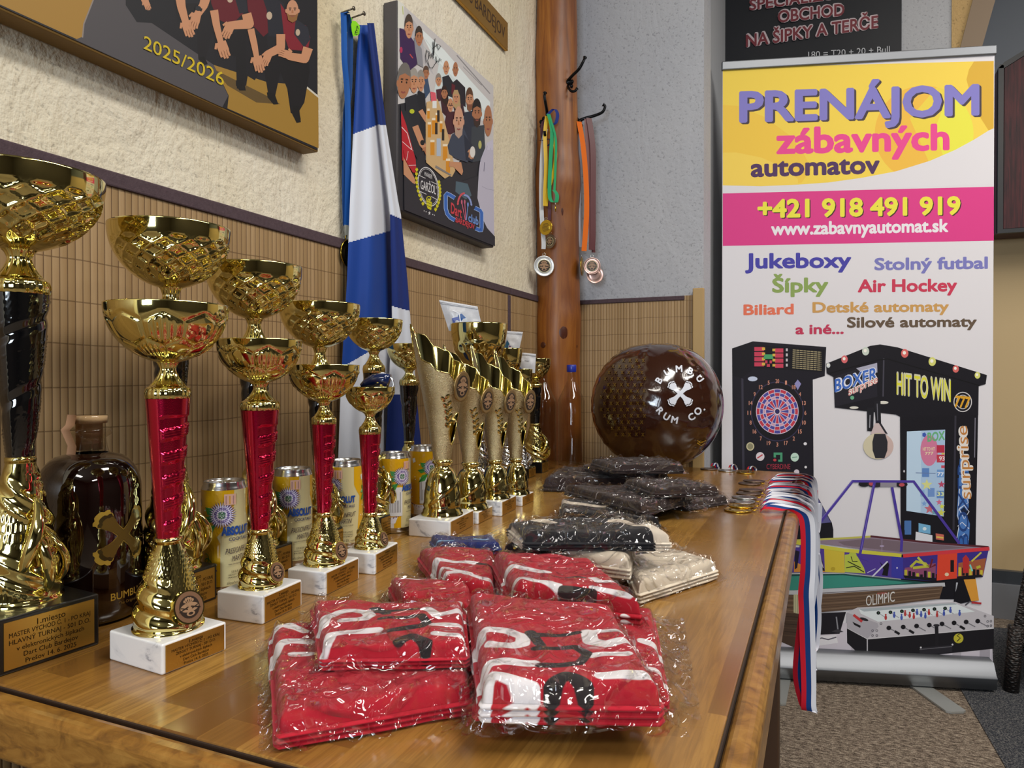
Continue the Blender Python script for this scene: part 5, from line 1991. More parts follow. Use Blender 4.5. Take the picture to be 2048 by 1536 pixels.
# ---------------------------------------------------------------- canvas prints and the brass sign on the left wall
canvas_ink = ink('canvas_print', .5, 0, .3)
SKIN, SKIN2, SKIN3 = 'c08a68', 'a8704f', '8d5a40'
def canvas(name, label, corners, thick, edge_col):
    """corners: y0, y1, z0, z1 of the front face on the wall"""
    y0, y1, z0, z1 = corners
    t = thing(name, label, 'canvas print', (0, (y0 + y1) / 2, z0))
    mb = MB()
    mb.box((thick / 2 + .0005, (y0 + y1) / 2, (z0 + z1) / 2), (thick - .0025, y1 - y0, z1 - z0), flat(edge_col[0], edge_col[1], .6))
    bevel(mb.build('stretcher', t), .002)
    return t
def face(d, cx, cy, rx, ry, skin=SKIN, hair='3a2a22', bald=False, rot=0, beard=None, long=False):
    """a small printed head: hair, face, eyes, nose, mouth"""
    c, s = math.cos(rot), math.sin(rot)
    P = lambda x, y: (cx + x * rx * c - y * ry * s, cy + x * rx * s + y * ry * c)
    if long:
        d.poly([P(-1.15, -.4), P(-.6, -1.15), P(.5, -1.15), P(1.2, -.3), P(1.5, 1.6), P(.6, 2.0), P(-.9, 1.2)], hair)
    elif not bald:
        d.ell(cx - .05 * rx, cy - .22 * ry, rx * 1.08, ry * 1.0, hair, 18, rot)
    d.ell(*P(-1.0, .05), rx * .16, ry * .2, skin, 8)
    d.ell(*P(1.0, .05), rx * .16, ry * .2, skin, 8)
    d.ell(cx, cy, rx * .95, ry * (1.0 if bald else .9), skin, 20, rot)
    if not bald:
        d.poly([P(-.98, -.15), P(-.8, -.75), P(-.2, -1.0), P(.5, -.9), P(.98, -.15), P(.8, -.42), P(0, -.58), P(-.8, -.42)], hair)
    if beard:
        d.poly([P(-.85, .25), P(-.5, .42), P(.5, .42), P(.85, .25), P(.7, .9), P(0, 1.15), P(-.7, .9)], beard)
    for q in (-.38, .38):
        d.stroke([P(q - .2, -.22), P(q + .2, -.22)], ry * .10, '4a3226')
        d.ell(*P(q, -.06), rx * .12, ry * .07, '2a1c18', 8)
    d.poly([P(-.1, -.05), P(.1, -.05), P(.18, .25), P(-.18, .25)], SKIN2)
    d.stroke([P(-.32, .5), P(0, .56), P(.32, .5)], ry * .10, '8a4a44')
# first canvas: a crouching team, only its lower right part is in the picture
T1c = .036
yR = on_x(637, 200, T1c).y
zB = (on_x(640, 305, T1c).z + on_x(0, 20, T1c).z) / 2
tc = canvas('team_canvas', 'big dark canvas print of a crouching team with a yellow season date', (.12, yR, zB, zB + .80), T1c, ('canvas_edge_ochre', '7a5c24'))
mb = MB()
d = Decal(photo_plane((T1c, 0, 0), (1, 0, 0)), canvas_ink, mb, h=.0002, step=8e-6).crop(0, 0, 2.926)
tl, tr = (-3.2e3, -4200), (1866, -2600)
pT = [proj((T1c, .125, zB + .003)), proj((T1c, .125, zB + .797)), proj((T1c, yR - .003, zB + .797)), proj((T1c, yR - .003, zB + .003))]
pT = [(x * 2.926, y * 2.926) for x, y in pT]
d.poly(pT, '1b1b21')
e0 = pT[0]
d.poly([pT[0], (pT[0][0], pT[0][1] - 420), (545, -100), (545, 0), (490, 140), (482, 215), (455, 232)], 'a07a34')
d.poly([(545, -100), (800, -120), (880, 130), (1250, 380), (1335, 560), (1300, 628), (440, 232), (482, 215), (490, 140), (545, 0)], '4c494d')
d.stroke([(545, -60), (545, 0), (490, 140), (482, 220)], 8, '8a7f78')
d.poly([(1250, 380), (1560, 480), (1790, 500), (1862, 572), (1864, 868), (1330, 634), (1338, 560)], '9a7730')
d.poly([(1260, 410), (1560, 560), (1640, 610), (1500, 600), (1330, 500)], '5e4a28')
d.stroke([(1785, 503), (1864, 568)], 10, 'c9c4b6')
black, navy, maroon, maroon2 = '141318', '20222c', '5e1622', '7a1c2a'
# thighs, shins and boots
d.poly([(735, -60), (1000, -60), (1010, 60), (900, 135), (800, 130), (735, 30)], '191a20')
d.poly([(1000, -60), (1240, -60), (1260, 120), (1200, 360), (1160, 350), (1150, 160), (1040, 120)], '17161b')
d.poly([(1160, 335), (1195, 330), (1215, 375), (1180, 385)], '0f0f12')
d.poly([(1240, 180), (1330, 215), (1450, 150), (1480, 250), (1440, 500), (1385, 520), (1380, 330), (1270, 300)], '131217')
d.poly([(1380, 470), (1425, 465), (1438, 530), (1400, 530), (1380, 500)], '0d0d10')
d.poly([(1440, 200), (1560, 200), (1570, 330), (1490, 470), (1440, 440)], '16151b')
d.poly([(1540, 320), (1640, 290), (1800, 300), (1812, 420), (1780, 600), (1750, 650), (1760, 700), (1700, 660), (1680, 520), (1640, 420), (1610, 560), (1570, 560), (1550, 440)], '121116')
d.poly([(1560, 540), (1605, 545), (1628, 610), (1600, 612), (1565, 570)], '0c0c0f')
d.poly([(1715, 620), (1748, 620), (1760, 715), (1735, 720), (1710, 670)], '0c0c0f')
# shirts
d.poly([(1030, -60), (1225, -60), (1200, 90), (1150, 20), (1060, 20)], '1e1f26')
d.poly([(1230, -60), (1430, -60), (1440, 60), (1380, 120), (1330, 140), (1270, 110), (1235, 20)], maroon)
d.poly([(1360, -60), (1430, -60), (1450, 70), (1400, 80)], navy)
d.poly([(1440, -60), (1570, -60), (1570, 190), (1540, 215), (1480, 150), (1450, 60)], maroon)
d.poly([(1520, -60), (1660, 20), (1665, 190), (1640, 220), (1570, 210), (1560, 60)], navy)
d.poly([(1640, 20), (1700, 110), (1790, 150), (1815, 220), (1800, 300), (1690, 290), (1660, 200)], maroon2)
d.poly([(1730, 110), (1800, 160), (1815, 230), (1780, 280), (1720, 200)], '262833')
d.ell(1575, 92, 17, 24, 'b9a690', 12)
d.ell(1742, 190, 13, 20, 'b9a690', 12)
d.ell(1345, 0, 16, 16, 'b9a690', 12)
# arms and hands with fingers
def arm(pts, ws, col=SKIN):
    for (a, b), (wa, wb) in zip(zip(pts, pts[1:]), zip(ws, ws[1:])):
        va, vb = Vector(a), Vector(b)
        nn = (vb - va).normalized()
        nn = Vector((-nn.y, nn.x))
        d.poly([tuple(va + nn * wa / 2), tuple(vb + nn * wb / 2), tuple(vb - nn * wb / 2), tuple(va - nn * wa / 2)], col)
        d.ell(vb.x, vb.y, wb / 2, wb / 2, col, 10)
def hand(x, y, dx, dy, L, col=SKIN):
    v = Vector((dx, dy)).normalized()
    nn = Vector((-v.y, v.x))
    o = Vector((x, y))
    d.poly([tuple(o + nn * L * .30), tuple(o + v * L * .55 + nn * L * .30), tuple(o + v * L * .55 - nn * L * .30), tuple(o - nn * L * .28)], col)
    for k, ln in enumerate((.40, .50, .46, .34)):
        q = o + v * L * .5 + nn * L * (-.22 + .15 * k)
        d.stroke([tuple(q), tuple(q + v * L * ln * .6 + nn * 1.5), tuple(q + v * L * ln)], L * .12, col)
        if k:
            d.stroke([tuple(q - nn * L * .07), tuple(q - nn * L * .07 + v * L * ln * .9)], L * .018, SKIN3)
    d.stroke([tuple(o + nn * L * .26), tuple(o + nn * L * .42 + v * L * .30)], L * .13, col)
arm([(835, -40), (850, 10)], [55, 40]); hand(850, 5, .4, 1, 60)
arm([(1050, -40), (1060, 40), (1085, 130)], [60, 50, 40]); hand(1085, 125, .35, 1, 100)
arm([(1210, -40), (1190, 30), (1150, 90)], [60, 52, 42]); hand(1150, 80, -.25, 1, 95)
d.stroke([(1140, 45), (1180, 60)], 18, '17181c'); d.ell(1158, 50, 17, 15, '24262c', 12)
arm([(1250, 60), (1265, 150), (1290, 250)], [48, 42, 34]); hand(1290, 245, .35, 1, 105)
arm([(1440, 80), (1455, 140), (1340, 150)], [56, 58, 46]); hand(1350, 140, -.45, 1, 95)
arm([(1465, 170), (1485, 260), (1500, 340)], [40, 38, 30]); hand(1500, 330, .25, 1, 100)
arm([(1640, 200), (1640, 280), (1560, 320)], [52, 50, 44]); hand(1570, 315, -.4, 1, 78)
arm([(1800, 280), (1780, 345), (1690, 330)], [58, 52, 44]); hand(1700, 325, -1, -.25, 80)
face(d, 1708, 62, 37, 62, 'bd8a6c', '7a5a3c', True, 0, '8a5f36')
d.text('2025/2026', (835, 284), (1305, 505), 66, 'c9b01c', .004, up=(4, -76))
dd = d.mb.build('printed_picture', tc)
# second canvas: a long table of friends
T2c = .036
yl, yr = on_x(795, 200, T2c).y, on_x(987, 300, T2c).y
zb2 = (on_x(800, 424, T2c).z + on_x(988, 494, T2c).z) / 2
zt2 = (on_x(796, 2, T2c).z + on_x(983, 166, T2c).z) / 2
tc = canvas('group_canvas', 'canvas print of a group toasting at a long table, signed in black', (yl, yr, zb2, zt2), T2c, ('canvas_edge_grey', '4a4648'))
mb = MB()
d = Decal(photo_plane((T2c, 0, 0), (1, 0, 0)), canvas_ink, mb, h=.0002, step=8e-6).crop(780, 0, 4.8)
Q = [proj((T2c, y, z)) for y, z in ((yl + .001, zb2 + .002), (yl + .001, zt2 - .001), (yr - .001, zt2 - .001), (yr - .001, zb2 + .002))]
Q = [((x - 780) * 4.8, y * 4.8) for x, y in Q]
d.poly(Q, 'c4c1c2')
BL, TL, TR, BR = Q
d.poly([TL, (TL[0] + 60, TL[1] + 40), (TL[0] + 60, 270), (TL[0], 270)], 'd9dad2')
d.stroke([(120, 60), (125, 140)], 8, 'b9c07a')
d.poly([(170, 110), (300, 300), (330, 500), (420, 720), (200, 480), (160, 250)], 'b5b3b8')
d.poly([(260, 240), (520, 480), (760, 760), (960, 980), (960, 1100), (700, 900), (420, 560)], 'dde6e8')
d.stroke([(300, 420), (700, 900)], 5, 'aab6bc')
d.stroke([(340, 380), (500, 600)], 4, 'b9c4c8')
d.stroke([(640, 530), (960, 900)], 10, '8d8a8e')
d.poly([(470, 600), (760, 900), (960, 1120), (960, 1200), (420, 900)], 'cdd9dc')
d.stroke([(700, 640), (880, 820)], 4, '77757a')
# lower dark mass of clothes and floor
d.poly([(BL[0], 1000), (330, 950), (340, 1536), (560, 1700), (700, 1500), (960, 1500), (BR[0], BR[1]), BL], '2a2a31')
def torso(pts, col):
    d.poly(pts, col)
# people at the back
torso([(320, 760), (360, 740), (385, 880), (330, 960)], '3a4d6a'); face(d, 345, 705, 28, 62, SKIN2, '5a4438')
torso([(500, 740), (560, 720), (610, 800), (600, 940), (510, 900)], '24262e'); face(d, 538, 650, 28, 68, SKIN, '6e5544', True)
torso([(590, 800), (640, 760), (720, 840), (725, 1030), (620, 960)], '262028'); face(d, 627, 665, 26, 70, SKIN2, '6e5544', True)
d.poly([(590, 800), (625, 820), (610, 930), (588, 900)], '5e1c28')
torso([(440, 860), (490, 850), (500, 960), (450, 980)], '4d2430'); face(d, 465, 775, 26, 60, SKIN, '8a8078')
torso([(480, 930), (560, 950), (570, 1150), (500, 1080)], '3d1c26'); face(d, 520, 895, 28, 62, SKIN2, '2e1c18', False, 0, None, True)
torso([(600, 1000), (700, 1000), (720, 1120), (620, 1080)], '3a222c'); face(d, 632, 940, 30, 66, SKIN, 'b0946a', False, 0, None, True)
torso([(545, 1070), (620, 1070), (640, 1260), (560, 1300), (520, 1180)], '47202a'); face(d, 577, 1010, 28, 66, SKIN, '6e5544', True)
d.stroke([(556, 1010), (600, 1012)], 7, '2a2024')
torso([(710, 1080), (800, 1060), (830, 1400), (690, 1400), (700, 1200)], '2c3140'); face(d, 762, 960, 34, 100, SKIN, '5a3c28', False, 0, '7d5238')
torso([(780, 1220), (900, 1200), (915, 1536), (770, 1560)], '3a4048'); face(d, 832, 1090, 42, 120, SKIN2, '241c1a', False, 0, '3a2a24')
d.ell(860, 1390, 16, 40, 'b8b46a', 12)
d.poly([(865, 1536), (930, 1370), (985, 1340), (BR[0] - 4, 1500), (BR[0] - 4, 2330), (900, 2100), (830, 1900), (850, 1680)], 'c3c0d2')
d.stroke([(930, 1400), (905, 1560), (890, 1700)], 5, 'a3a0b4')
d.stroke([(960, 1420), (950, 1700), (930, 1900)], 5, 'aaa7ba')
face(d, 938, 1160, 40, 150, SKIN2, '7a5a48', True)
# left side of the table
torso([(88, 270), (150, 290), (240, 420), (255, 620), (180, 680), (95, 560)], '3c2450'); face(d, 178, 270, 38, 112, SKIN, '4a3d34')
d.ell(102, 480, 14, 30, 'b0305a', 10)
d.stroke([(185, 520), (215, 560)], 9, 'c24a4a')
torso([(225, 360), (300, 470), (315, 650), (260, 620), (235, 470)], '8a8a92'); face(d, 275, 360, 34, 92, SKIN2, '3a302a')
torso([(265, 870), (330, 900), (345, 1120), (330, 1380), (240, 1300), (235, 1000)], '1d1f27'); face(d, 292, 790, 34, 100, SKIN, '8f8a84')
torso([(140, 940), (250, 900), (270, 1050), (300, 1360), (230, 1500), (150, 1300)], '22242c'); face(d, 225, 790, 42, 115, SKIN, '9a9690')
d.ell(205, 1070, 24, 22, 'b8c02c', 12)
torso([(97, 1000), (150, 1080), (250, 1230), (300, 1380), (260, 1536), (100, 1200)], '26282f')
torso([(100, 1060), (150, 1200), (215, 1440), (240, 1536), (250, 1680), (110, 1536)], 'b5202e')
d.stroke([(105, 1220), (160, 1280), (210, 1460)], 6, 'e6dede')
d.stroke([(112, 1360), (215, 1450)], 5, 'e6dede')
face(d, 128, 800, 62, 165, SKIN2, '6e6a66', False, .1)
# arms over the table
arm([(235, 1210), (300, 1380), (345, 1440)], [60, 56, 46], SKIN); hand(335, 1410, .4, 1, 90, SKIN2)
d.ell(305, 1370, 22, 26, '1a1a1e', 12)
arm([(285, 1060), (345, 1160)], [46, 38], SKIN)
arm([(560, 1290), (540, 1380), (520, 1440)], [40, 36, 36], SKIN)
# table, glasses of beer, bottles
d.poly([(345, 980), (450, 950), (500, 1100), (560, 1340), (620, 1640), (560, 1750), (340, 1560), (335, 1200)], 'c9a878')
d.poly([(380, 880), (430, 890), (440, 970), (390, 980)], 'd65a6a')
for bx, by, bw, bh in ((355, 1190, 32, 130), (395, 1150, 34, 140), (380, 1360, 40, 130), (470, 1180, 26, 90), (500, 1400, 44, 140), (350, 1060, 24, 80), (530, 1540, 40, 120), (430, 1100, 24, 80)):
    d.rect(bx, by, bx + bw, by + bh, 'd08a22')
    d.rect(bx, by - 16, bx + bw, by + 6, 'e8dcc4')
for bx, by in ((445, 1060), (425, 1180), (490, 1240)):
    d.rect(bx, by, bx + 24, by + 110, '2c2420')
d.rect(440, 1330, 480, 1500, 'aab8cc')
d.rect(400, 970, 440, 1040, 'dfe2e2')
torso([(590, 1290), (700, 1230), (770, 1400), (740, 1560), (640, 1530), (560, 1480), (545, 1400)], '3a4254')
d.poly([(700, 1290), (790, 1400), (790, 1560), (720, 1536)], '262c3c')
face(d, 652, 1165, 48, 145, 'c8967c', 'c9bcb0', True, 0, 'b09484')
hand(780, 1440, -.1, 1, 90, SKIN); d.ell(785, 1460, 26, 55, 'd9d6d2', 14)
# signature
ink_ = '18181c'
for ln in ([(345, 480), (335, 540), (340, 600), (365, 560), (368, 500), (350, 490)], [(365, 545), (380, 520), (385, 560), (395, 510), (405, 540), (412, 490)], [(405, 400), (408, 560)], [(425, 370), (412, 530)], [(400, 470), (450, 425), (480, 445), (455, 480)],
           [(432, 540), (440, 590), (400, 655), (370, 650), (355, 590)], [(440, 600), (455, 575), (460, 600), (470, 560), (485, 580)], [(440, 420), (455, 470)]):
    d.stroke(ln, 6, ink_)
# lower part: arms, jeans, the two club marks
d.crop(780, 300, 7.68)
d.poly([(190, 110), (240, 200), (370, 450), (380, 560), (360, 600), (330, 510), (195, 380)], SKIN)
d.poly([(190, 0), (330, 0), (385, 220), (345, 360), (270, 240), (215, 130)], 'b0202e')
d.stroke([(265, 20), (240, 160)], 7, 'ded4d4'); d.stroke([(270, 240), (385, 235)], 7, 'ded4d4')
d.poly([(200, 380), (335, 510), (560, 600), (900, 400), (1100, 480), (1340, 400), (1340, 760), (1420, 1100), (1600, 1330), (1600, 1480), (205, 920)], '2b2b33')
d.poly([(690, 235), (930, 380), (915, 395), (680, 270)], '807c7c')
d.poly([(1000, 480), (1180, 520), (1240, 700), (1150, 760), (990, 640)], '4d6270')
d.poly([(900, 180), (1080, 190), (1110, 330), (1090, 390), (960, 260), (890, 260)], SKIN)
d.poly([(1370, 190), (1460, 0), (1570, 0), (1590, 1320), (1480, 1200), (1420, 1080), (1330, 740), (1350, 340)], 'b9b6c8')
d.stroke([(1440, 190), (1430, 330)], 12, '77748a')
d.stroke([(1400, 560), (1480, 600), (1580, 620)], 8, '9d9aae')
# brewery mark: ring, wreath, keg
W2 = 'd9d9dc'
rot = R(17)
d.ring(575, 565, 152, 300, 12, W2, 40, rot=-R(11))
d.ring(575, 565, 136, 276, 5, W2, 40, rot=-R(11))
d.poly([(425, 385), (705, 520), (715, 770), (435, 630)], '2b2b33')
d.stroke([(425, 388), (530, 437)], 8, W2); d.stroke([(620, 488), (706, 528)], 8, W2)
d.stroke([(437, 632), (545, 682)], 8, W2); d.stroke([(615, 715), (712, 765)], 8, W2)
d.text('PIVÁREŇ', (512, 395), (628, 448), 44, W2, .0, up=(6, -58))
d.text('GARŽOL\u2019', (455, 595), (700, 690), 104, W2, .004, up=(2, -132))
yel = 'c9c21f'
for side in (0, 1):
    for k in range(9):
        f = k / 8
        if side == 0:
            px_, py_ = 395 - 12 * math.sin(f * PI) + 95 * f ** 2.2, 300 + 520 * f
        else:
            px_, py_ = 735 + 28 * math.sin(f * PI * .9) - 60 * f ** 2.4, 490 + 420 * f
        for s in (-1, 1):
            d.poly([(px_, py_ + 40), (px_ + s * 24, py_ + 6), (px_ + s * 8, py_ - 30), (px_, py_ - 4)], yel)
d.ell(578, 752, 38, 44, yel, 18, .3); d.ell(578, 750, 26, 30, '2b2b33', 16, .3); d.ell(580, 760, 20, 14, yel, 12, .3)
d.poly([(542, 770), (625, 800), (628, 850), (615, 925), (560, 900), (545, 850)], yel)
d.stroke([(545, 800), (625, 838)], 7, '2b2b33'); d.stroke([(550, 850), (622, 885)], 7, '2b2b33')
for sx, sy in ((508, 937), (538, 950), (640, 992), (665, 1003)):
    d.ell(sx, sy, 7, 9, W2, 8)
d.poly([(588 + (20 if k % 2 == 0 else 8) * math.sin(k * PI / 5), 972 - (34 if k % 2 == 0 else 14) * math.cos(k * PI / 5)) for k in range(10)], W2)
# dart club mark: two brackets, darts, wreath, words
br_l = [(980, 740), (900, 690), (855, 668), (838, 690), (840, 900), (862, 980), (910, 1040), (980, 1080)]
br_r = [(1285, 890), (1370, 930), (1392, 965), (1392, 1200), (1385, 1240), (1365, 1235), (1300, 1205)]
for ln, w, c in ((br_l, 62, 'a9bfe8'), (br_l, 48, '3565b8'), (br_r, 62, 'a9bfe8'), (br_r, 48, '3565b8')):
    d.stroke(ln, w, c)
for k in range(7):
    a = R(188 + 12 * k)
    d.ell(1130 + 105 * math.cos(a), 850 + 185 * math.sin(a), 15, 26, 'c9525c', 8, a)
    a = R(274 + 12 * k)
    d.ell(1130 + 105 * math.cos(a), 880 + 185 * math.sin(a), 15, 26, '8a9ad0', 8, a)
for (x0, y0), (x1, y1), c in (((1085, 800), (1140, 1080), 'c0607c'), ((1130, 800), (1150, 1080), 'c0607c'), ((1180, 840), (1155, 1080), '6f8fd0')):
    d.stroke([(x0, y0), (x1, y1)], 12, c)
    d.ell(x0, y0, 14, 36, c, 10)
d.text('Dart', (915, 970), (1085, 1055), 130, 'c9404c', .02, up=(4, -160))
d.text('club', (1185, 1095), (1340, 1160), 100, '6f94d6', .02, up=(4, -120))
d.text('BARDEJOV', (990, 1108), (1280, 1225), 62, 'c9404c', .02, up=(2, -78))
d.mb.build('printed_picture', tc)
# brass sign with engraved letters, only its end is in the picture
sa, sb_, sc_, sd = on_x(1016, 62, .012), on_x(1016, 98, .012), on_x(930, 0, .012), on_x(905, -25, .012)
zlo = (sb_.z + on_x(935, 22, .012).z) / 2
zhi = zlo + (sa.z - sb_.z) + .03
n = NT('brass_sign').set(color='b98a34', rough=.3, metal=.9)
brass = n.m
ts = thing('brass_sign', 'brass coloured sign with dark engraved letters above the group canvas', 'sign', (0, sa.y - .2, zlo))
mb = MB()
zhi = on_x(1016, 46, .012).z
mb.box((.007, sa.y - .25, (zlo + zhi) / 2), (.010, .5, zhi - zlo), brass)
bevel(mb.build('plate', ts), .0015)
d = Decal(plane_map((.012, sa.y - .022, zlo), (0, 1, 0), (0, 0, 1)), ink('sign_print', .5), h=.0003)
hh = zhi - zlo
wd_ = .33
d.text('DARTS BARDEJOV', (-wd_, hh * .30), (0, hh * .30), hh * .42, '3a2412', .0, up=(0, hh * .42))
d.mb.build('engraved_letters', ts)
# ---------------------------------------------------------------- roll-up banner
bl, brr = on_z(1530, 1362, 0), on_z(1990, 1388, 0)
bu = (brr - bl)
bu.z = 0
bu.normalize()
bn = Vector((bu.y, -bu.x, 0))                 # towards the room
bp0 = brr - bn * .055                         # the sheet hangs above the middle of the case
def on_b(x, y, off=0.):
    return on_plane(x, y, bp0 + bn * off, bn)
t = thing('rollup_banner', 'tall printed roll-up banner in an aluminium stand behind the table', 'roll-up banner', (on_b(1720, 900).x, on_b(1720, 900).y, 0))
sheet = ink('banner_print', .6, 0, .25)
mb = MB()
BN = [(1447, 130), (1986, 116), (1986, 1352), (1437, 1330)]
pu0, pu1 = on_b(1444, 700), on_b(1986, 700)
zt_, zb_ = on_b(1700, 124).z, .085
cen = [Vector((pu0.x, pu0.y, zt_)), Vector((pu1.x, pu1.y, zt_)), Vector((pu1.x, pu1.y, zb_)), Vector((pu0.x, pu0.y, zb_))]
for off, rev in ((0, False), (-.0004, True)):
    q = [p + bn * off for p in cen]
    mb.add(q, [(3, 2, 1, 0)] if not rev else [(0, 1, 2, 3)], sheet, False, lin('dcd9de'))
d = Decal(lambda x, y, h: on_plane(x, y, bp0, bn) + bn * h, sheet, mb, h=.0001, step=6e-6)
L0, R0 = lambda y: proj((pu0.x, pu0.y, on_b(1447, y).z))[0] + .6, lambda y: proj((pu1.x, pu1.y, on_b(1986, y).z))[0] - .6
d.crop(1420, 0, 2.954)
xl = (L0(300) - 1420) * 2.954
xr = (R0(300) - 1420) * 2.954
def yel(x, y):
    X, Y = (x - 1420) * 2.954, y * 2.954
    f = max(0, min(1, (X - xl) / 900))
    return ('f2d050', 'f0ca48', 'efd25c')[int(f * 2.9)]
d.poly([(xl, 402), (xr, 360), (xr, 760), (1645, 772), (1560, 825), (1450, 885), (1300, 950), (1100, 1012), (900, 1050), (700, 1078), (500, 1092), (300, 1100), (xl, 1095)], 'efd052')
d.poly([(xl, 620), (160, 625), (320, 690), (470, 800), (560, 920), (600, 1000), (540, 1080), (300, 1096), (xl, 1090)], 'edc54a')
d.poly([(xl, 902), (150, 900), (300, 930), (440, 990), (520, 1060), (520, 1090), (300, 1098), (xl, 1092)], 'f0cf5a')
d.poly([(1560, 363), (xr, 360), (xr, 758), (1645, 770), (1600, 700), (1540, 560), (1515, 470), (1530, 410)], 'd8ac3a')
d.ell(1265, 790, 292, 285, 'ecba48', 48)
d.poly([(1265 + 292 * math.cos(a), 790 + 285 * math.sin(a)) for a in [R(-75 + 5 * k) for k in range(31)]] + [(1180, 700)], 'e9d04a')
d.poly([(1265 + 292 * math.cos(a), 790 + 285 * math.sin(a)) for a in [R(-60 + 5 * k) for k in range(25)]] + [(1330, 760)], 'e6e24c')
d.poly([(xr, 758), (1645, 772), (1560, 825), (1450, 885), (1300, 950), (1100, 1012), (900, 1050), (900, 1120), (xr, 1090)], 'dcd9de')
d.poly([(xl, 1143), (xr, 1103), (xr, 1422), (xl, 1453)], 'd83f88')
for dx, dy, c in ((12, 9, '463c44'), (8, 6, '463c44'), (0, 0, '837dc6')):
    d.text('PRENÁJOM', (172, 724), (1592, 680), 176, c, .03, dx=dx, dy=dy)
d.text('zábavných', (390, 910), (1415, 886), 150, 'e64b92', .03)
d.text('automatov', (240, 1046), (1003, 1024), 106, '50365f', .03)
for dx, dy, c in ((6, 5, '41352a'), (0, 0, 'e9e04a')):
    d.text('+421 918 491 919', (280, 1288), (1480, 1268), 104, c, .03, dx=dx, dy=dy)
d.text('www.zabavnyautomat.sk', (360, 1390), (1408, 1370), 74, 'e8e4ea', .03)
d.crop(1420, 460, 3.261)
for st, p0, p1, cap, c in (('Jukeboxy', (228, 252), (922, 245), 96, '4844a6'), ('Stolný futbal', (1072, 262), (1812, 252), 76, '7a7abc'), ('Šípky', (405, 408), (772, 405), 92, '8aa25a'),
                           ('Air Hockey', (963, 406), (1612, 400), 80, 'c83c58'), ('Biliard', (218, 555), (546, 549), 66, 'e27458'), ('Detské automaty', (668, 539), (1558, 532), 66, 'c99a5a'),
                           ('Silové automaty', (893, 637), (1740, 631), 66, '645344'), ('a iné...', (557, 680), (872, 677), 62, 'bf3858')):
    d.text(st, p0, p1, cap, c, .028)
# darts machine
d.crop(1440, 660, 3.531)
K0, K1, K2 = '1b1822', '131119', '24212c'
d.poly([(85, 130), (232, 80), (750, 120), (740, 325), (655, 350), (662, 1165), (690, 1178), (790, 1362), (800, 1410), (800, 1500), (95, 1500)], K0)
d.poly([(85, 130), (232, 82), (222, 290), (150, 340), (90, 320)], '15131b')
d.poly([(150, 340), (165, 345), (175, 1100), (158, 1100)], '3a3744')
d.poly([(236, 104), (740, 138), (726, 298), (228, 268)], K1)
for k in range(4):
    y = 120 + 36 * k
    d.rect(242, y, 310, y + 29, 'c8405a'); d.rect(388, y + 10, 447, y + 39, 'c8405a')
    d.rect(296, y + 3, 318, y + 22, 'd8b04a'); d.rect(370, y + 12, 390, y + 30, 'd8b04a')
    d.rect(465, y + 10, 478, y + 30, 'c9c2c8')
d.poly([(315, 172), (368, 172), (378, 205), (306, 205)], '4aa06a')
d.rect(318, 215, 335, 235, 'c8405a'); d.rect(350, 215, 366, 235, 'c8405a'); d.rect(330, 240, 352, 260, 'c8405a')
for k in range(10):
    d.stroke([(510, 140 + 14 * k), (715, 158 + 14 * k)], 7, '9c9070')
for k in range(9):
    d.stroke([(512 + 25 * k, 136 + 2 * k), (508 + 25 * k, 276 + 2 * k)], 4, K1)
d.ell(404, 575, 192, 215, '15131a', 40)
d.ring(404, 575, 184, 208, 8, '34304a', 40)
for k in range(20):
    a0, a1 = R(-9 + 18 * k), R(9 + 18 * k)
    c = 'c23a4c' if k % 2 else '4e4c9c'
    def seg(r0, r1, col):
        d.poly([(404 + r1 * math.cos(a), 575 + r1 * 1.07 * math.sin(a)) for a in (a0, (a0 + a1) / 2, a1)] + [(404 + r0 * math.cos(a), 575 + r0 * 1.07 * math.sin(a)) for a in (a1, (a0 + a1) / 2, a0)], col)
    seg(18, 148, c if k % 2 == 0 else 'c23a4c')
    seg(126, 148, '4e4c9c' if k % 2 else 'c23a4c')
    seg(84, 98, '4e4c9c' if k % 2 else 'd0a0b8')
for k in range(20):
    a = R(9 + 18 * k)
    d.stroke([(404 + 18 * math.cos(a), 575 + 19 * math.sin(a)), (404 + 148 * math.cos(a), 575 + 158 * math.sin(a))], 4, 'd9c6da')
for rr in (148, 124, 100, 82, 20):
    d.ring(404, 575, rr, rr * 1.07, 5 if rr > 20 else 8, 'd9c6da', 40)
d.ell(404, 575, 12, 13, '32306a', 12)
for k, nb in enumerate('20 1 18 4 13 6 10 15 2 17 3 19 7 16 8 11 14 9 12 5'.split()):
    a = R(-90 + 18 * k)
    x, y = 404 + 198 * math.cos(a), 585 + 224 * math.sin(a)
    w = 26 if len(nb) > 1 else 14
    d.text(nb, (x - w / 2, y + 14), (x + w / 2, y + 14), 28, 'c98a76', .02)
d.ell(230, 345, 34, 17, 'c6cfe6', 16); d.poly([(525, 380), (548, 350), (572, 380), (548, 425)], '8f8cc0')
d.ell(213, 822, 28, 30, 'c8bf9a', 20); d.ell(213, 822, 20, 22, '8f8a6c', 18)
d.ell(601, 803, 12, 11, 'e3e0e6', 12); d.ell(604, 968, 9, 9, 'e3e0e6', 12)
d.ell(283, 893, 30, 31, 'e0d6dc', 20); d.stroke([(262, 905), (300, 880)], 9, 'c0404a')
d.poly([(378, 865), (440, 865), (440, 930), (410, 930), (410, 915), (424, 915), (424, 882), (394, 882), (394, 900), (378, 900)], '4c9a74'); d.ell(386, 918, 12, 10, 'c0404a', 10)
d.ell(527, 898, 29, 31, 'c0dccc', 20); d.stroke([(508, 900), (545, 896)], 5, '5a8a74')
d.text('CYBERDINE', (328, 982), (495, 982), 36, 'a8384a', .0)
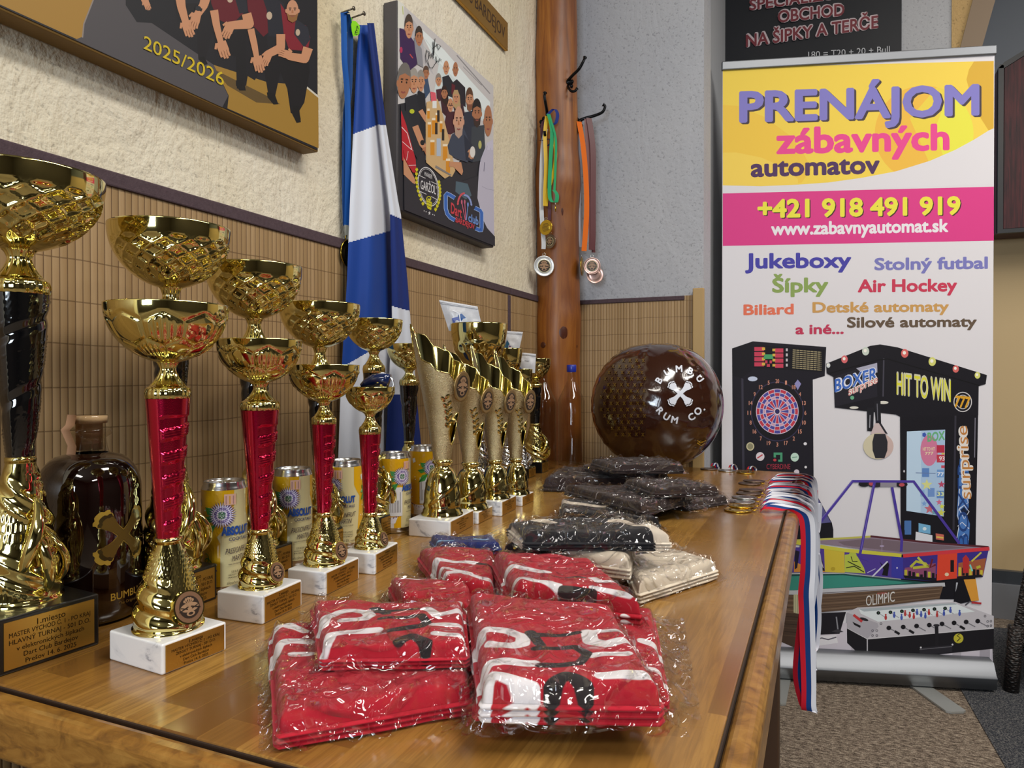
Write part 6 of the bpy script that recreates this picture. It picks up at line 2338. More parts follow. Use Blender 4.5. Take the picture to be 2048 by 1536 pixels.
d.ell(540, 1003, 19, 19, 'd9cdd8', 16); d.rect(455, 1003, 490, 1020, '34337c')
for bx in (480, 540, 600):
    for by in (1057, 1117):
        d.rect(bx - 18, by - 20, bx + 18, by + 20, 'a83a44')
d.poly([(470, 1176), (685, 1176), (782, 1358), (470, 1388)], '5c5a90')
d.stroke([(500, 1195), (690, 1192)], 8, '74729f')
for k in range(3):
    d.stroke([(515 + 20 * k, 1275 + 32 * k), (650 + 12 * k, 1270 + 30 * k)], 18, '7f82a4')
d.stroke([(575, 1262), (600, 1345)], 6, '5c5a90')
d.poly([(470, 1390), (782, 1360), (798, 1410), (798, 1495), (470, 1495)], '16141c')
# punching machine: column first, then the hood
d.poly([(1270, 600), (1822, 560), (1805, 1412), (1800, 1900), (1278, 1900)], '15131b')
d.poly([(1655, 590), (1668, 590), (1655, 1412), (1640, 1412)], '33313c')
d.stroke([(1800, 620), (1796, 900)], 6, '7c7a88')
d.poly([(748, 238), (1060, 112), (1130, 102), (1250, 122), (1883, 318), (1874, 382), (1825, 396), (1822, 602), (1270, 612), (1240, 597), (810, 548), (800, 332), (752, 306)], '17151d')
d.poly([(800, 332), (1100, 232), (1110, 470), (815, 540)], '22202a')
d.poly([(960, 270), (1108, 232), (1110, 300), (1010, 310)], 'a9a9bc')
d.stroke([(1155, 200), (1150, 470)], 10, '45434f')
d.stroke([(760, 310), (1100, 215), (1180, 205), (1830, 392)], 8, '0c0b10')
for x, y, r_, c in ((878, 207, 23, 'd86a6e'), (1027, 150, 25, 'c8d2c6'), (1303, 165, 26, 'd86a66'), (1497, 223, 26, 'd6d678'), (1663, 275, 22, 'd86a66'), (1816, 320, 20, 'd6d678'), (764, 250, 14, 'cfd4d6')):
    d.ell(x, y, r_, r_ * 1.2, c, 16); d.ell(x - 3, y - 4, r_ * .45, r_ * .5, 'f4f0e6', 10)
for dx, c, b in ((4, 'e2e4f0', .06), (0, '3f6ac0', .02)):
    d.text('BOXER', (808, 440), (1108, 350), 88, c, b, dx=dx)
for c, b in (('f0e6e0', .05), ('cf7a78', .0)):
    d.text('surprise', (905, 465), (1112, 372), 56, c, b)
d.ell(932, 478, 14, 14, '6ab088', 12)
for c, b in (('cfcdb2', .05), ('dcd83c', .0)):
    d.text('HIT TO WIN', (1245, 455), (1628, 508), 150, c, b, up=(0, -150))
d.ring(1712, 508, 62, 68, 6, 'd9d6d8', 28); d.ring(1712, 508, 44, 48, 4, 'd9d6d8', 24)
d.text('777', (1655, 545), (1768, 556), 80, 'd9a02c', .03, shear=.2)
d.ell(945, 548, 32, 9, 'd9d6cc', 16); d.ell(1152, 512, 36, 11, 'd9d6cc', 16)
d.poly([(1036, 548), (1086, 548), (1080, 716), (1038, 712)], '1c1b22'); d.stroke([(1058, 600), (1055, 690)], 7, '9a9aa2')
d.poly([(1085, 500), (1132, 500), (1136, 660), (1100, 662)], '1c1b22'); d.stroke([(1108, 520), (1112, 640)], 6, '6a6a74')
d.poly([(1092, 658), (1134, 658), (1180, 735), (1062, 735)], 'c9b6b6'); d.poly([(1120, 658), (1136, 658), (1184, 735), (1165, 730)], '2a2830')
d.ell(1117, 820, 107, 93, 'cfc6aa', 36)
d.poly([(1117 + 107 * math.cos(a), 820 + 93 * math.sin(a)) for a in [R(-80 + 8 * k) for k in range(21)]] + [(1140, 820)], 'cbb2ac')
d.poly([(1088, 733), (1165, 733), (1182, 790), (1180, 850), (1160, 905), (1095, 905), (1076, 850), (1074, 790)], '2b2a30')
# its screen and side panels
d.poly([(1318, 716), (1588, 703), (1578, 1316), (1314, 1276)], 'a9c4e2')
d.poly([(1318, 716), (1420, 712), (1415, 1290), (1314, 1276)], 'bcd4ea')
d.ell(1475, 850, 62, 110, 'cf7a9c', 24)
d.text('BOX', (1462, 790), (1586, 776), 62, '6aae7c', .03); d.ell(1440, 740, 16, 18, '3f5ab0', 5)
d.text('HIT TO HIT', (1430, 852), (1515, 850), 22, 'e4d8ae', .02); d.text('777', (1445, 882), (1505, 880), 20, 'e4d8ae', .02)
d.rect(1528, 812, 1584, 866, 'b8304a'); d.rect(1528, 880, 1584, 935, 'c03a4c'); d.text('93', (1545, 922), (1584, 922), 30, 'ecdce0', .02)
d.rect(1560, 955, 1584, 975, 'c24a60'); d.rect(1562, 868, 1584, 878, 'd8c24a')
for x, y, w_, h_, c in ((1425, 975, 50, 62, '5f86c4'), (1530, 985, 50, 55, '6f9ad2'), (1465, 1115, 48, 62, '6f92cc'), (1528, 1135, 50, 52, '5f86c4'), (1412, 1130, 30, 45, '8ab2dc')):
    d.rect(x, y, x + w_, y + h_, c)
d.text('77', (1532, 1030), (1578, 1032), 26, 'e6e9f2', .02); d.text('33', (1530, 1170), (1578, 1172), 28, 'dfe6a0', .02)
d.stroke([(1380, 1008), (1520, 1012)], 5, '6a7ea8')
def star(x, y, r_, c):
    d.poly([(x + r_ * (1 if k % 2 == 0 else .42) * math.sin(k * PI / 5), y - r_ * (1 if k % 2 == 0 else .42) * math.cos(k * PI / 5)) for k in range(10)], c)
star(1458, 1092, 42, 'd6d890'); star(1562, 1090, 28, 'b84a6a'); star(1478, 1262, 40, 'c26a7a'); star(1440, 1225, 22, '7aa2d8'); star(1545, 1215, 24, 'cf6a8c'); star(1560, 1290, 30, 'cfd05a'); star(1510, 1285, 24, '6aa0b0'); star(1565, 1245, 22, 'd6d850')
d.ell(1298, 997, 6, 9, 'cfcdd4', 8)
d.rect(1300, 1348, 1345, 1412, '4c79b8')
# lettering up the side of the column
d.crop(1480, 940, 3.072)
d.poly([(1348, -70), (1400, -60), (1405, 100), (1402, 230), (1385, 260), (1410, 330), (1405, 420), (1400, 470), (1340, 470), (1335, 400), (1345, 320), (1330, 280), (1340, 110)], '4a78bc')
for a_, c, w_ in (([(1348, 100), (1335, 280), (1345, 330), (1330, 420), (1340, 470)], 'd6dcea', 4), ([(1345, 240), (1375, 215), (1405, 255), (1375, 300), (1345, 240)], 'd6dcea', 5), ([(1335, 345), (1362, 320), (1405, 360)], 'd6dcea', 5), ([(1345, 420), (1375, 390), (1402, 430)], 'd6dcea', 5), ([(1338, 105), (1368, 100), (1400, 200), (1345, 235)], 'd6dcea', 4)):
    d.stroke(a_, w_, c)
d.poly([(1352, 245), (1375, 225), (1395, 255), (1375, 285)], '15233f')
d.ell(1370, 440, 26, 40, '3564ac', 20)
d.text('BOXER', (1402, 470), (1396, -60), 60, '24427e', .0, up=(-62, 0))
d.crop(1440, 660, 3.531)
for c, b in (('e2dcd6', .07), ('c08040', .0)):
    d.text('surprise', (1772, 1192), (1742, 676), 78, c, b, up=(-78, 0))
d.crop(1480, 940, 3.072)
d.rect(1010, 310, 1050, 396, '4a72ac'); d.poly([(1095, 325), (1168, 340), (1168, 392), (1095, 380)], '74aed4'); d.ell(1132, 360, 12, 11, 'd4e2ea', 10)
d.poly([(1078, 378), (1180, 400), (1180, 445), (1075, 438)], 'd9dae2'); d.poly([(1200, 388), (1250, 396), (1250, 432), (1202, 425)], 'c86a5a'); d.stroke([(1204, 410), (1248, 416)], 9, 'd8c05a')
d.poly([(1320, 680), (1380, 670), (1440, 800), (1310, 830)], '141219')
d.poly([(1372, 672), (1446, 668), (1466, 800), (1418, 805)], 'd9983a')
d.stroke([(1335, 690), (1322, 745), (1328, 690)], 4, 'cfd2dc')
# air hockey table
d.poly([(200, 430), (335, 436), (610, 416), (800, 404), (1530, 474), (1010, 520), (500, 452), (200, 440)], '8b7a8a')
d.poly([(600, 440), (800, 420), (1400, 476), (1000, 505), (640, 462)], '76656f')
d.stroke([(330, 432), (610, 420), (800, 408)], 12, 'bdb85a'); d.stroke([(800, 406), (1190, 448), (1525, 472)], 12, '54262e')
d.ell(870, 466, 14, 4, 'b9a8cc', 12); d.stroke([(870, 430), (870, 500)], 3, 'a596b0')
d.poly([(200, 470), (515, 478), (980, 534), (1000, 668), (640, 628), (200, 628)], '4f3a92')
d.poly([(330, 560), (420, 600), (515, 610), (520, 626), (330, 626)], 'd08a3c')
d.poly([(515, 478), (640, 492), (642, 630), (520, 626)], 'cdb63c'); d.ell(570, 606, 14, 12, 'b49c2c', 12)
d.poly([(440, 480), (480, 472), (505, 560), (520, 620), (470, 610), (455, 560)], '2a1c24'); d.poly([(335, 490), (365, 500), (350, 600), (335, 610)], '1e1a30')
d.stroke([(440, 480), (470, 470), (510, 600)], 4, 'd9d2d8')
d.poly([(642, 520), (690, 512), (720, 530), (760, 600), (770, 635), (642, 626)], 'b4c04a'); d.ell(690, 530, 26, 30, 'b4c04a', 14)
d.stroke([(660, 560), (740, 600)], 6, '1c2020'); d.stroke([(680, 530), (690, 560), (720, 560)], 5, '1c2020'); d.stroke([(650, 600), (700, 590), (760, 626)], 6, '1c2020')
d.poly([(855, 560), (880, 590), (905, 560), (915, 580), (905, 650), (870, 645), (880, 610)], '15131c')
d.stroke([(810, 655), (905, 560)], 9, 'cfd0e0'); d.stroke([(780, 630), (830, 605)], 5, 'b9b4d8')
d.poly([(930, 530), (1000, 535), (1000, 668), (928, 655)], '3a3a9e'); d.ell(963, 600, 6, 6, 'b9b4d8', 8)
d.poly([(1000, 535), (1525, 488), (1490, 655), (1205, 682), (1000, 668)], '3c2f86')
d.poly([(1010, 600), (1200, 570), (1200, 660), (1010, 664)], '8a4a6c')
d.poly([(1340, 570), (1510, 540), (1492, 640), (1335, 655)], 'a05a3c')
for k in range(9):
    x = 1008 + 24 * k
    d.rect(x, 612 + (k * 37 % 30), x + 17, 664, '16141c' if k % 3 else 'b9b03c')
for k in range(7):
    x = 1340 + 22 * k
    d.rect(x, 596 + (k * 29 % 26), x + 16, 648, '16141c' if k % 3 else 'c9b83c')
d.stroke([(1045, 595), (1080, 560), (1140, 575), (1160, 590), (1060, 600)], 16, 'b4b440'); d.stroke([(1090, 535), (1140, 590)], 14, 'c0c050'); d.stroke([(1180, 545), (1165, 600), (1200, 580)], 12, '6a1c28')
d.poly([(1010, 664), (1205, 682), (1488, 656), (1480, 640), (1205, 664), (1002, 645)], '17151d')
d.poly([(1212, 516), (1332, 504), (1330, 664), (1206, 678)], 'd8452f'); d.rect(1290, 552, 1312, 625, '1b1416'); d.ell(1268, 640, 13, 11, 'e0c9a8', 12)
d.poly([(1365, 540), (1385, 520), (1405, 545), (1400, 630), (1368, 632)], 'b83030'); d.stroke([(1480, 505), (1420, 560)], 10, 'c9c04a'); d.stroke([(1450, 600), (1475, 590)], 16, 'b8b03c'); d.stroke([(1410, 580), (1425, 620)], 10, '7ad0c8')
d.stroke([(330, 442), (520, 474), (640, 492), (990, 524)], 22, 'c9c446'); d.stroke([(1000, 526), (1530, 482)], 22, 'cf3a44')
d.ell(760, 85, 34, 18, '1c1a20', 16); d.ell(830, 88, 50, 18, '2a2830', 16); d.ell(990, 88, 38, 18, '1c1a20', 16); d.rect(860, 70, 960, 102, '8f8a96')
d.ell(805, 84, 16, 12, 'b85058', 10); d.ell(992, 90, 18, 11, 'b85058', 10)
PU = '4b399a'
for ln in ([(372, 470), (690, 68), (1065, 70), (1345, 450)], [(735, 518), (825, 72)], [(932, 105), (992, 430), (988, 500)], [(372, 462), (380, 488), (430, 490)], [(735, 505), (742, 535), (790, 552)]):
    d.stroke(ln, 17, PU)
d.stroke([(400, 420), (690, 62)], 4, '7468bc'); d.stroke([(742, 490), (818, 90)], 4, '7468bc')
# ground, pool table
d.poly([(150, 1000), (600, 940), (1540, 900), (1555, 1265), (150, 1240)], 'cfc8d2')
d.poly([(455, 880), (650, 870), (610, 1005), (440, 1012)], '1d1b22')
d.stroke([(170, 1060), (230, 1045), (300, 1060), (360, 1040)], 10, '56545e'); d.poly([(450, 1020), (590, 1012), (600, 1060), (430, 1085)], 'e2dfe4'); d.stroke([(455, 1045), (500, 1030), (540, 1040), (590, 1025)], 8, '66626e')
d.poly([(150, 640), (640, 636), (1150, 690), (1250, 700), (380, 760), (150, 745)], '23504c')
d.poly([(150, 655), (630, 645), (1060, 692), (780, 712), (330, 736), (150, 738)], '3a8b7c')
d.poly([(150, 740), (330, 738), (1255, 690), (1258, 714), (382, 768), (330, 764), (150, 762)], 'bdbdc2'); d.stroke([(380, 762), (1240, 712)], 5, '6a6468')
d.poly([(150, 762), (382, 768), (1245, 714), (1222, 790), (720, 852), (362, 884), (150, 860)], '66503f')
for k in range(9):
    d.stroke([(365, 782 + 12 * k), (700, 762 + 11 * k), (1225, 722 + 8 * k)], 3 + (k % 3), ('4a382c', '7d6652', '574334')[k % 3])
for k in range(6):
    d.stroke([(150, 780 + 14 * k), (330, 786 + 15 * k)], 4, ('4a382c', '7d6652')[k % 2])
d.poly([(328, 764), (362, 762), (362, 884), (328, 874)], 'bdb894'); d.stroke([(338, 766), (338, 876)], 3, '8a8468'); d.stroke([(352, 766), (352, 880)], 3, '8a8468')
for c, b in (('d6d4d2', .0),):
    d.text('OLIMPIC', (772, 834), (948, 806), 60, c, b, up=(0, -62))
d.text('HUMBLE', (842, 764), (900, 760), 12, 'a8504a', .02)
d.poly([(150, 866), (400, 884), (372, 1106), (150, 1010)], '4a392e')
for k in range(6):
    d.stroke([(160, 890 + 22 * k), (390, 905 + 24 * k)], 4, ('352820', '5c493a')[k % 2])
d.stroke([(404, 886), (358, 1116)], 6, 'c6c2be'); d.poly([(408, 884), (466, 884), (412, 1130), (356, 1126)], '352720')
d.stroke([(380, 1130), (378, 1165)], 12, '9a9aa2'); d.poly([(330, 1182), (380, 1160), (440, 1182), (400, 1192)], '26242a'); d.stroke([(590, 900), (600, 980)], 8, '8a8a92'); d.poly([(560, 990), (600, 975), (635, 992), (600, 998)], '3a383e')
# table football
d.poly([(682, 1085), (735, 1110), (735, 1232), (680, 1225)], 'b9b2ba'); d.poly([(780, 1172), (842, 1165), (842, 1240), (780, 1236)], 'b9b2ba')
d.poly([(1302, 1118), (1356, 1112), (1356, 1214), (1302, 1214)], 'b4aeb6'); d.ell(1329, 1214, 26, 7, '8a868e', 14); d.poly([(1470, 1100), (1532, 1094), (1532, 1258), (1468, 1254)], 'aaa4ae')
d.poly([(655, 872), (720, 843), (1320, 808), (1556, 895), (1556, 972), (780, 1038), (655, 970)], 'c3bfc5')
d.poly([(728, 852), (1312, 815), (1440, 868), (845, 930), (740, 880)], 'dfe6e9')
d.poly([(728, 852), (1312, 815), (1330, 824), (760, 868)], 'aab4ba')
d.poly([(655, 970), (780, 1036), (1556, 970), (1556, 1096), (780, 1176), (656, 1060)], '1b191e')
d.stroke([(780, 1038), (780, 1174)], 7, 'bfbcc2'); d.stroke([(655, 968), (780, 1036), (1556, 970)], 5, 'd4d2d6')
d.poly([(655, 874), (842, 938), (850, 960), (780, 1034), (655, 968)], 'aeaab2'); d.poly([(688, 930), (740, 955), (736, 968), (700, 950)], '1d1b20'); d.ell(760, 915, 28, 9, '2a282e', 14, .3); d.stroke([(695, 888), (748, 930)], 16, 'c03a3c')
d.stroke([(1380, 830), (1410, 805), (1478, 818)], 8, '4a4850'); d.stroke([(1420, 812), (1480, 818)], 12, 'b03038')
for k, (x, y) in enumerate(((848, 876), (922, 872), (992, 866), (1060, 860), (1128, 856), (1192, 852), (1257, 848))):
    d.stroke([(x, y), (x + 52, y + 34)], 4, '9a98a0'); d.ell(x, y, 12, 11, '1b191e', 12); d.ell(x, y, 4, 4, '3f6a4c', 8)
for x, y, c in ((893, 905, 'b84040'), (945, 892, '4a5cb0'), (990, 905, '4a5cb0'), (1012, 882, 'b84040'), (1040, 892, 'b84040'), (1065, 900, 'b84040'), (1085, 875, '4a5cb0'), (1110, 888, '4a5cb0'), (1136, 896, '4a5cb0'), (1158, 876, 'b84040'), (1208, 888, 'b84040'), (1250, 880, '4a5cb0'), (1290, 862, '4a5cb0'), (1346, 880, '4a5cb0')):
    d.ell(x, y, 8, 15, c, 10); d.ell(x, y - 18, 6, 6, c, 8)
for k, (x, y) in enumerate(((912, 968), (1000, 962), (1082, 956), (1160, 950), (1238, 943), (1312, 937), (1386, 931), (1457, 926))):
    d.stroke([(x, y), (x + 56, y + 30)], 5, '77757c'); d.ell(x, y, 15, 14, '1b191e', 14)
    if k in (0, 1, 5):
        d.stroke([(x + 36, y + 20), (x + 66, y + 38)], 15, '1b191e')
d.stroke([(1204, 950), (1206, 1010), (1206, 1095)], 22, '1f1d22'); d.ell(1204, 952, 20, 8, '2c2a30', 12)
d.poly([(1100, 1088), (1300, 1072), (1300, 1118), (1100, 1136)], '2a282e'); d.stroke([(1100, 1100), (1300, 1082)], 4, '6a686e'); d.ell(1108, 1088, 6, 6, 'd6d4d8', 8); d.ell(1302, 1070, 6, 6, 'd6d4d8', 8)
for x, y in ((812, 984), (838, 984), (812, 1014), (838, 1014), (864, 942), (1502, 895), (1518, 928), (1538, 926), (1518, 956), (1538, 954)):
    d.ring(x, y, 6, 6, 3, '55535a', 10)
d.ell(1339, 1032, 30, 30, 'c2b83a', 20); d.stroke([(1330, 1050), (1350, 1030), (1330, 1015), (1345, 1005)], 6, '3a3618')
mb.build('printed_sheet', t)
alu = flat('brushed_aluminium', '84878c', .5, 1, bump=(300, .05))
mb = MB()
ta, tb = pu0 - bu * .004, pu1 + bu * .004
rail = ((ta.x + tb.x) / 2, (ta.y + tb.y) / 2, zt_ + .010)
wB = (tb - ta).length
MR = Matrix.Rotation(math.atan2(bu.y, bu.x), 3, 'Z')
mb.box(rail, (wB, .016, .030), alu, MR)
bevel(mb.build('top_rail', t), .004, 3)
mb = MB()
mid = (bl + brr) / 2
ca_ = pu0 - bu * .02
cb_ = brr + bu * .004
cm = (Vector((ca_.x, ca_.y, 0)) - bp0).dot(bu)
cl = (brr - bp0).dot(bu) + .006
prof = [(.0, .012), (.0, .040), (.004, .046), (.004, .050), (-.003, .056), (-.020, .092), (-.055, .100), (-.100, .086), (-.112, .05), (-.112, .012)]
k = len(prof)
base = Vector((bp0.x, bp0.y, 0)) + bn * .055
va = [base + bu * cm + bn * q + Vector((0, 0, z)) for q, z in prof]
vb = [base + bu * cl + bn * q + Vector((0, 0, z)) for q, z in prof]
mb.add(va + vb, [(i, i + k, (i + 1) % k + k, (i + 1) % k) for i in range(k)], alu, True)
mb.add(va, [tuple(range(k))], alu)
mb.add(vb, [tuple(range(k - 1, -1, -1))], alu)
mb.build('base_case', t)
for fx0, fy0, fx1, fy1, w_ in ((1858, 1384, 1915, 1424, .062), (1560, 1362, 1550, 1406, .062)):
    a, b = on_z(fx0, fy0, .006), on_z(fx1, fy1, .006)
    v = (b - a)
    v.z = 0
    L_ = v.length
    v.normalize()
    a = a - v * .05
    nn = Vector((-v.y, v.x, 0))
    pts = [a + nn * w_ / 2, a - nn * w_ / 2, b - nn * w_ / 2 - v * .008, b - nn * w_ * .3, b + nn * w_ * .3, b + nn * w_ / 2 - v * .008]
    mb = MB()
    lo = [Vector((p.x, p.y, .001)) for p in pts]
    hi = [Vector((p.x, p.y, .007)) for p in pts]
    mb.add(lo + hi, [(5, 4, 3, 2, 1, 0), tuple(range(6, 12))] + [(i, (i + 1) % 6, (i + 1) % 6 + 6, i + 6) for i in range(6)], flat('foot_plate', 'b9bbb8', .4, .6))
    mb.build('foot', t)

# ---------------------------------------------------------------- black cloth banner on the wall behind
Yb = Y0 - .006
b0, b1 = on_y(1449, 60, Yb), on_y(1803, 60, Yb)
zb0, zb1 = on_y(1803, 128, Yb).z - .06, on_y(1803, -260, Yb).z
t = thing('shop_banner', 'black cloth shop banner with red outlined lettering on the grey wall', 'banner', (b0.x, Yb, zb0))
bb = ink('cloth_banner', .55, 0, .3)
mb = MB()
def bfn(u, v):
    x = b0.x + (b1.x - b0.x) * u
    return Vector((x, Yb - .004 - .004 * (.5 + .5 * math.sin(u * 9 + v * 4)) * (1 - v * .3), zb0 + (zb1 - zb0) * v))
mb.grid(bfn, 40, 30, bb, face_col=lambda u, v: lin('17181d'))
d = Decal(lambda x, y, h: on_y(x, y, Yb - .0095) + Vector((0, -h, 0)), bb, mb, h=.0002, step=4e-5)
d.crop(1420, 0, 2.954)
for st, p0, p1, cap in (('SPECIALIZOVANÝ', (232, 62), (1010, -40), 62), ('OBCHOD', (400, 136), (795, 92), 70), ('NA ŠIPKY A TERČE', (212, 280), (995, 165), 72)):
    d.text(st, p0, p1, cap, 'b9a9ac', .075)
    d.text(st, p0, p1, cap, '6e2a32', .02)
d.text('180 = T20 + 20 + Bull', (580, 345), (1062, 310), 38, 'b4b4b8', .0)
mb.build('cloth', t)

# ---------------------------------------------------------------- mahogany dart cabinet and dark chair at the right edge
maho = NT('mahogany')
gr = maho.noise(20, 5, .6, maho.mapping((6, 6, .35)), .5)
maho.set(color=maho.ramp(gr, [(.3, '1e0c10'), (.5, '3c161a'), (.7, '571f22')]), rough=.5, spec=.3)
maho = maho.m
rub = flat('black_edging', '141417', .4)
Zc = 2.86
pl_t, pl_b = at_depth(1994, 134, Zc), at_depth(1994, 466, Zc)
t = thing('wall_cabinet', 'mahogany wall cabinet with black edging beside the roll-up banner', 'cabinet', (pl_b.x, pl_b.y, pl_b.z))
cu = Vector((1, 0, 0))
cn = Vector((cu.y, -cu.x, 0))
zlo, zhi = pl_b.z, pl_t.z
def cab_prism(mb, pts, d0, d1, m):
    k = len(pts)
    f = [pl_b + cu * x + Vector((0, 0, z)) + cn * d0 for x, z in pts]
    b = [pl_b + cu * x + Vector((0, 0, z)) + cn * d1 for x, z in pts]
    mb.add(f + b, [tuple(range(k)), tuple(range(2 * k - 1, k - 1, -1))] + [(i, i + k, (i + 1) % k + k, (i + 1) % k) for i in range(k)], m)
H_ = zhi - zlo
out = [(0, 0), (.62, 0), (.62, H_), (.50, H_ + .075), (.31, H_ + .10), (.12, H_ + .06), (.02, H_ + .006), (0, H_ - .012)]
mb = MB()
cab_prism(mb, out, 0, -.16, maho)
mb.build('carcass', t)
mb = MB()
cab_prism(mb, [(.0, -.004), (.62, -.004), (.62, .012), (.0, .012)], .012, -.012, rub)
cab_prism(mb, [(.0, .012), (.018, .012), (.018, H_ - .004), (.006, H_ + .004), (.0, H_ - .008)], .012, -.012, rub)
cab_prism(mb, [(.0, H_ - .012), (.02, H_ - .014), (.12, H_ + .044), (.31, H_ + .084), (.50, H_ + .06), (.62, H_ - .014), (.62, H_ + .004), (.50, H_ + .08), (.31, H_ + .104), (.12, H_ + .064), (.02, H_ + .010)], .012, -.012, rub)
mb.build('edge_trim', t)
mb = MB()
cab_prism(mb, [(.02, .014), (.305, .014), (.305, H_ + .08), (.12, H_ + .042), (.022, H_ - .014)], .008, -.004, maho)
mb.build('door', t)
mb = MB()
cab_prism(mb, [(.309, .014), (.60, .014), (.60, H_ - .012), (.50, H_ + .058), (.309, H_ + .08)], .008, -.004, maho)
mb.build('door', t)
wick = NT('dark_wicker')
cc = wick.voronoi(90, wick.mapping((1, 1, 1.8)))
wick.set(color=wick.ramp(cc, [(.1, '3a2c26'), (.6, '14100f')]), rough=.5)
wick.bump(cc, 1., .006)
wick = wick.m
ck = at_depth(2022, 1385, 2.29)
ck.z = 0
t = thing('wicker_chair', 'dark brown wicker chair cut off by the right edge', 'chair', ck)
fd = Vector((ck.x - CAM.x + .25, ck.y, 0)).normalized()
fu = Vector((fd.y, -fd.x, 0))
def post_tube(name, pts, r):
    mb = MB()
    mb.tube([ck + fu * a + fd * b + Vector((0, 0, z)) for a, b, z in pts], r, wick, 12)
    mb.build(name, t)
hz = lambda y: CAM.z - (y - 757) * 2.29 / FOC
for a, b in ((0, 0), (.50, 0), (0, .42), (.50, .42)):
    post_tube('leg', [(a, b, 0), (a + .012, b, hz(1250))], .022)
mb = MB()
def quadslab(mb, A_, B_, C_, D_, th):
    n_ = (B_ - A_).cross(D_ - A_).normalized() * th / 2
    f = [p + n_ for p in (A_, B_, C_, D_)] + [p - n_ for p in (A_, B_, C_, D_)]
    mb.add(f, [(0, 1, 2, 3), (7, 6, 5, 4), (0, 4, 5, 1), (1, 5, 6, 2), (2, 6, 7, 3), (3, 7, 4, 0)], wick)
W_ = lambda a, b, z: ck + fu * a + fd * b + Vector((0, 0, z))
zs0, zs1 = hz(1265), hz(1118)
quadslab(mb, W_(.012, 0, zs0 - .03), W_(.012, .42, zs0 - .03), W_(.05, .42, zs1), W_(.05, 0, zs1), .03)
bevel(mb.build('arm_panel', t), .006)
mb = MB()
quadslab(mb, W_(.52, 0, zs0 - .03), W_(.52, .42, zs0 - .03), W_(.50, .42, zs1), W_(.50, 0, zs1), .03)
bevel(mb.build('arm_panel', t), .006)
mb = MB()
quadslab(mb, W_(.02, .0, zs0 - .01), W_(.50, .0, zs0 - .01), W_(.50, .42, zs0 - .01), W_(.02, .42, zs0 - .01), .05)
bevel(mb.build('seat', t), .01)
mb = MB()
quadslab(mb, W_(.06, .40, zs0), W_(.49, .40, zs0), W_(.49, .44, zs1 + .02), W_(.06, .44, zs1 + .02), .03)
bevel(mb.build('backrest', t), .01)
# ---------------------------------------------------------------- things lying in the cups
bag_white = thin_film('milky_bag', 'e6e6ea', .1, 1.45, (60, .6, .004), .4, .10)
n = NT('milky_film').set(color='dcdde2', rough=.25, spec=.5, alpha=.82)
n.bump(n.noise(60, 3), .4, .003)
milky = n.m
bag_ink = ink('bag_print', .3)
def zip_bag(label, pts, Z, key, art):
    """pts: outline in the photograph (top left, top right, bottom right, bottom left)"""
    q = [at_depth(x, y, Z) for x, y in pts]
    base = (q[2] + q[3]) / 2
    t = thing('zip_bag', label, 'zip bag', base, 0, 'white zip bags in the faceted cups')
    mb = MB()
    bulge = lambda u, v: .010 * math.sin(PI * u) * (1 - v) ** .8 * (.6 + .4 * math.sin(v * 3))
    def P(sgn):
        def f(u, v):
            p = (q[0] * (1 - u) + q[1] * u) * v + (q[3] * (1 - u) + q[2] * u) * (1 - v)
            w = .0022 * noise.noise(p * 60 + Vector((key, 0, 0)))
            return p - FW * (sgn * (bulge(u, v) + .0006) + w)
        return f
    mb.grid(P(1), 18, 18, milky)
    mb.grid(P(-1), 18, 18, milky, flip=True)
    mb.build('pouch', t)
    mb = MB()
    for g in (.90, .94):
        mb.tube([P(1)(u / 10, g) - FW * .0006 for u in range(11)], .0012, milky, 6)
    mb.build('zip_strip', t)
    f = P(1)
    d = Decal(lambda x, y, h: f(x, y) - FW * (.0008 + h), bag_ink, h=.0002)
    for kind, a in art:
        getattr(d, kind)(*a)
    d.mb.build('contents', t)
zip_bag('white zip bag with a blue item, in the largest faceted cup', [(878, 600), (955, 613), (966, 662), (898, 662)], 1.575, 1,
        [('poly', ([(.18, .05), (.20, .42), (.40, .50), (.45, .05)], '2b3f98')), ('poly', ([(.42, .05), (.40, .55), (.52, .62), (.85, .05)], '2c5a9c')), ('stroke', ([(.30, .70), (.45, .62), (.42, .30)], .03, 'f2f2f6'))])
zip_bag('white zip bag in the middle faceted cup', [(1014, 662), (1046, 664), (1037, 706), (1002, 706)], 1.745, 2,
        [('poly', ([(.08, .1), (.15, .60), (.32, .45), (.60, .1)], '3a6a8c')), ('poly', ([(.3, .1), (.4, .35), (.7, .1)], '7a4a8c'))])
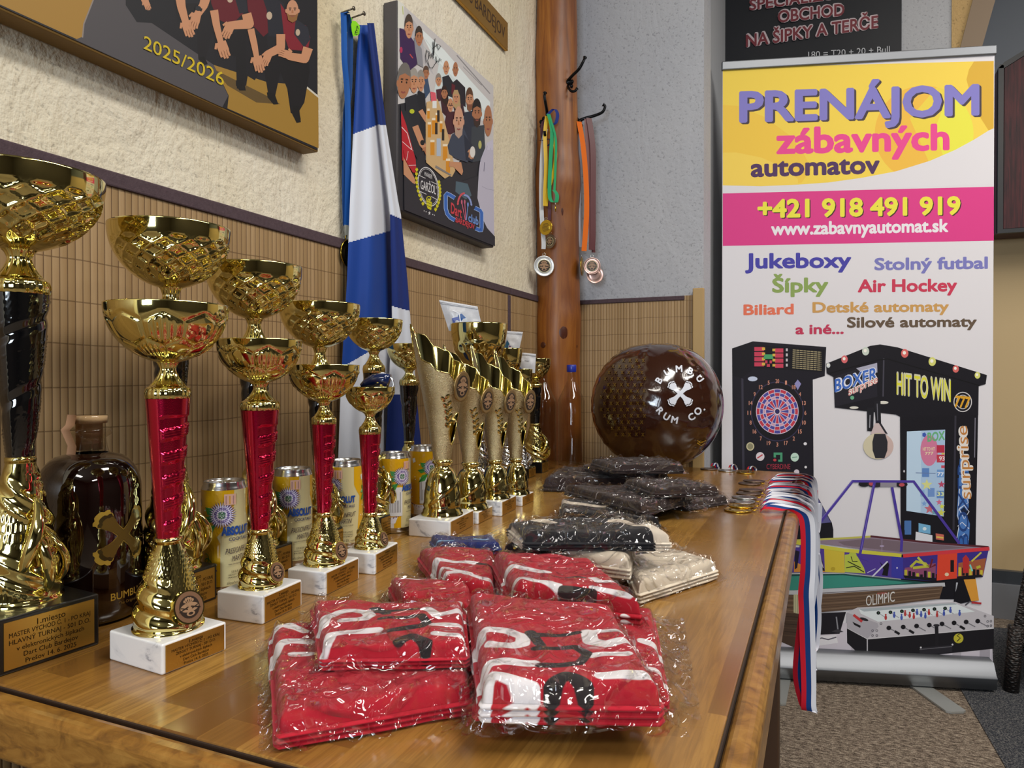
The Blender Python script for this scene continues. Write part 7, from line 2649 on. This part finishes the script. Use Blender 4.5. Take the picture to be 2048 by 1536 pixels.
zip_bag('white zip bag in the smallest faceted cup, hanging over its rim', [(1044, 705), (1072, 708), (1070, 746), (1034, 744)], 1.875, 3,
        [('poly', ([(.0, .05), (.05, .30), (.30, .10)], '30488c')), ('stroke', ([(.3, .62), (.6, .60)], .05, 'a9aab0'))])
# blue case in the smallest red cup
c, z, r = TRO['R3']
Zr = depth((c.x, c.y, .9))
navy_pl = flat('navy_plastic', '14244f', .15, coat=.5)
t = thing('dart_case', 'small dark blue case with a silver ring, lying in the smallest red stemmed cup', 'case', (c.x, c.y, TT + z[0] - .008))
mb = MB()
pa_, pb_ = at_depth(738, 766, Zr), at_depth(772, 763, Zr)
ax = (pb_ - pa_).normalized()
mb.tube([at_depth(722, 772, Zr), at_depth(732, 768, Zr), at_depth(748, 762, Zr), at_depth(768, 760, Zr), at_depth(778, 763, Zr)], [.003, .007, .0098, .0105, .0103], navy_pl, 24)
mb.build('shell', t)
mb = MB()
cc_ = at_depth(772, 761, Zr - .003)
u_, v_ = (RT * .75 + UP * .35).normalized(), UP
v_ = (UP - u_ * UP.dot(u_) + RT * -.25).normalized()
mb.tube([cc_ + u_ * .0078 * math.cos(b) + v_ * .0125 * math.sin(b) for b in [2 * PI * k / 32 for k in range(33)]], .0013, silver_pl, 8, cap=False)
mb.build('silver_ring', t)
# striped card in the last black cup
c, z, r = TRO['T5']
Zt = depth((c.x, c.y, .9))
t = thing('striped_card', 'small white card with blue stripes standing in a black stemmed cup', 'card', (c.x, c.y, TT + z[0] - .01))
q = [at_depth(x, y, Zt) for x, y in ((824, 672), (832, 671), (842, 694), (822, 694))]
mb = MB()
cd = ink('card_print', .4)
mb.add(q + [p + FW * .0012 for p in q], [(0, 1, 2, 3), (7, 6, 5, 4), (0, 4, 5, 1), (1, 5, 6, 2), (2, 6, 7, 3), (3, 7, 4, 0)], cd, False, lin('d9dde6'))
d = Decal(lambda x, y, h: at_depth(x, y, Zt) - FW * h, cd, mb)
d.stroke([(825, 674), (829, 693)], 1.6, '24388c')
d.stroke([(829, 674), (836, 693)], 1.2, '24388c')
d.stroke([(832, 674), (840, 693)], .9, '6a86c0')
mb.build('card_sheet', t)
